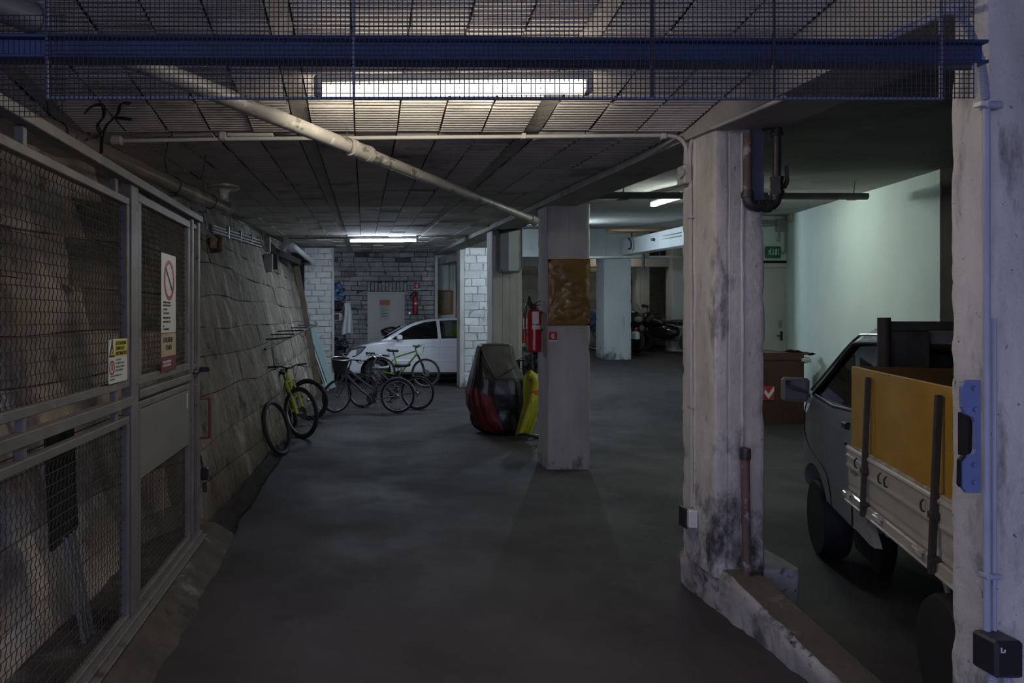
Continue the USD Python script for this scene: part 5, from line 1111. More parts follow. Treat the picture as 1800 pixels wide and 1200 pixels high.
    c = obj('crankset', cat_([lathe([(0.055, -0.062), (0.085, -0.062), (0.09, -0.059), (0.085, -0.056), (0.055, -0.056)], 30, 'y', bb), tube([bb + [0, -0.075, 0], bb + [0.09, -0.085, -0.14]], 0.010, 8), tube([bb + [0, 0.075, 0], bb + [-0.09, 0.085, 0.14]], 0.010, 8), tube([bb + [0, -0.08, 0], bb + [0, 0.08, 0]], 0.012, 8)]), 'dark_metal', t)
    for s in (-1, 1): obj('pedal', cbox(bb + [-0.09 * s, 0.135 * s, 0.14 * s], (0.09, 0.09, 0.022), 0.006), 'plastic_black', c)
    obj('chain', cat_([tube([bb + [0, -0.058, 0.087], ra + [0, -0.045, 0.045]], 0.004, 5), tube([bb + [0, -0.058, -0.087], ra + [0.02, -0.045, -0.07]], 0.004, 5), lathe([(0.02, -0.05), (0.05, -0.045), (0.045, -0.03), (0.02, -0.028)], 20, 'y', ra), tube([ra + [0, -0.05, 0], ra + [0.01, -0.055, -0.08]], 0.008, 6)]), 'bare_steel', t)
    wheel(t, 'front_wheel', S @ trimesh.transformations.translation_matrix(fa), R, tr, disc=style == 'mtb', rim_mat=rim)
    wheel(t, 'rear_wheel', trimesh.transformations.translation_matrix(ra), R, tr, rim_mat=rim)
    if fender:
        arc = lambda cen, a0, a1: [cen + (R + 0.014) * np.array([math.cos(a), 0, math.sin(a)]) for a in np.linspace(a0, a1, 16)]
        obj('mudguard', cat_([tube(arc(ra, 0.5, 2.9), 0.016, 6)]), 'alloy' if frame == 'frame_purple' else frame, t)
    if rack:
        z = 2 * R + 0.05
        q = [ra + [0.16, 0, z - R], ra + [-0.20, 0, z - R]]
        rods = [tube([q[0] + [0, 0.05 * s, 0], q[1] + [0, 0.06 * s, 0]], 0.006, 6) for s in (-1, 1)] + [tube([q[0] + (q[1] - q[0]) * k + [0, -0.055, 0], q[0] + (q[1] - q[0]) * k + [0, 0.055, 0]], 0.005, 6) for k in (0, 0.3, 0.6, 1)]
        rods += [tube([ra + [0, 0.065 * s, 0.0], ra + [-0.08, 0.06 * s, z - R]], 0.005, 6) for s in (-1, 1)] + [tube([ra + [0, 0.065 * s, 0.0], ra + [0.06, 0.06 * s, z - R]], 0.005, 6) for s in (-1, 1)]
        obj('rack', cat_(rods), 'dark_metal', t)
        obj('rack_hoop', tube(smoothpath([q[0] + [0, -0.02, 0], q[0] + [0.03, 0, 0.04], q[0] + [0.0, 0.02, 0.05], q[0] + [-0.02, 0, 0.03]], 5), 0.004, 6), 'bare_steel', t)
    if basket:
        bc = hbp + np.array([0.17, 0, -0.20])
        m = lathe([(0.10, 0.0), (0.105, 0.005), (0.155, 0.235), (0.150, 0.235), (0.098, 0.012), (0.0, 0.012)], 28, loc=bc)
        b_ = obj('basket', P(m), 'basket_dark', t, True)
        obj('basket_rim', P(tube([bc + [0.157 * math.cos(a), 0.157 * math.sin(a), 0.238] for a in np.linspace(0, 2 * np.pi, 32, endpoint=False)], 0.006, 8, closed=True)), 'alloy', b_)
        obj('basket_stay', P(cat_([tube([bc + [-0.02, 0.06 * s, 0.0], fa + [0.0, 0.065 * s, 0.0]], 0.004, 6) for s in (-1, 1)])), 'alloy', t)
    if kick: obj('kickstand', tube([bb + [-0.06, 0.05, 0], bb + [-0.16, 0.16, -bb[2] + 0.012]], 0.008, 8), 'alloy', t)
    return t
def along(p_rear, p_front):
    a, b = np.array(p_rear, float), np.array(p_front, float); m = (a + b) / 2; return (m[0], m[1], float(zfloor(m[0], m[1]))), math.atan2(b[1] - a[1], b[0] - a[0])
loc, yaw = along((0.56, 11.42), (-0.46, 11.42))
bicycle('bicycle', 'purple step-through bicycle with a dark front basket and pale saddle', loc, yaw, 0.288, 1.02, 'city', 'frame_purple', steer=0.62, basket=True, fender=True, saddle_mat='saddle_grey', lean=0.06, tr=0.019)
loc, yaw = along((0.93, 11.86), (-0.04, 12.14))
bicycle('bicycle', 'violet bicycle with black saddle parked behind the basket bicycle', loc, yaw, 0.295, 1.0, 'city', 'frame_violet', steer=-0.2, saddle_mat='saddle_black', lean=0.05, tr=0.019)
loc, yaw = along((0.44, 15.98), (1.40, 15.56))
bicycle('bicycle', 'bright green mountain bicycle with a rear rack beside the white car', loc, yaw, 0.335, 1.06, 'mtb', 'frame_green', steer=0.15, rack=True, tr=0.022, lean=0.04)
loc, yaw = along((-0.99, 10.0), (-0.80, 9.20))
bicycle('bicycle', 'yellow-green mountain bicycle leaning on the stone wall, front wheel towards the entrance', loc, yaw, 0.345, 1.06, 'mtb', 'frame_lime', steer=0.6, tr=0.027, lean=0.26, kick=False, fork_mat='frame_lime', bar_w=0.34)
# loose wheel and tyre against the stone wall
def leaning_ring(name, label, cx, cy, R, tilt, yaw, parts):
    t = thing(name, label, 'wheel' if 'wheel' in name else 'tyre', (cx, cy, 0), yaw, 0, local=True)
    M = rot(tilt, [1, 0, 0]) @ trimesh.transformations.translation_matrix((0, 0, R))
    return t, M
t, M = leaning_ring('bicycle_wheel', 'loose black bicycle wheel standing behind the yellow-green bicycle', -0.86, 10.62, 0.33, 0.0, 0.0, 1)
M = rot(0.10, [1, 0, 0]) @ rot(-0.35, [0, 0, 1]) @ trimesh.transformations.translation_matrix((0, 0, 0.33))
wheel(t, 'tyre', M, 0.33, 0.03, 'dark_metal', 24)
tb = np.array([-0.93, 7.95, 0.0])
t = thing('bicycle_tyre', 'bare black bicycle tyre leaning against the stone wall, nearest to the gate', 'tyre', tb)
Rr = 0.325
ax1 = np.array([0.30, 0.95, 0.0]); ax1 /= np.linalg.norm(ax1)
up = np.array([-0.27, 0.09, 0.96]); up -= ax1 * (up @ ax1); up /= np.linalg.norm(up)
cen = tb + up * Rr
ringp = [cen + Rr * 0.93 * (math.cos(a) * ax1 + math.sin(a) * up) for a in np.linspace(0, 2 * np.pi, 56, endpoint=False)]
obj('tyre', tube(ringp, 0.026, 10, closed=True), 'rubber', t, True)
t = thing('plastic_sheet', 'small grey-white sheet propped on the wall behind the yellow-green bicycle', 'sheet', W(508, 735, 9.6))
obj('sheet', box(W(500, 738, 10.2) + [0, -0.01, 0], W(516, 688, 10.2) + [0, 0.01, 0], 0.003).apply_transform(rot(-0.12, [0, 1, 0], W(508, 720, 10.2))), 'panel_teal', t)

# rack-like aerial on the wall, leaning plank, panels
t = thing('television_aerial', 'old rod aerial leaning on the stone wall above the yellow-green bicycle', 'aerial', W(500, 595, 9.6))
a, b = W(466, 614, 8.9), W(556, 570, 11.2)
obj('boom', tube([a, b], 0.017, 8), 'pipe_iron', t)
for (x0, y0, x1, y1) in ((459, 597, 512, 592.5), (476, 588, 517, 587), (488, 582, 533, 580.5), (512, 576, 541, 575), (524, 571.5, 549, 571)):
    k = (np.array([(x0 + x1) / 2]) - 466) / 90.0
    yy = 8.9 + 2.3 * float(k[0])
    obj('rod', tube([W(x0, y0, yy - 0.1), W(x1, y1, yy + 0.1)], 0.011, 6), 'pipe_iron', t)
obj('mast', tube([W(478, 610, 9.1), W(484, 650, 9.1)], 0.010, 6), 'bare_steel', t)
obj('clamp', cbox(b, (0.05, 0.05, 0.09), 0.01), 'plastic_white', t)
t = thing('plank', 'long weathered brown plank leaning on the wall beside the brick pier', 'plank', W(562, 690, 14.2))
obj('board', bar(W(518, 449, 14.6), W(562, 694, 14.2), 0.12, 0.035, up=(0, -1, 0)), 'plank_brown', t)
t = thing('dark_panel', 'black panel leaning between the plank and the pale teal panels', 'panel', W(560, 690, 14.6))
obj('sheet', bar(W(540, 582, 15.36), W(570, 674, 15.25), 0.20, 0.02, up=(0, -1, 0)), 'cable_black', t)
t = thing('teal_panel', 'pale teal panel leaning on the brick pier behind the basket bicycle', 'panel', W(585, 684, 14.6))
obj('sheet', bar(W(547, 574, 15.0), W(585, 682, 14.6), 0.15, 0.03, up=(0, -1, 0)), 'panel_teal', t)
obj('edge_strip', bar(W(540, 579, 14.94), W(577, 687, 14.5), 0.028, 0.05, up=(0, -1, 0)), 'plastic_white', t)
t = thing('teal_panel', 'second pale panel edge leaning directly behind the teal panel', 'panel', W(574, 686, 14.7))
obj('sheet', bar(W(536.5, 583, 15.14), W(572, 684, 14.95), 0.022, 0.04, up=(0, -1, 0)), 'plastic_white', t)

# ------------------------------------------------------------------ cars (local: x ahead, y left, z up)
def slab_loft(prof, half, edge=0.05, roundn=4, side=None):
    """A closed body from a side profile (x, z), rounded towards its two sides. side(z): half width at height z."""
    P = np.array(prof, float)
    nx = np.roll(P, -1, 0) - np.roll(P, 1, 0); nn = np.column_stack([nx[:, 1], -nx[:, 0]]); nn /= np.linalg.norm(nn, axis=1, keepdims=True)
    area = 0.5 * np.sum(P[:, 0] * np.roll(P[:, 1], -1) - np.roll(P[:, 0], -1) * P[:, 1])
    if area < 0: nn = -nn
    rows = []
    for s in [-1, 1]:
        for k in (range(roundn + 1) if s < 0 else range(roundn, -1, -1)):
            a = (np.pi / 2) * k / roundn
            rows.append((s, edge * (1 - math.sin(a)), edge * (1 - math.cos(a))))
    V = []
    for s, inset, back in rows:
        q = P - nn * inset
        h = (np.array([side(z) for z in q[:, 1]]) if side else np.full(len(q), half)) - edge + edge * math.cos(math.asin(max(0, 1 - inset / edge)) ) if False else (np.array([side(z) for z in q[:, 1]]) if side else np.full(len(q), half)) - back
        V.append(np.column_stack([q[:, 0], s * h, q[:, 1]]))
    V = np.array(V); m, n = V.shape[:2]
    i, j = np.meshgrid(np.arange(m - 1), np.arange(n), indexing='ij')
    q = np.stack([i * n + j, (i + 1) * n + j, (i + 1) * n + (j + 1) % n, i * n + (j + 1) % n], -1).reshape(-1, 4)
    f = [q[:, [0, 1, 2]], q[:, [0, 2, 3]]]
    caps = []
    for r in (0, m - 1):
        t2 = trimesh.creation.triangulate_polygon(Polygon(V[r][:, [0, 2]]), engine='earcut')[1]
        caps.append(np.asarray(t2) + r * n)
    M_ = trimesh.Trimesh(V.reshape(-1, 3), np.vstack(f + caps), process=False)
    trimesh.repair.fix_normals(M_)
    if M_.volume < 0: M_.invert()
    return M_
def ycyl(x, z, r, y0, y1, n=40): return manifold3d.Manifold.cylinder(abs(y1 - y0), r, r, n).rotate((-90, 0, 0)).translate((x, min(y0, y1), z))
def yprism(pts, y0, y1):
    P = np.array(pts, float)
    if 0.5 * np.sum(P[:, 0] * np.roll(P[:, 1], -1) - np.roll(P[:, 0], -1) * P[:, 1]) < 0: P = P[::-1]
    return manifold3d.Manifold.extrude(manifold3d.CrossSection([P]), y1 - y0).rotate((90, 0, 0)).translate((0, y1, 0))
def car(name, label, loc, yaw, paint, k=1.0, tail_only=False):
    t = thing(name, label, 'car', loc, yaw, local=True)
    low = [(1.88, .24), (2.08, .27), (2.15, .40), (2.155, .58), (2.12, .72), (2.02, .84), (1.80, .93), (1.50, 1.00), (1.20, 1.05), (0.6, 1.065), (0.0, 1.085), (-0.8, 1.12), (-1.6, 1.15), (-2.02, 1.12), (-2.13, .95), (-2.15, .62), (-2.12, .36), (-2.0, .27), (-1.6, .24)]
    gh = [(1.28, 1.02), (1.02, 1.20), (0.70, 1.39), (0.46, 1.49), (0.12, 1.565), (-0.4, 1.60), (-1.0, 1.58), (-1.5, 1.51), (-1.86, 1.36), (-2.08, 1.10), (-2.0, 1.0), (0, 1.0)]
    sd = lambda z: 0.86 - 0.34 * max(0, z - 1.06) - 0.10 * max(0, 0.55 - z)
    A_ = mani(welded(slab_loft(low, 0.87, 0.07, 4))); B_ = mani(welded(slab_loft(gh, 0.8, 0.05, 4, sd)))
    body = A_ + B_
    gi = [(x * 0.97 - 0.01, 1.0 + (z - 1.0) * 0.92) for x, z in gh]
    cav = mani(welded(slab_loft(gi, 0.8, 0.04, 3, lambda z: sd(z) - 0.045)))
    fw = [(1.02, 1.075), (0.86, 1.20), (0.55, 1.375), (0.25, 1.475), (-0.04, 1.515), (-0.07, 1.10), (0.9, 1.075)]
    rw = [(-0.16, 1.105), (-0.13, 1.515), (-0.6, 1.53), (-0.98, 1.50), (-1.05, 1.13)]
    qw = [(-1.14, 1.14), (-1.08, 1.48), (-1.38, 1.40), (-1.72, 1.18)]
    ws = [(1.40, 1.06), (1.10, 1.28), (0.62, 1.56), (0.50, 1.46), (0.95, 1.20), (1.17, 1.06)]
    bw = [(-1.86, 1.40), (-2.25, 1.14), (-1.98, 1.14), (-1.70, 1.42)]
    cut = cav
    for w_ in (fw, rw, qw): cut = cut + yprism(w_, -1.2, 1.2)
    cut = cut + yprism(ws, -0.62, 0.62) + yprism([(-1.72, 1.43), (-2.0, 1.2), (-2.3, 1.16), (-2.3, 1.3), (-2.0, 1.45)], -0.56, 0.56)
    WX = (1.42, -1.24)
    body = body - cut
    for wx in WX:
        for s in (-1, 1): body = body - ycyl(wx, 0.30, 0.365, s * 0.55, s * 1.0)
    obj('body', tri(body), paint, t, 28)
    for s in (-1, 1):
        for nm, w_ in (('side_window', fw), ('side_window', rw), ('side_window', qw)):
            q = np.array(w_); cen = q.mean(0); q = cen + (q - cen) * 1.04
            y = lambda z: s * (sd(z) - 0.022)
            v = np.array([(x, y(z), z) for x, z in q]); f = trimesh.creation.triangulate_polygon(Polygon(q), engine='earcut')
            m = trimesh.Trimesh(np.array([(x, y(z), z) for x, z in f[0]]), f[1], process=False); obj(nm, thick(m, 0.004), 'glass_car', t, False)
            o = np.array([(x, s * (sd(z) - 0.002), z) for x, z in cen + (np.array(w_) - cen) * 1.0]); obj('window_seal', tube(o, 0.012, 6, closed=True), 'plastic_black', t)
        for wx in WX:
            obj('arch_lining', tri(ycyl(wx, 0.30, 0.362, s * 0.56, s * 0.60) ), 'underbody', t)
            R = 0.30
            w = obj('wheel', torus(R - 0.07, 0.07, 36, 10, 1.3).apply_translation((wx, s * 0.74, R)), 'rubber', t, True)
            obj('hubcap', cat_([lathe([(0.19, 0), (0.185, 0.02), (0.05, 0.035), (0.0, 0.036)], 28, 'y' ).apply_transform(np.diag([1, s, 1, 1])).apply_translation((wx, s * 0.80, R))] ), 'alloy', w, 30)
            obj('spoke', cat_([bar((wx + 0.04 * math.cos(a), s * 0.845, R + 0.04 * math.sin(a)), (wx + 0.18 * math.cos(a), s * 0.832, R + 0.18 * math.sin(a)), 0.03, 0.012, up=(0, 1, 0)) for a in np.arange(7) * 2 * np.pi / 7]), 'bare_steel', w)
        hl = [(2.04, .66), (2.10, .74), (2.02, .83), (1.80, .90), (1.66, .90), (1.78, .76), (1.92, .67)]
        m = prism(Polygon(hl), 0.02); m.apply_transform(np.array([[1, 0, 0, 0], [0, 0, 1, 0], [0, 1, 0, 0], [0, 0, 0, 1.0]]))
        m.vertices[:, 1] = s * (0.855 + m.vertices[:, 1] - 0.03 * np.clip(m.vertices[:, 0] - 1.85, 0, 1) * 3); obj('headlight', m, 'lamp_clear', t)
        m2 = prism(Polygon(hl).buffer(0.012).difference(Polygon(hl).buffer(-0.012)), 0.02); m2.apply_transform(np.array([[1, 0, 0, 0], [0, 0, 1, 0], [0, 1, 0, 0], [0, 0, 0, 1.0]])); m2.vertices[:, 1] = s * (0.862 + m2.vertices[:, 1] - 0.03 * np.clip(m2.vertices[:, 0] - 1.85, 0, 1) * 3); obj('headlight_rim', m2, 'plastic_black', t)
        tl = [(-2.12, .80), (-2.14, 1.02), (-2.02, 1.08), (-1.88, 1.02), (-1.9, .84)]
        m = prism(Polygon(tl), 0.02); m.apply_transform(np.array([[1, 0, 0, 0], [0, 0, 1, 0], [0, 1, 0, 0], [0, 0, 0, 1.0]])); m.vertices[:, 1] = s * (0.85 + m.vertices[:, 1]); obj('tail_light', m, 'lamp_red', t)
        obj('mirror', cat_([cbox((0.86, s * 0.97, 1.13), (0.14, 0.20, 0.13), 0.035), bar((0.84, s * 0.84, 1.09), (0.86, s * 0.92, 1.11), 0.05, 0.04)]), paint, t)
        obj('door_handle', cat_([cbox((0.10, s * 0.868, 0.93), (0.20, 0.03, 0.032), 0.010)]), paint, t)
        obj('door_gap', cat_([tube(smoothpath([(1.0, s * 0.867, .98), (1.02, s * 0.868, .7), (0.95, s * 0.866, .42), (0.9, s * 0.862, .33)], 5), 0.004, 4), tube([(-0.12, s * 0.866, 1.08), (-0.10, s * 0.868, .7), (-0.12, s * 0.866, .33)], 0.004, 4), tube([(0.9, s * 0.866, .33), (-0.12, s * 0.866, .33)], 0.004, 4)]), 'plastic_black', t)
        for zc_, xa, xb in ((0.905, 0.95, -2.0), (0.56, 0.95, -0.85)):
            obj('crease', prism(Polygon([(0.862, zc_ - 0.012), (0.882, zc_), (0.862, zc_ + 0.065)]), xa - xb).apply_transform(np.array([[0, 0, 1, xb], [s, 0, 0, 0], [0, 1, 0, 0], [0, 0, 0, 1.0]])), paint, t)
        obj('sill_trim', bar((1.02, s * 0.855, 0.265), (-0.86, s * 0.855, 0.265), 0.03, 0.05), 'plastic_black', t)
    m = trimesh.Trimesh(np.array([(1.24, -0.66, 1.06), (1.24, 0.66, 1.06), (0.52, 0.58, 1.475), (0.52, -0.58, 1.475)]), np.array([[0, 1, 2], [0, 2, 3]]), process=False); obj('windscreen', thick(m, 0.005), 'glass_car', t, False)
    m = trimesh.Trimesh(np.array([(-1.80, -0.56, 1.385), (-1.80, 0.56, 1.385), (-2.04, 0.6, 1.14), (-2.04, -0.6, 1.14)]), np.array([[0, 1, 2], [0, 2, 3]]), process=False); obj('rear_window', thick(m, 0.005), 'glass_car', t, False)
    for s in (-1, 1):
        obj('seat', cat_([cbox((0.05, s * 0.36, 1.02), (0.5, 0.5, 0.12), 0.05), cbox((-0.18, s * 0.36, 1.18), (0.14, 0.46, 0.34), 0.05).apply_transform(rot(-0.2, [0, 1, 0], (-0.18, 0, 1.1))), cbox((-0.24, s * 0.36, 1.40), (0.10, 0.26, 0.16), 0.04)]), 'interior_dark', t)
    obj('dashboard', cbox((0.85, 0, 1.03), (0.35, 1.4, 0.14), 0.04), 'interior_dark', t)
    obj('parcel_floor', box((-1.9, -0.78, 0.98), (0.9, 0.78, 1.015), 0.005), 'interior_dark', t)
    obj('wiper', bar((1.25, -0.3, 1.075), (1.2, 0.45, 1.10), 0.02, 0.015), 'plastic_black', t)
    obj('rear_wiper', bar((-2.06, 0.0, 1.15), (-1.98, 0.4, 1.20), 0.02, 0.015), 'plastic_black', t)
    obj('number_plate', box((-2.165, -0.26, 0.74), (-2.15, 0.26, 0.86), 0.003), 'plastic_white', t)
    obj('underbody', box((-2.0, -0.76, 0.17), (1.95, 0.76, 0.28), 0.02), 'underbody', t)
    return t
car('car', 'white hatchback parked along the back wall behind the brick pier', (1.70, 17.25, 0), np.pi, 'car_white')
t = thing('yellow_vest', 'folded yellow vest inside the rear side window of the white car', 'vest', W(800, 585, 16.75))
pv = W(800, 588, 16.72)
obj('vest', cat_([cbox(pv, (0.34, 0.10, 0.12), 0.04), cbox(pv + [0.02, 0.02, 0.17], (0.20, 0.05, 0.26), 0.02).apply_transform(rot(0.12, [0, 1, 0], pv))]), 'vest_yellow', t)
t = thing('black_bag', 'lumpy black bag on a low trolley by the grey door behind the car bonnet', 'bag', W(688, 600, 18.25))
def lump(c, s, seed, f=3.0, amp=0.22, n=3):
    m = trimesh.creation.icosphere(n, 1.0); d = 1 + amp * fbm(m.vertices, f, 4, seed); m.vertices = m.vertices * d[:, None] * np.array(s) + c; return m
obj('bag', lump(W(688, 583, 18.30), (0.27, 0.07, 0.13), 3), 'cover_black', t, True)
obj('trolley', box(W(675, 588, 18.25) * [1, 1, 0], W(701, 590, 18.36), 0.01), 'dark_metal', t)
obj('handle', tube([W(695, 578, 18.2), W(704, 573, 18.2)], 0.03, 8), 'plastic_black', t)

# ------------------------------------------------------------------ shelf of junk left of the back wall
t = thing('shelf_rack', 'dark metal shelf rack behind the left brick pier, loaded with junk', 'shelf', (-0.85, 17.7, 0))
sx0, sx1, sy0, sy1 = -1.25, -0.50, 17.25, 17.95
for x in (sx0, sx1):
    for y in (sy0, sy1): obj('upright', bar((x, y, 0), (x, y, 2.0), 0.04, 0.04, up=(0, 1, 0)), 'dark_metal', t)
for z in (0.35, 1.12, 1.49, 1.73): obj('shelf_board', box((sx0 - 0.02, sy0 - 0.02, z), (sx1 + 0.02, sy1 + 0.02, z + 0.03), 0.005), 'plank_brown', t)
m = lump((-0.78, 17.5, 2.18), (0.30, 0.24, 0.30), 5, 2.6, 0.6, 4); m.vertices[:, 2] = np.maximum(m.vertices[:, 2], 2.03)
single('plastic_bag', m, 'bag_blue', 'crumpled blue and grey plastic bag on top of the shelf rack', 'bag', smooth=True)
m = lump((-0.84, 17.55, 1.90), (0.30, 0.24, 0.20), 8, 3.0, 0.5, 4); m.vertices[:, 2] = np.clip(m.vertices[:, 2], 1.765, 2.03)
single('clothes_pile', m, 'cloth_dark', 'pile of dark clothes on the shelf rack under the blue bag', 'clothes', smooth=True)
t = thing('cream_box', 'small cream box with a dark front on the shelf rack under the dark clothes', 'box', (-0.72, 17.4, 1.52))
obj('body', box((-1.05, 17.26, 1.522), (-0.56, 17.7, 1.71), 0.012), 'plastic_white', t)
obj('door', box((-1.03, 17.245, 1.545), (-0.63, 17.26, 1.69), 0.006), 'plastic_black', t)
obj('knob', lathe([(0.02, 0), (0.02, 0.012), (0.0, 0.014)], 14, 'y', (-0.595, 17.245, 1.60)), 'plastic_grey', t)
def drape(u, v):
    x = -0.455 + 0.30 * (u - 0.3) * (0.45 + 0.55 * v) + 0.02 * np.sin(v * 5); y = 17.2 - 0.03 * np.sin(u * 14) * v - 0.02
    return np.stack([x, y, 1.96 - 0.74 * v - 0.10 * np.abs(u - 0.6) * v], -1)
t = thing('white_cloth', 'white cloth hanging from the corner of the shelf rack', 'cloth', (-0.45, 17.2, 0.8))
obj('cloth', thick(grid(drape, np.linspace(0, 1, 16), np.linspace(0, 1, 22)), 0.006), 'cloth_white', t, True)
m = lump((-0.88, 17.5, 0.75), (0.28, 0.22, 0.40), 12, 2.6, 0.5, 4); m.vertices[:, 2] = np.clip(m.vertices[:, 2], 0.382, 1.10)
single('sack', m, 'cloth_dark', 'dark stuffed sack on the lowest shelf of the rack', 'sack', smooth=True)
t = thing('pushchair', 'folded black pushchair standing between the brick pier and the white car', 'pushchair', (-0.60, 16.7, 0))
for s in (-1, 1):
    obj('frame_tube', tube(smoothpath([(-0.62 + 0.09 * s, 16.85, 0.12), (-0.60 + 0.10 * s, 16.75, 0.5), (-0.58 + 0.12 * s, 16.7, 0.85), (-0.50 + 0.10 * s, 16.66, 1.02)], 5), 0.016, 8), 'dark_metal', t)
    obj('wheel', torus(0.10, 0.025, 24, 8).apply_transform(rot(1.2, [0, 0, 1])).apply_translation((-0.62 + 0.12 * s, 16.8, 0.125)), 'rubber', t, True)
obj('seat_fabric', lump((-0.60, 16.74, 0.55), (0.13, 0.10, 0.36), 15, 3, 0.35), 'cloth_dark', t, True)
obj('hood', lump((-0.54, 16.68, 0.93), (0.15, 0.12, 0.12), 16, 3, 0.4), 'cover_black', t, True)
obj('grip', tube([(-0.62, 16.66, 1.03), (-0.38, 16.64, 1.0)], 0.018, 8), 'plastic_black', t)

# small things at the foot of the right brick pier
t = thing('plastic_bottle', 'small clear-white plastic bag of rubbish at the foot of the right brick pier', 'bag', (2.36, 15.48, 0))
obj('bag', lump((2.36, 15.48, 0.12), (0.09, 0.08, 0.13), 21, 3, 0.3), 'cloth_white', t, True)
t = thing('wood_block', 'small wooden block standing at the foot of the right brick pier', 'block', (2.53, 15.53, 0))
obj('block', box((2.47, 15.50, 0.0), (2.60, 15.57, 0.36), 0.01), 'plank_brown', t)

# ------------------------------------------------------------------ scooter under a cover, yellow raincoat beside it
SY = 9.35
cov = [(768, 866, 921, .17), (764, 858, 930, .24), (752, 845, 937, .30), (735, 834, 936, .32), (712, 826, 934, .33), (690, 825, 931, .33), (668, 830, 926, .31), (650, 834, 915, .27), (632, 838, 907, .23), (618, 841, 904, .20), (608, 844, 902, .17), (605, 848, 899, .14)]
rings = []
na = 132
for py, x0, x1, dy in cov:
    a, b = W(x0, py, SY)[0], W(x1, py, SY)[0]; z = max(0.03, W(0, py, SY)[2])
    ang = np.linspace(0, 2 * np.pi, na, endpoint=False)
    c_, s_ = np.cos(ang), np.sin(ang)
    ex = np.interp(py, [605, 640, 700, 768], [0.30, 0.42, 0.62, 0.7]); sq = lambda v: np.sign(v) * np.abs(v) ** ex
    p = np.column_stack([(a + b) / 2 + (b - a) / 2 * sq(c_), SY + 0.15 + dy * sq(s_), np.full(na, z)])
    rings.append(p)
rings = np.array(rings)
# finer rows, folds hanging down
kz = np.linspace(0, len(cov) - 1, 90); R3 = np.array([[np.interp(kz, np.arange(len(cov)), rings[:, i, j]) for j in range(3)] for i in range(na)]).transpose(2, 0, 1)
cent = R3.mean(1, keepdims=True); out = R3 - cent; out[..., 2] = 0; out /= np.linalg.norm(out, axis=-1, keepdims=True) + 1e-9
low_ = np.clip(1 - (R3[..., 2:] / 1.2), 0.1, 1)
angv = np.linspace(0, 2 * np.pi, na, endpoint=False)[None, :, None]
R3 = R3 + out * (0.02 * fbm(R3 * np.array([1, 1, 0.35]), 6, 3, 4)[..., None] + 0.030 * (np.abs(np.sin(angv * 4.5 + 2 * R3[..., 2:] + 2 * fbm(R3, 2, 2, 9)[..., None])) - 0.6) + 0.05 * (np.abs(fbm(np.stack([3.2 * np.cos(angv[..., 0]) + 0 * R3[..., 2], 3.2 * np.sin(angv[..., 0]) + 0 * R3[..., 2], 1.1 * R3[..., 2]], -1), 1.3, 3, 12)[..., None]) - 0.2)) * low_ * 1.4
# front of the tall back: the tarp drops forward in a slanting olive panel
topv = R3[-1].mean(0)
V = R3.reshape(-1, 3); nr = len(R3)
i, j = np.meshgrid(np.arange(nr - 1), np.arange(na), indexing='ij')
q = np.stack([i * na + j, i * na + (j + 1) % na, (i + 1) * na + (j + 1) % na, (i + 1) * na + j], -1).reshape(-1, 4)
Fm = np.vstack([q[:, [0, 1, 2]], q[:, [0, 2, 3]], np.stack([np.full(na, len(V)), (nr - 1) * na + np.arange(na), (nr - 1) * na + (np.arange(na) + 1) % na], 1)])
V = np.vstack([V, topv + [0, 0, 0.012]])
cm = trimesh.Trimesh(V, Fm, process=False)
if cm.volume < 0: cm.invert()
fc = cm.triangles_center
u_ = CX + F * fc[:, 0] / SY; w_p = CY - F * (fc[:, 2] - EYE) / SY
red = (w_p > 676 + 0.55 * (u_ - 826)) & (u_ < 862 + 0.35 * (w_p - 700)) & (w_p > 680)
olive = (~red) & (fc[:, 1] < SY + 0.14) & (w_p < 662) & (u_ > 842 + 0.42 * (w_p - 605)) & (w_p < 662 - 0.9 * np.abs(u_ - 878)+ 40)
olive |= (w_p < 609)
t = thing('covered_scooter', 'parked scooter under a black, olive and red cover in front of the board-marked pillar', 'scooter', (W(885, 768, SY)[0], SY + 0.15, 0))
def sub(mask):
    m = trimesh.Trimesh(cm.vertices, cm.faces[mask], process=False); m.remove_unreferenced_vertices(); return m
obj('cover', sub(~(red | olive)), 'cover_black', t, True)
obj('red_side', sub(red), 'cover_red', t, True, label='dark red lower side of the cover')
obj('olive_top', sub(olive), 'cover_olive', t, True, label='olive top panel of the cover')
hem = R3[1]
obj('hem', tube(hem, 0.010, 6, closed=True), 'cover_olive', t, True)
obj('seam', cat_([tube(smoothpath([W(846, 612, SY - 0.10), W(858, 640, SY - 0.14), W(874, 661, SY - 0.17), W(892, 652, SY - 0.16), W(906, 645, SY - 0.1)], 6), 0.008, 6)]), 'cover_olive', t)
for x in (1.70, 2.05): obj('wheel', torus(0.17, 0.05, 28, 8).apply_translation((x + 0.0, SY + 0.2, 0.22)), 'rubber', t, True)
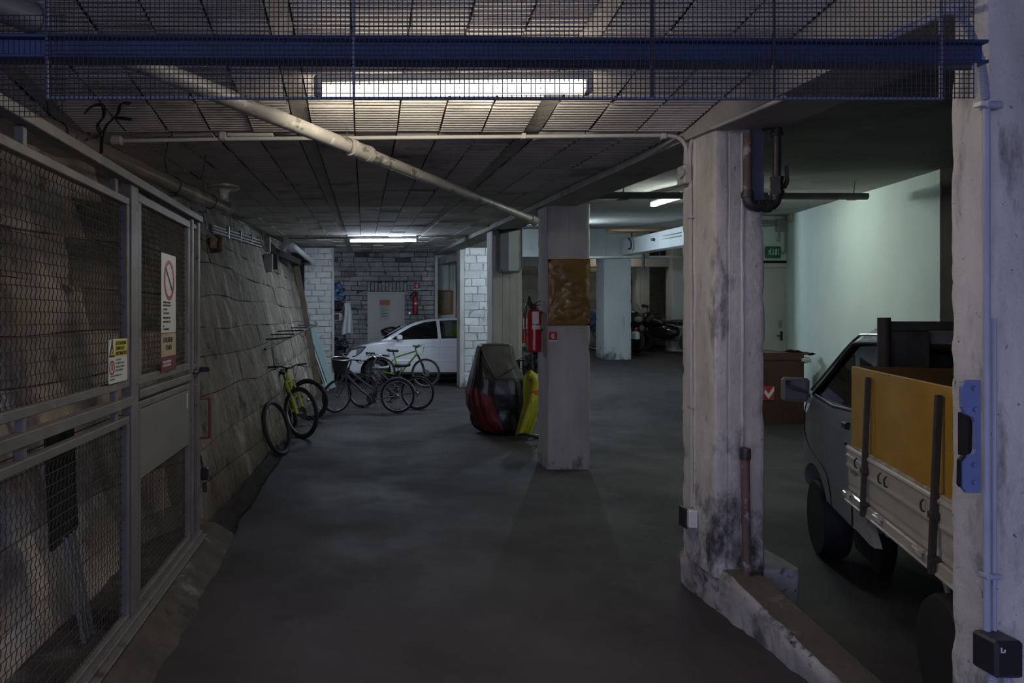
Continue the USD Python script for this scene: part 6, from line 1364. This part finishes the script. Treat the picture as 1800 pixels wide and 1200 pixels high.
# handlebar of a bicycle behind the cover
t = thing('bicycle', 'dark bicycle mostly hidden behind the covered scooter, with only handlebar and cables showing', 'bicycle', (2.15, 9.95, 0))
obj('handlebar', tube(smoothpath([W(888, 640, 9.75), W(902, 637, 9.75), W(912, 633, 9.8), W(930, 636, 9.9), W(934, 650, 9.9)], 6), 0.013, 8), 'dark_metal', t)
obj('stem', tube([W(912, 634, 9.8), W(914, 680, 9.9), (2.2, 9.9, 0.6)], 0.016, 8), 'dark_metal', t)
for k, pts in enumerate(([(905, 637), (915, 648), (928, 640), (941, 626)], [(895, 643), (910, 655), (925, 652), (936, 640)], [(908, 634), (920, 628), (932, 640), (936, 655)])): obj('brake_cable', tube(smoothpath([W(a, b, 9.74) for a, b in pts], 6), 0.0035, 5), 'cable_black', t)
obj('brake_lever', cat_([bar(W(897, 641, 9.74), W(909, 640, 9.74), 0.03, 0.025), cbox(W(908, 637, 9.74), (0.07, 0.04, 0.05), 0.01)]), 'dark_metal', t)
obj('wheel', torus(0.31, 0.02, 40, 8).apply_transform(rot(0.3, [0, 0, 1])).apply_translation((2.2, 9.97, 0.33)), 'rubber', t, True)
def coat(u, v):
    x0 = np.interp(v, [0, .06, .2, .5, .8, 1], [926, 921, 919, 920, 912, 906]); x1 = np.interp(v, [0, .06, .2, .5, .8, 1], [938, 951, 956, 950, 941, 933])
    px = x0 + u * (x1 - x0); py = 655 + v * 110 - 4 * np.sin(u * np.pi)
    y = 8.86 + 0.10 * np.cos(u * np.pi * 0.9) * 0 + 0.04 * np.sin(u * 9 + v * 2) * (0.3 + v) - 0.05 * np.sin(u * np.pi) + 0.16 * (1 - v) ** 3
    return np.stack([(px - CX) / F * y, y, np.maximum(0.012, EYE + (CY - py) / F * y)], -1)
t = thing('raincoat', 'yellow raincoat draped beside the covered scooter', 'raincoat', W(925, 765, 8.9))
obj('coat', thick(grid(coat, np.linspace(0, 1, 22), np.linspace(0, 1, 40)), 0.008), 'raincoat_yellow', t, True)
obj('sleeve', tube(smoothpath([W(930, 660, 8.85), W(940, 668, 8.8), W(936, 690, 8.78)], 5), [0.05, .052, .055, .055, .052, .05, .048, .045, .04, .036, .03], 12), 'raincoat_yellow', t, True)
single('reflector', lathe([(0.0, 0), (0.035, 0.002), (0.03, 0.018), (0.0, 0.022)], 16, 'y', W(944, 690, 8.72)), 'lamp_orange', 'small bright orange reflector beside the yellow raincoat', 'reflector')
t = thing('bicycle', 'dark bicycle leaning behind the middle pillar under the yellow raincoat', 'bicycle', (2.25, 9.0, 0))
wheel(t, 'front_wheel', trimesh.transformations.translation_matrix((2.32, 9.02, 0.31)) @ rot(0.25, [0, 0, 1]), 0.31, 0.02, spokes=20)
obj('fork', cat_([tube([(2.32, 8.97, 0.31), (2.26, 8.98, 0.75)], 0.012, 8), tube([(2.32, 9.07, 0.31), (2.26, 9.04, 0.75)], 0.012, 8), tube([(2.26, 9.01, 0.74), (2.22, 9.01, 0.92)], 0.016, 8)]), 'dark_metal', t)

# ------------------------------------------------------------------ cardboard box
q0 = W(1340, 745, 9.8); zb0 = float(zfloor(5.9, 9.84))
bx0, bx1, by0, by1, bz = 5.25, 6.33, 9.82, 10.75, 1.09
def zf(x, y): return float(zfloor(x, y))
t = thing('cardboard_box', 'large dark brown cardboard box by the white wall', 'box', (5.8, 10.2, zb0))
for (lo, hi) in (((bx0, by0, zb0), (bx1, by0 + 0.015, bz)), ((bx0, by1 - 0.015, zb0), (bx1, by1, bz)), ((bx0, by0 + 0.015, zb0), (bx0 + 0.015, by1 - 0.015, bz)), ((bx1 - 0.015, by0 + 0.015, zb0), (bx1, by1 - 0.015, bz))): obj('side_panel', box(lo, hi, 0.004), 'cardboard', t)
obj('top_flap', box((bx0 - 0.01, by0 - 0.01, bz), (bx1 - 0.06, by1, bz + 0.012), 0.004).apply_transform(rot(0.02, [0, 1, 0], (bx0, by0, bz))), 'cardboard_top', t)
obj('front_flap', box((bx0, by0 - 0.012, bz - 0.10), (bx1 - 0.05, by0 - 0.002, bz + 0.005), 0.003), 'cardboard', t)
obj('torn_flap', thick(grid(lambda u, v: np.stack([bx1 - 0.12 + 0.30 * u, by0 + 0.02 + 0.25 * v, bz + 0.03 - 0.05 * u + 0.02 * np.sin(9 * u + 4 * v)], -1), np.linspace(0, 1, 8), np.linspace(0, 1, 5)), 0.006), 'cardboard', t, True)
t2 = thing('crumpled_paper', 'white crumpled paper sticking out at the corner of the cardboard box', 'paper', (bx1 - 0.02, by0 + 0.02, bz - 0.05))
obj('paper', lump((bx1 + 0.02, by0 + 0.04, bz - 0.10), (0.10, 0.05, 0.05), 30, 4, 0.6), 'cloth_white', t2, False)
sz = W(0, 690, 9.8)
sg = thing('hazard_sticker', 'red sticker with a white slanting stripe on the front of the cardboard box', 'sticker', W(1351, 703, by0 - 0.012))
s0, s1 = W(1338, 703, by0 - 0.014), W(1361, 678, by0 - 0.014)
obj('red_field', box(s0, s1 + [0, 0.003, 0], 0.0005), 'sign_red', sg)
ww, hh = s1[0] - s0[0], s1[2] - s0[2]
obj('white_stripe', placed(prism(Polygon([(ww * 0.2, hh * 0.55), (ww * 0.55, hh * 0.08), (ww * 0.98, hh * 0.62), (ww * 0.98, hh * 0.98), (ww * 0.55, hh * 0.45), (ww * 0.32, hh * 0.75)]), 0.001), frame_of(s0 + [0, -0.001, 0], (1, 0, 0), (0, 0, 1))), 'sign_white', sg)

# ------------------------------------------------------------------ motorcycles in the far bay
def far_motorcycle(label, loc, yaw, screen, s=1.0):
    t = thing('motorcycle', label, 'motorcycle', loc, yaw, local=True, scale=s)
    for x in (0.62, -0.62): 
        w = obj('wheel', torus(0.22, 0.075, 32, 10).apply_translation((x, 0, 0.295)), 'rubber', t, True)
        obj('rim', lathe([(0.16, -0.03), (0.17, 0), (0.16, 0.03)], 24, 'y', (x, 0, 0.295)), 'dark_metal', w)
    obj('body', cat_([lump((0.05, 0, 0.55), (0.38, 0.15, 0.20), 41, 2, 0.2), lump((0.28, 0, 0.80), (0.27, 0.16, 0.12), 42, 2, 0.15)]), 'black_paint', t, True)
    obj('seat', lump((-0.33, 0, 0.80), (0.38, 0.13, 0.07), 43, 2, 0.12), 'saddle_black', t, True)
    obj('tail', cat_([lump((-0.72, 0, 0.82), (0.22, 0.10, 0.08), 44, 2, 0.1)]), 'black_paint', t, True)
    obj('tail_light', cbox((-0.93, 0, 0.80), (0.03, 0.14, 0.05), 0.01), 'lamp_red', t)
    obj('number_plate', cbox((-0.90, 0, 0.62), (0.01, 0.18, 0.16), 0.002), 'plastic_black', t)
    for y in (-0.09, 0.09): obj('fork', tube([(0.62, y, 0.295), (0.45, y, 0.95)], 0.025, 10), 'dark_metal', t)
    obj('handlebar', tube(smoothpath([(0.30, 0.36, 1.0), (0.40, 0.2, 1.02), (0.42, 0, 0.98), (0.40, -0.2, 1.02), (0.30, -0.36, 1.0)], 5), 0.014, 8), 'dark_metal', t)
    for y in (-0.3, 0.3): obj('mirror', cat_([tube([(0.38, y * 0.8, 1.02), (0.36, y, 1.18)], 0.007, 6), lump((0.36, y * 1.05, 1.2), (0.03, 0.07, 0.045), 45, 2, 0.1, 2)]), 'plastic_black', t)
    obj('front_fairing', lump((0.52, 0, 0.86), (0.17, 0.20, 0.20), 46, 2, 0.15), 'black_paint', t, True)
    obj('headlight', lump((0.66, 0, 0.86), (0.06, 0.11, 0.08), 47, 2, 0.05, 2), 'lamp_clear', t, True)
    if screen: obj('windscreen', thick(grid(lambda u, v: np.stack([0.60 - 0.16 * v - 0.08 * (2 * u - 1) ** 2, 0.2 * (2 * u - 1) * (1 - 0.3 * v), 1.0 + 0.26 * v], -1), np.linspace(0, 1, 8), np.linspace(0, 1, 5)), 0.006), 'lamp_clear', t, True)
    obj('exhaust', tube([(0.1, -0.14, 0.32), (-0.75, -0.17, 0.42)], [0.03, 0.055], 12), 'alloy', t)
    obj('side_stand', tube([(-0.1, 0.12, 0.3), (-0.12, 0.3, 0.01)], 0.012, 6), 'dark_metal', t)
    return t
far_motorcycle('black motorcycle with a windscreen half hidden by the broad pale pillar', (6.78, 17.75, zf(6.78, 17.75)), -1.45, True)
far_motorcycle('black motorcycle seen from behind against the far stone wall', (7.78, 17.55, zf(7.78, 17.55)), 2.25, False)
far_motorcycle('black scooter with a windscreen in the gap behind the nearer fire extinguisher', (3.62, 15.1, 0), -1.5, True, 1.3)
single('side_case', cbox((8.02, 17.3, zf(8, 17.3) + 0.8), (0.28, 0.2, 0.14), 0.03), 'plastic_black', 'small black case on the tail of the rear-facing motorcycle', 'case')
t = thing('water_bottle', 'pale plastic bottle with a red cap hanging on the motorcycle with the windscreen', 'bottle', W(1117, 594, 16.9))
c = W(1117, 596, 16.75)
obj('body', lathe([(0.09, 0), (0.10, 0.02), (0.10, 0.14), (0.07, 0.18), (0.03, 0.2)], 18, loc=c), 'cloth_white', t)
obj('cap', lathe([(0.035, 0), (0.035, 0.05), (0.0, 0.055)], 12, loc=c + [0, 0, 0.2]), 'sign_red', t)
loc, yaw = along((5.25, 18.45), (6.06, 18.1)); loc = (loc[0], loc[1], zf(loc[0], loc[1]))
bicycle('bicycle', 'city bicycle with a dark blue cloth between the middle pillar and the broad pale pillar', loc, yaw, 0.335, 1.0, 'city', 'cloth_blue', tr=0.018, basket=False)
single('blue_cloth', lump((6.10, 18.05, loc[2] + 0.76), (0.30, 0.12, 0.26), 52, 2.5, 0.4, 4), 'cloth_blue', 'dark blue cloth bundle slung over the far city bicycle', 'cloth', smooth=True)

# ------------------------------------------------------------------ the small truck (local: x to its right, y ahead, z up)
TYAW = -math.radians(21)
t = thing('truck', 'small white pick-up truck with yellow board sides in the right bay', 'truck', (3.0, 4.5, 0), TYAW, local=True)
TW = 1.30
lev = [(0.30, 0.03, -0.78, 0.44, .10), (0.42, 0.0, -0.78, 0.52, .14), (0.60, -0.005, -0.78, 0.56, .18), (0.78, -0.005, -0.78, 0.56, .20), (0.92, 0.0, -0.78, 0.53, .20), (1.02, 0.02, -0.78, 0.45, .18), (1.08, 0.035, -0.78, 0.38, .15), (1.25, 0.10, -0.77, 0.18, .12), (1.40, 0.155, -0.76, 0.00, .11), (1.48, 0.19, -0.74, -0.10, .11), (1.53, 0.225, -0.71, -0.18, .12), (1.555, 0.29, -0.64, -0.28, .10), (1.565, 0.38, -0.55, -0.36, .08)]
def rrect(x0, x1, y0, y1, rf, rb, n=6):
    P = []
    for cx, cy, r, a0 in ((x1 - rf, y1 - rf, rf, 0), (x0 + rf, y1 - rf, rf, 90), (x0 + rb, y0 + rb, rb, 180), (x1 - rb, y0 + rb, rb, 270)):
        for a in np.radians(np.linspace(a0, a0 + 90, n)): P.append((cx + r * math.cos(a), cy + r * math.sin(a)))
    return np.array(P)
def cab_loft(lv, shrink=0.0, zmap=lambda z: z):
    zz = np.array([l[0] for l in lv]); fine = np.unique(np.concatenate([zz, np.linspace(zz[0], zz[-1], 26)]))
    V = []
    for z in fine:
        t0, b, f, r = [np.interp(z, zz, [l[k] for l in lv]) for k in (1, 2, 3, 4)]
        V.append(np.column_stack([rrect(t0 + shrink, TW - t0 - shrink, b + shrink, f - shrink, max(0.03, r - shrink), 0.06), np.full(24, zmap(z))]))
    V = np.array(V); m, n = V.shape[:2]
    i, j = np.meshgrid(np.arange(m - 1), np.arange(n), indexing='ij')
    q = np.stack([i * n + j, i * n + (j + 1) % n, (i + 1) * n + (j + 1) % n, (i + 1) * n + j], -1).reshape(-1, 4)
    v = np.vstack([V.reshape(-1, 3), V[0].mean(0), V[-1].mean(0)]); c = m * n; k = np.arange(n); k2 = (k + 1) % n
    M_ = trimesh.Trimesh(v, np.vstack([q[:, [0, 1, 2]], q[:, [0, 2, 3]], np.stack([np.full(n, c), k2, k], 1), np.stack([np.full(n, c + 1), (m - 1) * n + k, (m - 1) * n + k2], 1)]), process=False)
    if M_.volume < 0: M_.invert()
    return M_
def xprism(pts, x0, x1):
    P = np.array(pts, float)
    if 0.5 * np.sum(P[:, 0] * np.roll(P[:, 1], -1) - np.roll(P[:, 0], -1) * P[:, 1]) < 0: P = P[::-1]
    return manifold3d.Manifold.extrude(manifold3d.CrossSection([P]), x1 - x0).transform([[0, 0, 1, x0], [1, 0, 0, 0], [0, 1, 0, 0]])
def xcyl(y, z, r, x0, x1, n=44): return manifold3d.Manifold.cylinder(x1 - x0, r, r, n).transform([[0, 0, 1, x0], [1, 0, 0, y], [0, 1, 0, z]])
FWY, RWY = 0.13, -1.95
cab = mani(welded(cab_loft(lev)))
inner = [(max(l[0], 0.55), l[1], l[2], l[3], l[4]) for l in lev if l[0] >= 0.6]
cav = mani(welded(cab_loft([(0.62,) + lev[2][1:], *[l for l in lev if 0.75 < l[0] < 1.54]], 0.05)))
tw = lambda z: float(np.interp(z, [l[0] for l in lev], [l[1] for l in lev]))
win = [(0.30, 1.065), (0.20, 1.15), (0.02, 1.33), (-0.07, 1.415), (-0.14, 1.44), (-0.60, 1.455), (-0.64, 1.42), (-0.62, 1.065)]
cab = cab - cav - xprism(win, -0.3, TW + 0.3)
rwin = manifold3d.Manifold.extrude(manifold3d.CrossSection([np.array(sbox(0.27, 1.10, TW - 0.27, 1.44).buffer(-0.06).buffer(0.06, 6).exterior.coords[:-1])[::-1]]), 0.5).rotate((90, 0, 0)).translate((0, -0.5, 0))
cab = cab - rwin
wsx = manifold3d.Manifold.extrude(manifold3d.CrossSection([[(0.20, 1.09), (TW - 0.20, 1.09), (TW - 0.28, 1.45), (0.28, 1.45)]]), 1.0).rotate((90, 0, 0)).translate((0, 0.9, 0))
cab = cab - wsx
cab = cab - xcyl(FWY, 0.25, 0.36, -0.3, 0.35) - xcyl(FWY, 0.25, 0.36, TW - 0.35, TW + 0.3) - xprism([(FWY - 0.36, 0.25), (FWY + 0.36, 0.25), (FWY + 0.36, 0.0), (FWY - 0.36, 0.0)], -0.3, TW + 0.3)
cab = cab - xprism([(-0.9, 0.0), (FWY - 0.3, 0.0), (FWY - 0.30, 0.44), (-0.9, 0.415)], -0.3, TW + 0.3)
obj('cab', tri(cab), 'truck_white', t, 32)
obj('cab_floor', box((0.08, -0.72, 0.50), (TW - 0.08, 0.35, 0.66), 0.01), 'interior_dark', t)
obj('wheel_well', cat_([tri(xcyl(FWY, 0.25, 0.355, 0.30, 0.36)), tri(xcyl(FWY, 0.25, 0.355, TW - 0.36, TW - 0.30))]), 'underbody', t)
for s in (0, 1):
    X = lambda z, o: (tw(z) + o) if s == 0 else TW - tw(z) - o
    q = np.array(win); cen = q.mean(0); qq = cen + (q - cen) * 1.03
    f = trimesh.creation.triangulate_polygon(Polygon(qq), engine='earcut')
    obj('side_window', thick(trimesh.Trimesh(np.array([(X(z, 0.02), y, z) for y, z in f[0]]), f[1], process=False), 0.004), 'glass_truck', t, False)
    obj('window_seal', tube([(X(z, 0.004), y, z) for y, z in smoothpath(np.vstack([cen + (q - cen) * 1.0, q[:1]]), 2)[:-1]], 0.013, 8, closed=True), 'plastic_black', t)
    gap = [(0.36, 1.06), (0.40, 0.95), (0.36, 0.80), (0.20, 0.70), (-0.18, 0.62), (-0.28, 0.50), (-0.30, 0.44)]
    obj('door_gap', cat_([tube(smoothpath([(X(z, -0.001), y, z) for y, z in [(-0.72, 0.43), (-0.72, 0.8), (-0.71, 1.06), (-0.70, 1.3), (-0.67, 1.47)]], 5), 0.007, 5), tube(smoothpath([(X(z, -0.001), y, z) for y, z in gap], 5), 0.004, 5)]), 'plastic_black', t)
    obj('door_handle', cat_([box((X(0.95, -0.018), -0.62, 0.955), (X(0.95, 0.02), -0.53, 0.995), 0.008), box((X(0.88, -0.006), -0.60, 0.86), (X(0.88, 0.02), -0.57, 0.885), 0.006)]), 'plastic_black', t)
    obj('drip_rail', tube(smoothpath([(X(z, -0.003), y, z) for y, z in [(0.36, 1.09), (0.2, 1.23), (0.0, 1.40), (-0.10, 1.475), (-0.2, 1.495), (-0.70, 1.50)]], 5), 0.009, 8), 'chrome', t)
    mx = X(1.05, -0.085)
    mh = obj('mirror', cat_([cbox((mx, 0.40, 1.085), (0.17, 0.07, 0.17), 0.033), bar((mx + (0.05 if s == 0 else -0.05), 0.41, 1.03), (X(1.0, 0.03), 0.38, 1.01), 0.05, 0.04)]), 'plastic_grey', t)
    obj('mirror_glass', cbox((mx, 0.362, 1.085), (0.135, 0.006, 0.135), 0.003), 'black_paint', mh)
    sk = prism(Polygon([(-0.735, 0.64), (-0.84, 0.61), (-0.93, 0.55), (-1.04, 0.46), (-1.08, 0.42), (-1.0, 0.415), (-0.86, 0.425), (-0.735, 0.43)]), 0.035)
    obj('sill_skirt', sk.apply_transform(np.array([[0, 0, 1, X(0.5, 0.0) - (0 if s == 0 else 0.035)], [1, 0, 0, 0], [0, 1, 0, 0], [0, 0, 0, 1.0]])), 'truck_white', t)
for s in (-1, 1):
    v0 = np.array([(TW / 2 - 0.44, 0.375, 1.09), (TW / 2 + 0.44, 0.375, 1.09), (TW / 2 + 0.37, -0.06, 1.45), (TW / 2 - 0.37, -0.06, 1.45)])
obj('windscreen', thick(trimesh.Trimesh(v0, np.array([[0, 1, 2], [0, 2, 3]]), process=False), 0.005), 'glass_truck', t, False)
obj('rear_window', box((0.26, -0.762, 1.09), (TW - 0.26, -0.757, 1.45), 0.001), 'glass_truck', t, False)
obj('rear_window_seal', tube([(x, -0.78, z) for x, z in sbox(0.27, 1.10, TW - 0.27, 1.44).buffer(-0.06).buffer(0.06, 6).exterior.coords[:-1]], 0.018, 8, closed=True), 'plastic_black', t)
for x in (0.38, TW - 0.38): obj('seat', cat_([cbox((x, -0.56, 1.0), (0.46, 0.12, 0.5), 0.05), cbox((x, -0.60, 1.30), (0.26, 0.09, 0.18), 0.04), cbox((x, -0.34, 0.74), (0.46, 0.44, 0.14), 0.05)]), 'interior_dark', t)
obj('steering_wheel', tube([(0.38 + 0.17 * math.cos(a), -0.02 + 0.08 * math.sin(a), 1.03 + 0.15 * math.sin(a)) for a in np.linspace(0, 2 * np.pi, 28, endpoint=False)], 0.014, 8, closed=True), 'plastic_black', t)
obj('dashboard', cbox((TW / 2, 0.22, 0.98), (1.1, 0.3, 0.16), 0.05), 'interior_dark', t)
for x in (0.20, TW - 0.20): obj('headlight', cbox((x, 0.50, 0.70), (0.22, 0.08, 0.14), 0.03), 'lamp_clear', t)
obj('front_bumper', cbox((TW / 2, 0.53, 0.42), (1.05, 0.12, 0.16), 0.04), 'plastic_grey', t)
def tyre(parent, x, y, s):
    w = obj('wheel', lathe([(0.165, -0.075), (0.20, -0.08), (0.235, -0.078), (0.25, -0.055), (0.253, 0), (0.25, 0.055), (0.235, 0.078), (0.20, 0.08), (0.165, 0.075)], 40, 'x', (x, y, 0.253)), 'rubber', parent)
    obj('rim', lathe([(0.17, 0.06), (0.165, 0.07), (0.14, 0.045), (0.10, 0.03), (0.06, 0.05), (0.0, 0.055)], 30, 'x').apply_transform(np.diag([s, 1, 1, 1.0])).apply_translation((x, y, 0.253)), 'bare_steel', w)
    obj('hub_nut', cat_([cbox((x + s * 0.05, y + 0.085 * math.cos(a), 0.253 + 0.085 * math.sin(a)), (0.02, 0.02, 0.02), 0.004) for a in np.arange(4) * np.pi / 2]), 'dark_metal', w)
for x, s in ((0.085, -1), (TW - 0.085, 1)):
    tyre(t, x, FWY, s); tyre(t, x + 0.04 * s, RWY, s)
obj('chassis', cat_([box((0.30, -2.25, 0.36), (0.42, -0.2, 0.46)), box((TW - 0.42, -2.25, 0.36), (TW - 0.30, -0.2, 0.46)), box((0.3, -1.3, 0.28), (0.9, -0.95, 0.5)), tube([(0.1, RWY, 0.25), (TW - 0.1, RWY, 0.25)], 0.05, 10)]), 'underbody', t)
obj('stay', cat_([bar((0.04, -1.72, 0.60), (0.08, -1.72, 0.42), 0.03, 0.015), bar((0.1, -0.95, 0.60), (0.1, -0.95, 0.45), 0.03, 0.03), bar((0.1, -1.85, 0.60), (0.1, -1.85, 0.48), 0.05, 0.03)]), 'bed_white', t)
S0, S1, XL = -0.83, -2.28, -0.05
XR = TW + 0.02
obj('bed_floor', box((XL + 0.02, S1, 0.60), (XR - 0.02, S0, 0.64), 0.004), 'board_brown', t)
for x, s in ((XL, 1), (XR, -1)):
    obj('side_rail', cat_([box((x - 0.012 * s, S1, 0.605), (x + 0.03 * s, S0, 0.655), 0.006), box((x - 0.02 * s, S1, 0.598), (x + 0.03 * s, S0, 0.61), 0.003)]), 'bed_white', t)
    side = thick(grid(lambda u, v: np.stack([x - s * (0.010 * np.exp(-((v - 0.60) / 0.05) ** 2) + 0.006 * (v > 0.62) - 0.004 * np.exp(-((v - 0.12) / 0.04) ** 2)), S0 + u * (S1 - S0), 0.662 + 0.215 * v], -1), np.linspace(0, 1, 12), np.linspace(0, 1, 26)), 0.02 * s)
    dp = obj('drop_side', side, 'bed_white', t, 40)
    obj('top_tube', tube([(x, S1, 0.888), (x, S0, 0.888)], 0.014, 10), 'bed_white', dp)
    obj('lower_tube', tube([(x - 0.006 * s, S0 - 0.28, 0.845), (x - 0.006 * s, S0, 0.85)], 0.008, 8), 'bed_white', dp)
    for y in (-1.02, -1.38, -1.46, -1.88): obj('rope_hook', tube(smoothpath([(x - 0.012 * s, y, 0.865), (x - 0.022 * s, y, 0.85), (x - 0.02 * s, y, 0.82), (x - 0.010 * s, y, 0.815)], 4), 0.004, 6), 'stake_dark', dp)
    for y in (-0.90, -1.38, -1.86): obj('latch', cat_([cbox((x - 0.025 * s, y, 0.652), (0.03, 0.06, 0.022), 0.006), tube([(x - 0.03 * s, y - 0.04, 0.64), (x - 0.03 * s, y + 0.04, 0.64)], 0.007, 8)]), 'bed_white', dp)
    obj('board', box((x + 0.012 * s, S1, 0.885), (x + 0.030 * s, S0 - 0.005, 1.335), 0.002), 'board_yellow', t, label='yellow board side')
    obj('board_edge', box((x - 0.004 * s, S1, 0.895), (x + 0.012 * s, S0 - 0.1, 0.915), 0.003), 'wood_worn', t)
    for y in (-1.17, -2.0):
        obj('stake', cat_([bar((x - 0.028 * s, y, 0.60), (x - 0.004 * s, y, 1.30), 0.022, 0.022, up=(0, 1, 0)), cbox((x - 0.018 * s, y, 0.83), (0.035, 0.04, 0.03), 0.004), cbox((x - 0.018 * s, y, 0.66), (0.035, 0.04, 0.02), 0.004)]), 'stake_dark', t)
obj('side_stripe', box((XL - 0.008, -0.98, 0.765), (XL - 0.0045, -0.90, 0.795), 0.0006), 'gate_steel', t)
obj('front_board', box((XL + 0.03, S0 - 0.025, 0.885), (XR - 0.03, S0 - 0.005, 1.335), 0.002), 'board_brown', t)
obj('tail_board', box((XL, S1 - 0.02, 0.66), (XR, S1, 0.88), 0.006), 'bed_white', t)
# headboard frame between cab and bed
for x in (0.12, 0.98): obj('headboard_post', tube([(x, -0.80, 0.64), (x, -0.80, 1.60)], 0.030 if x < 0.5 else 0.022, 14), 'stake_dark', t)
obj('headboard_bar', bar((0.12, -0.80, 1.555), (XR, -0.80, 1.555), 0.03, 0.05), 'stake_dark', t)
obj('headboard_mesh', box((0.15, -0.805, 1.30), (0.32, -0.795, 1.53), 0.002), 'cloth_dark', t)
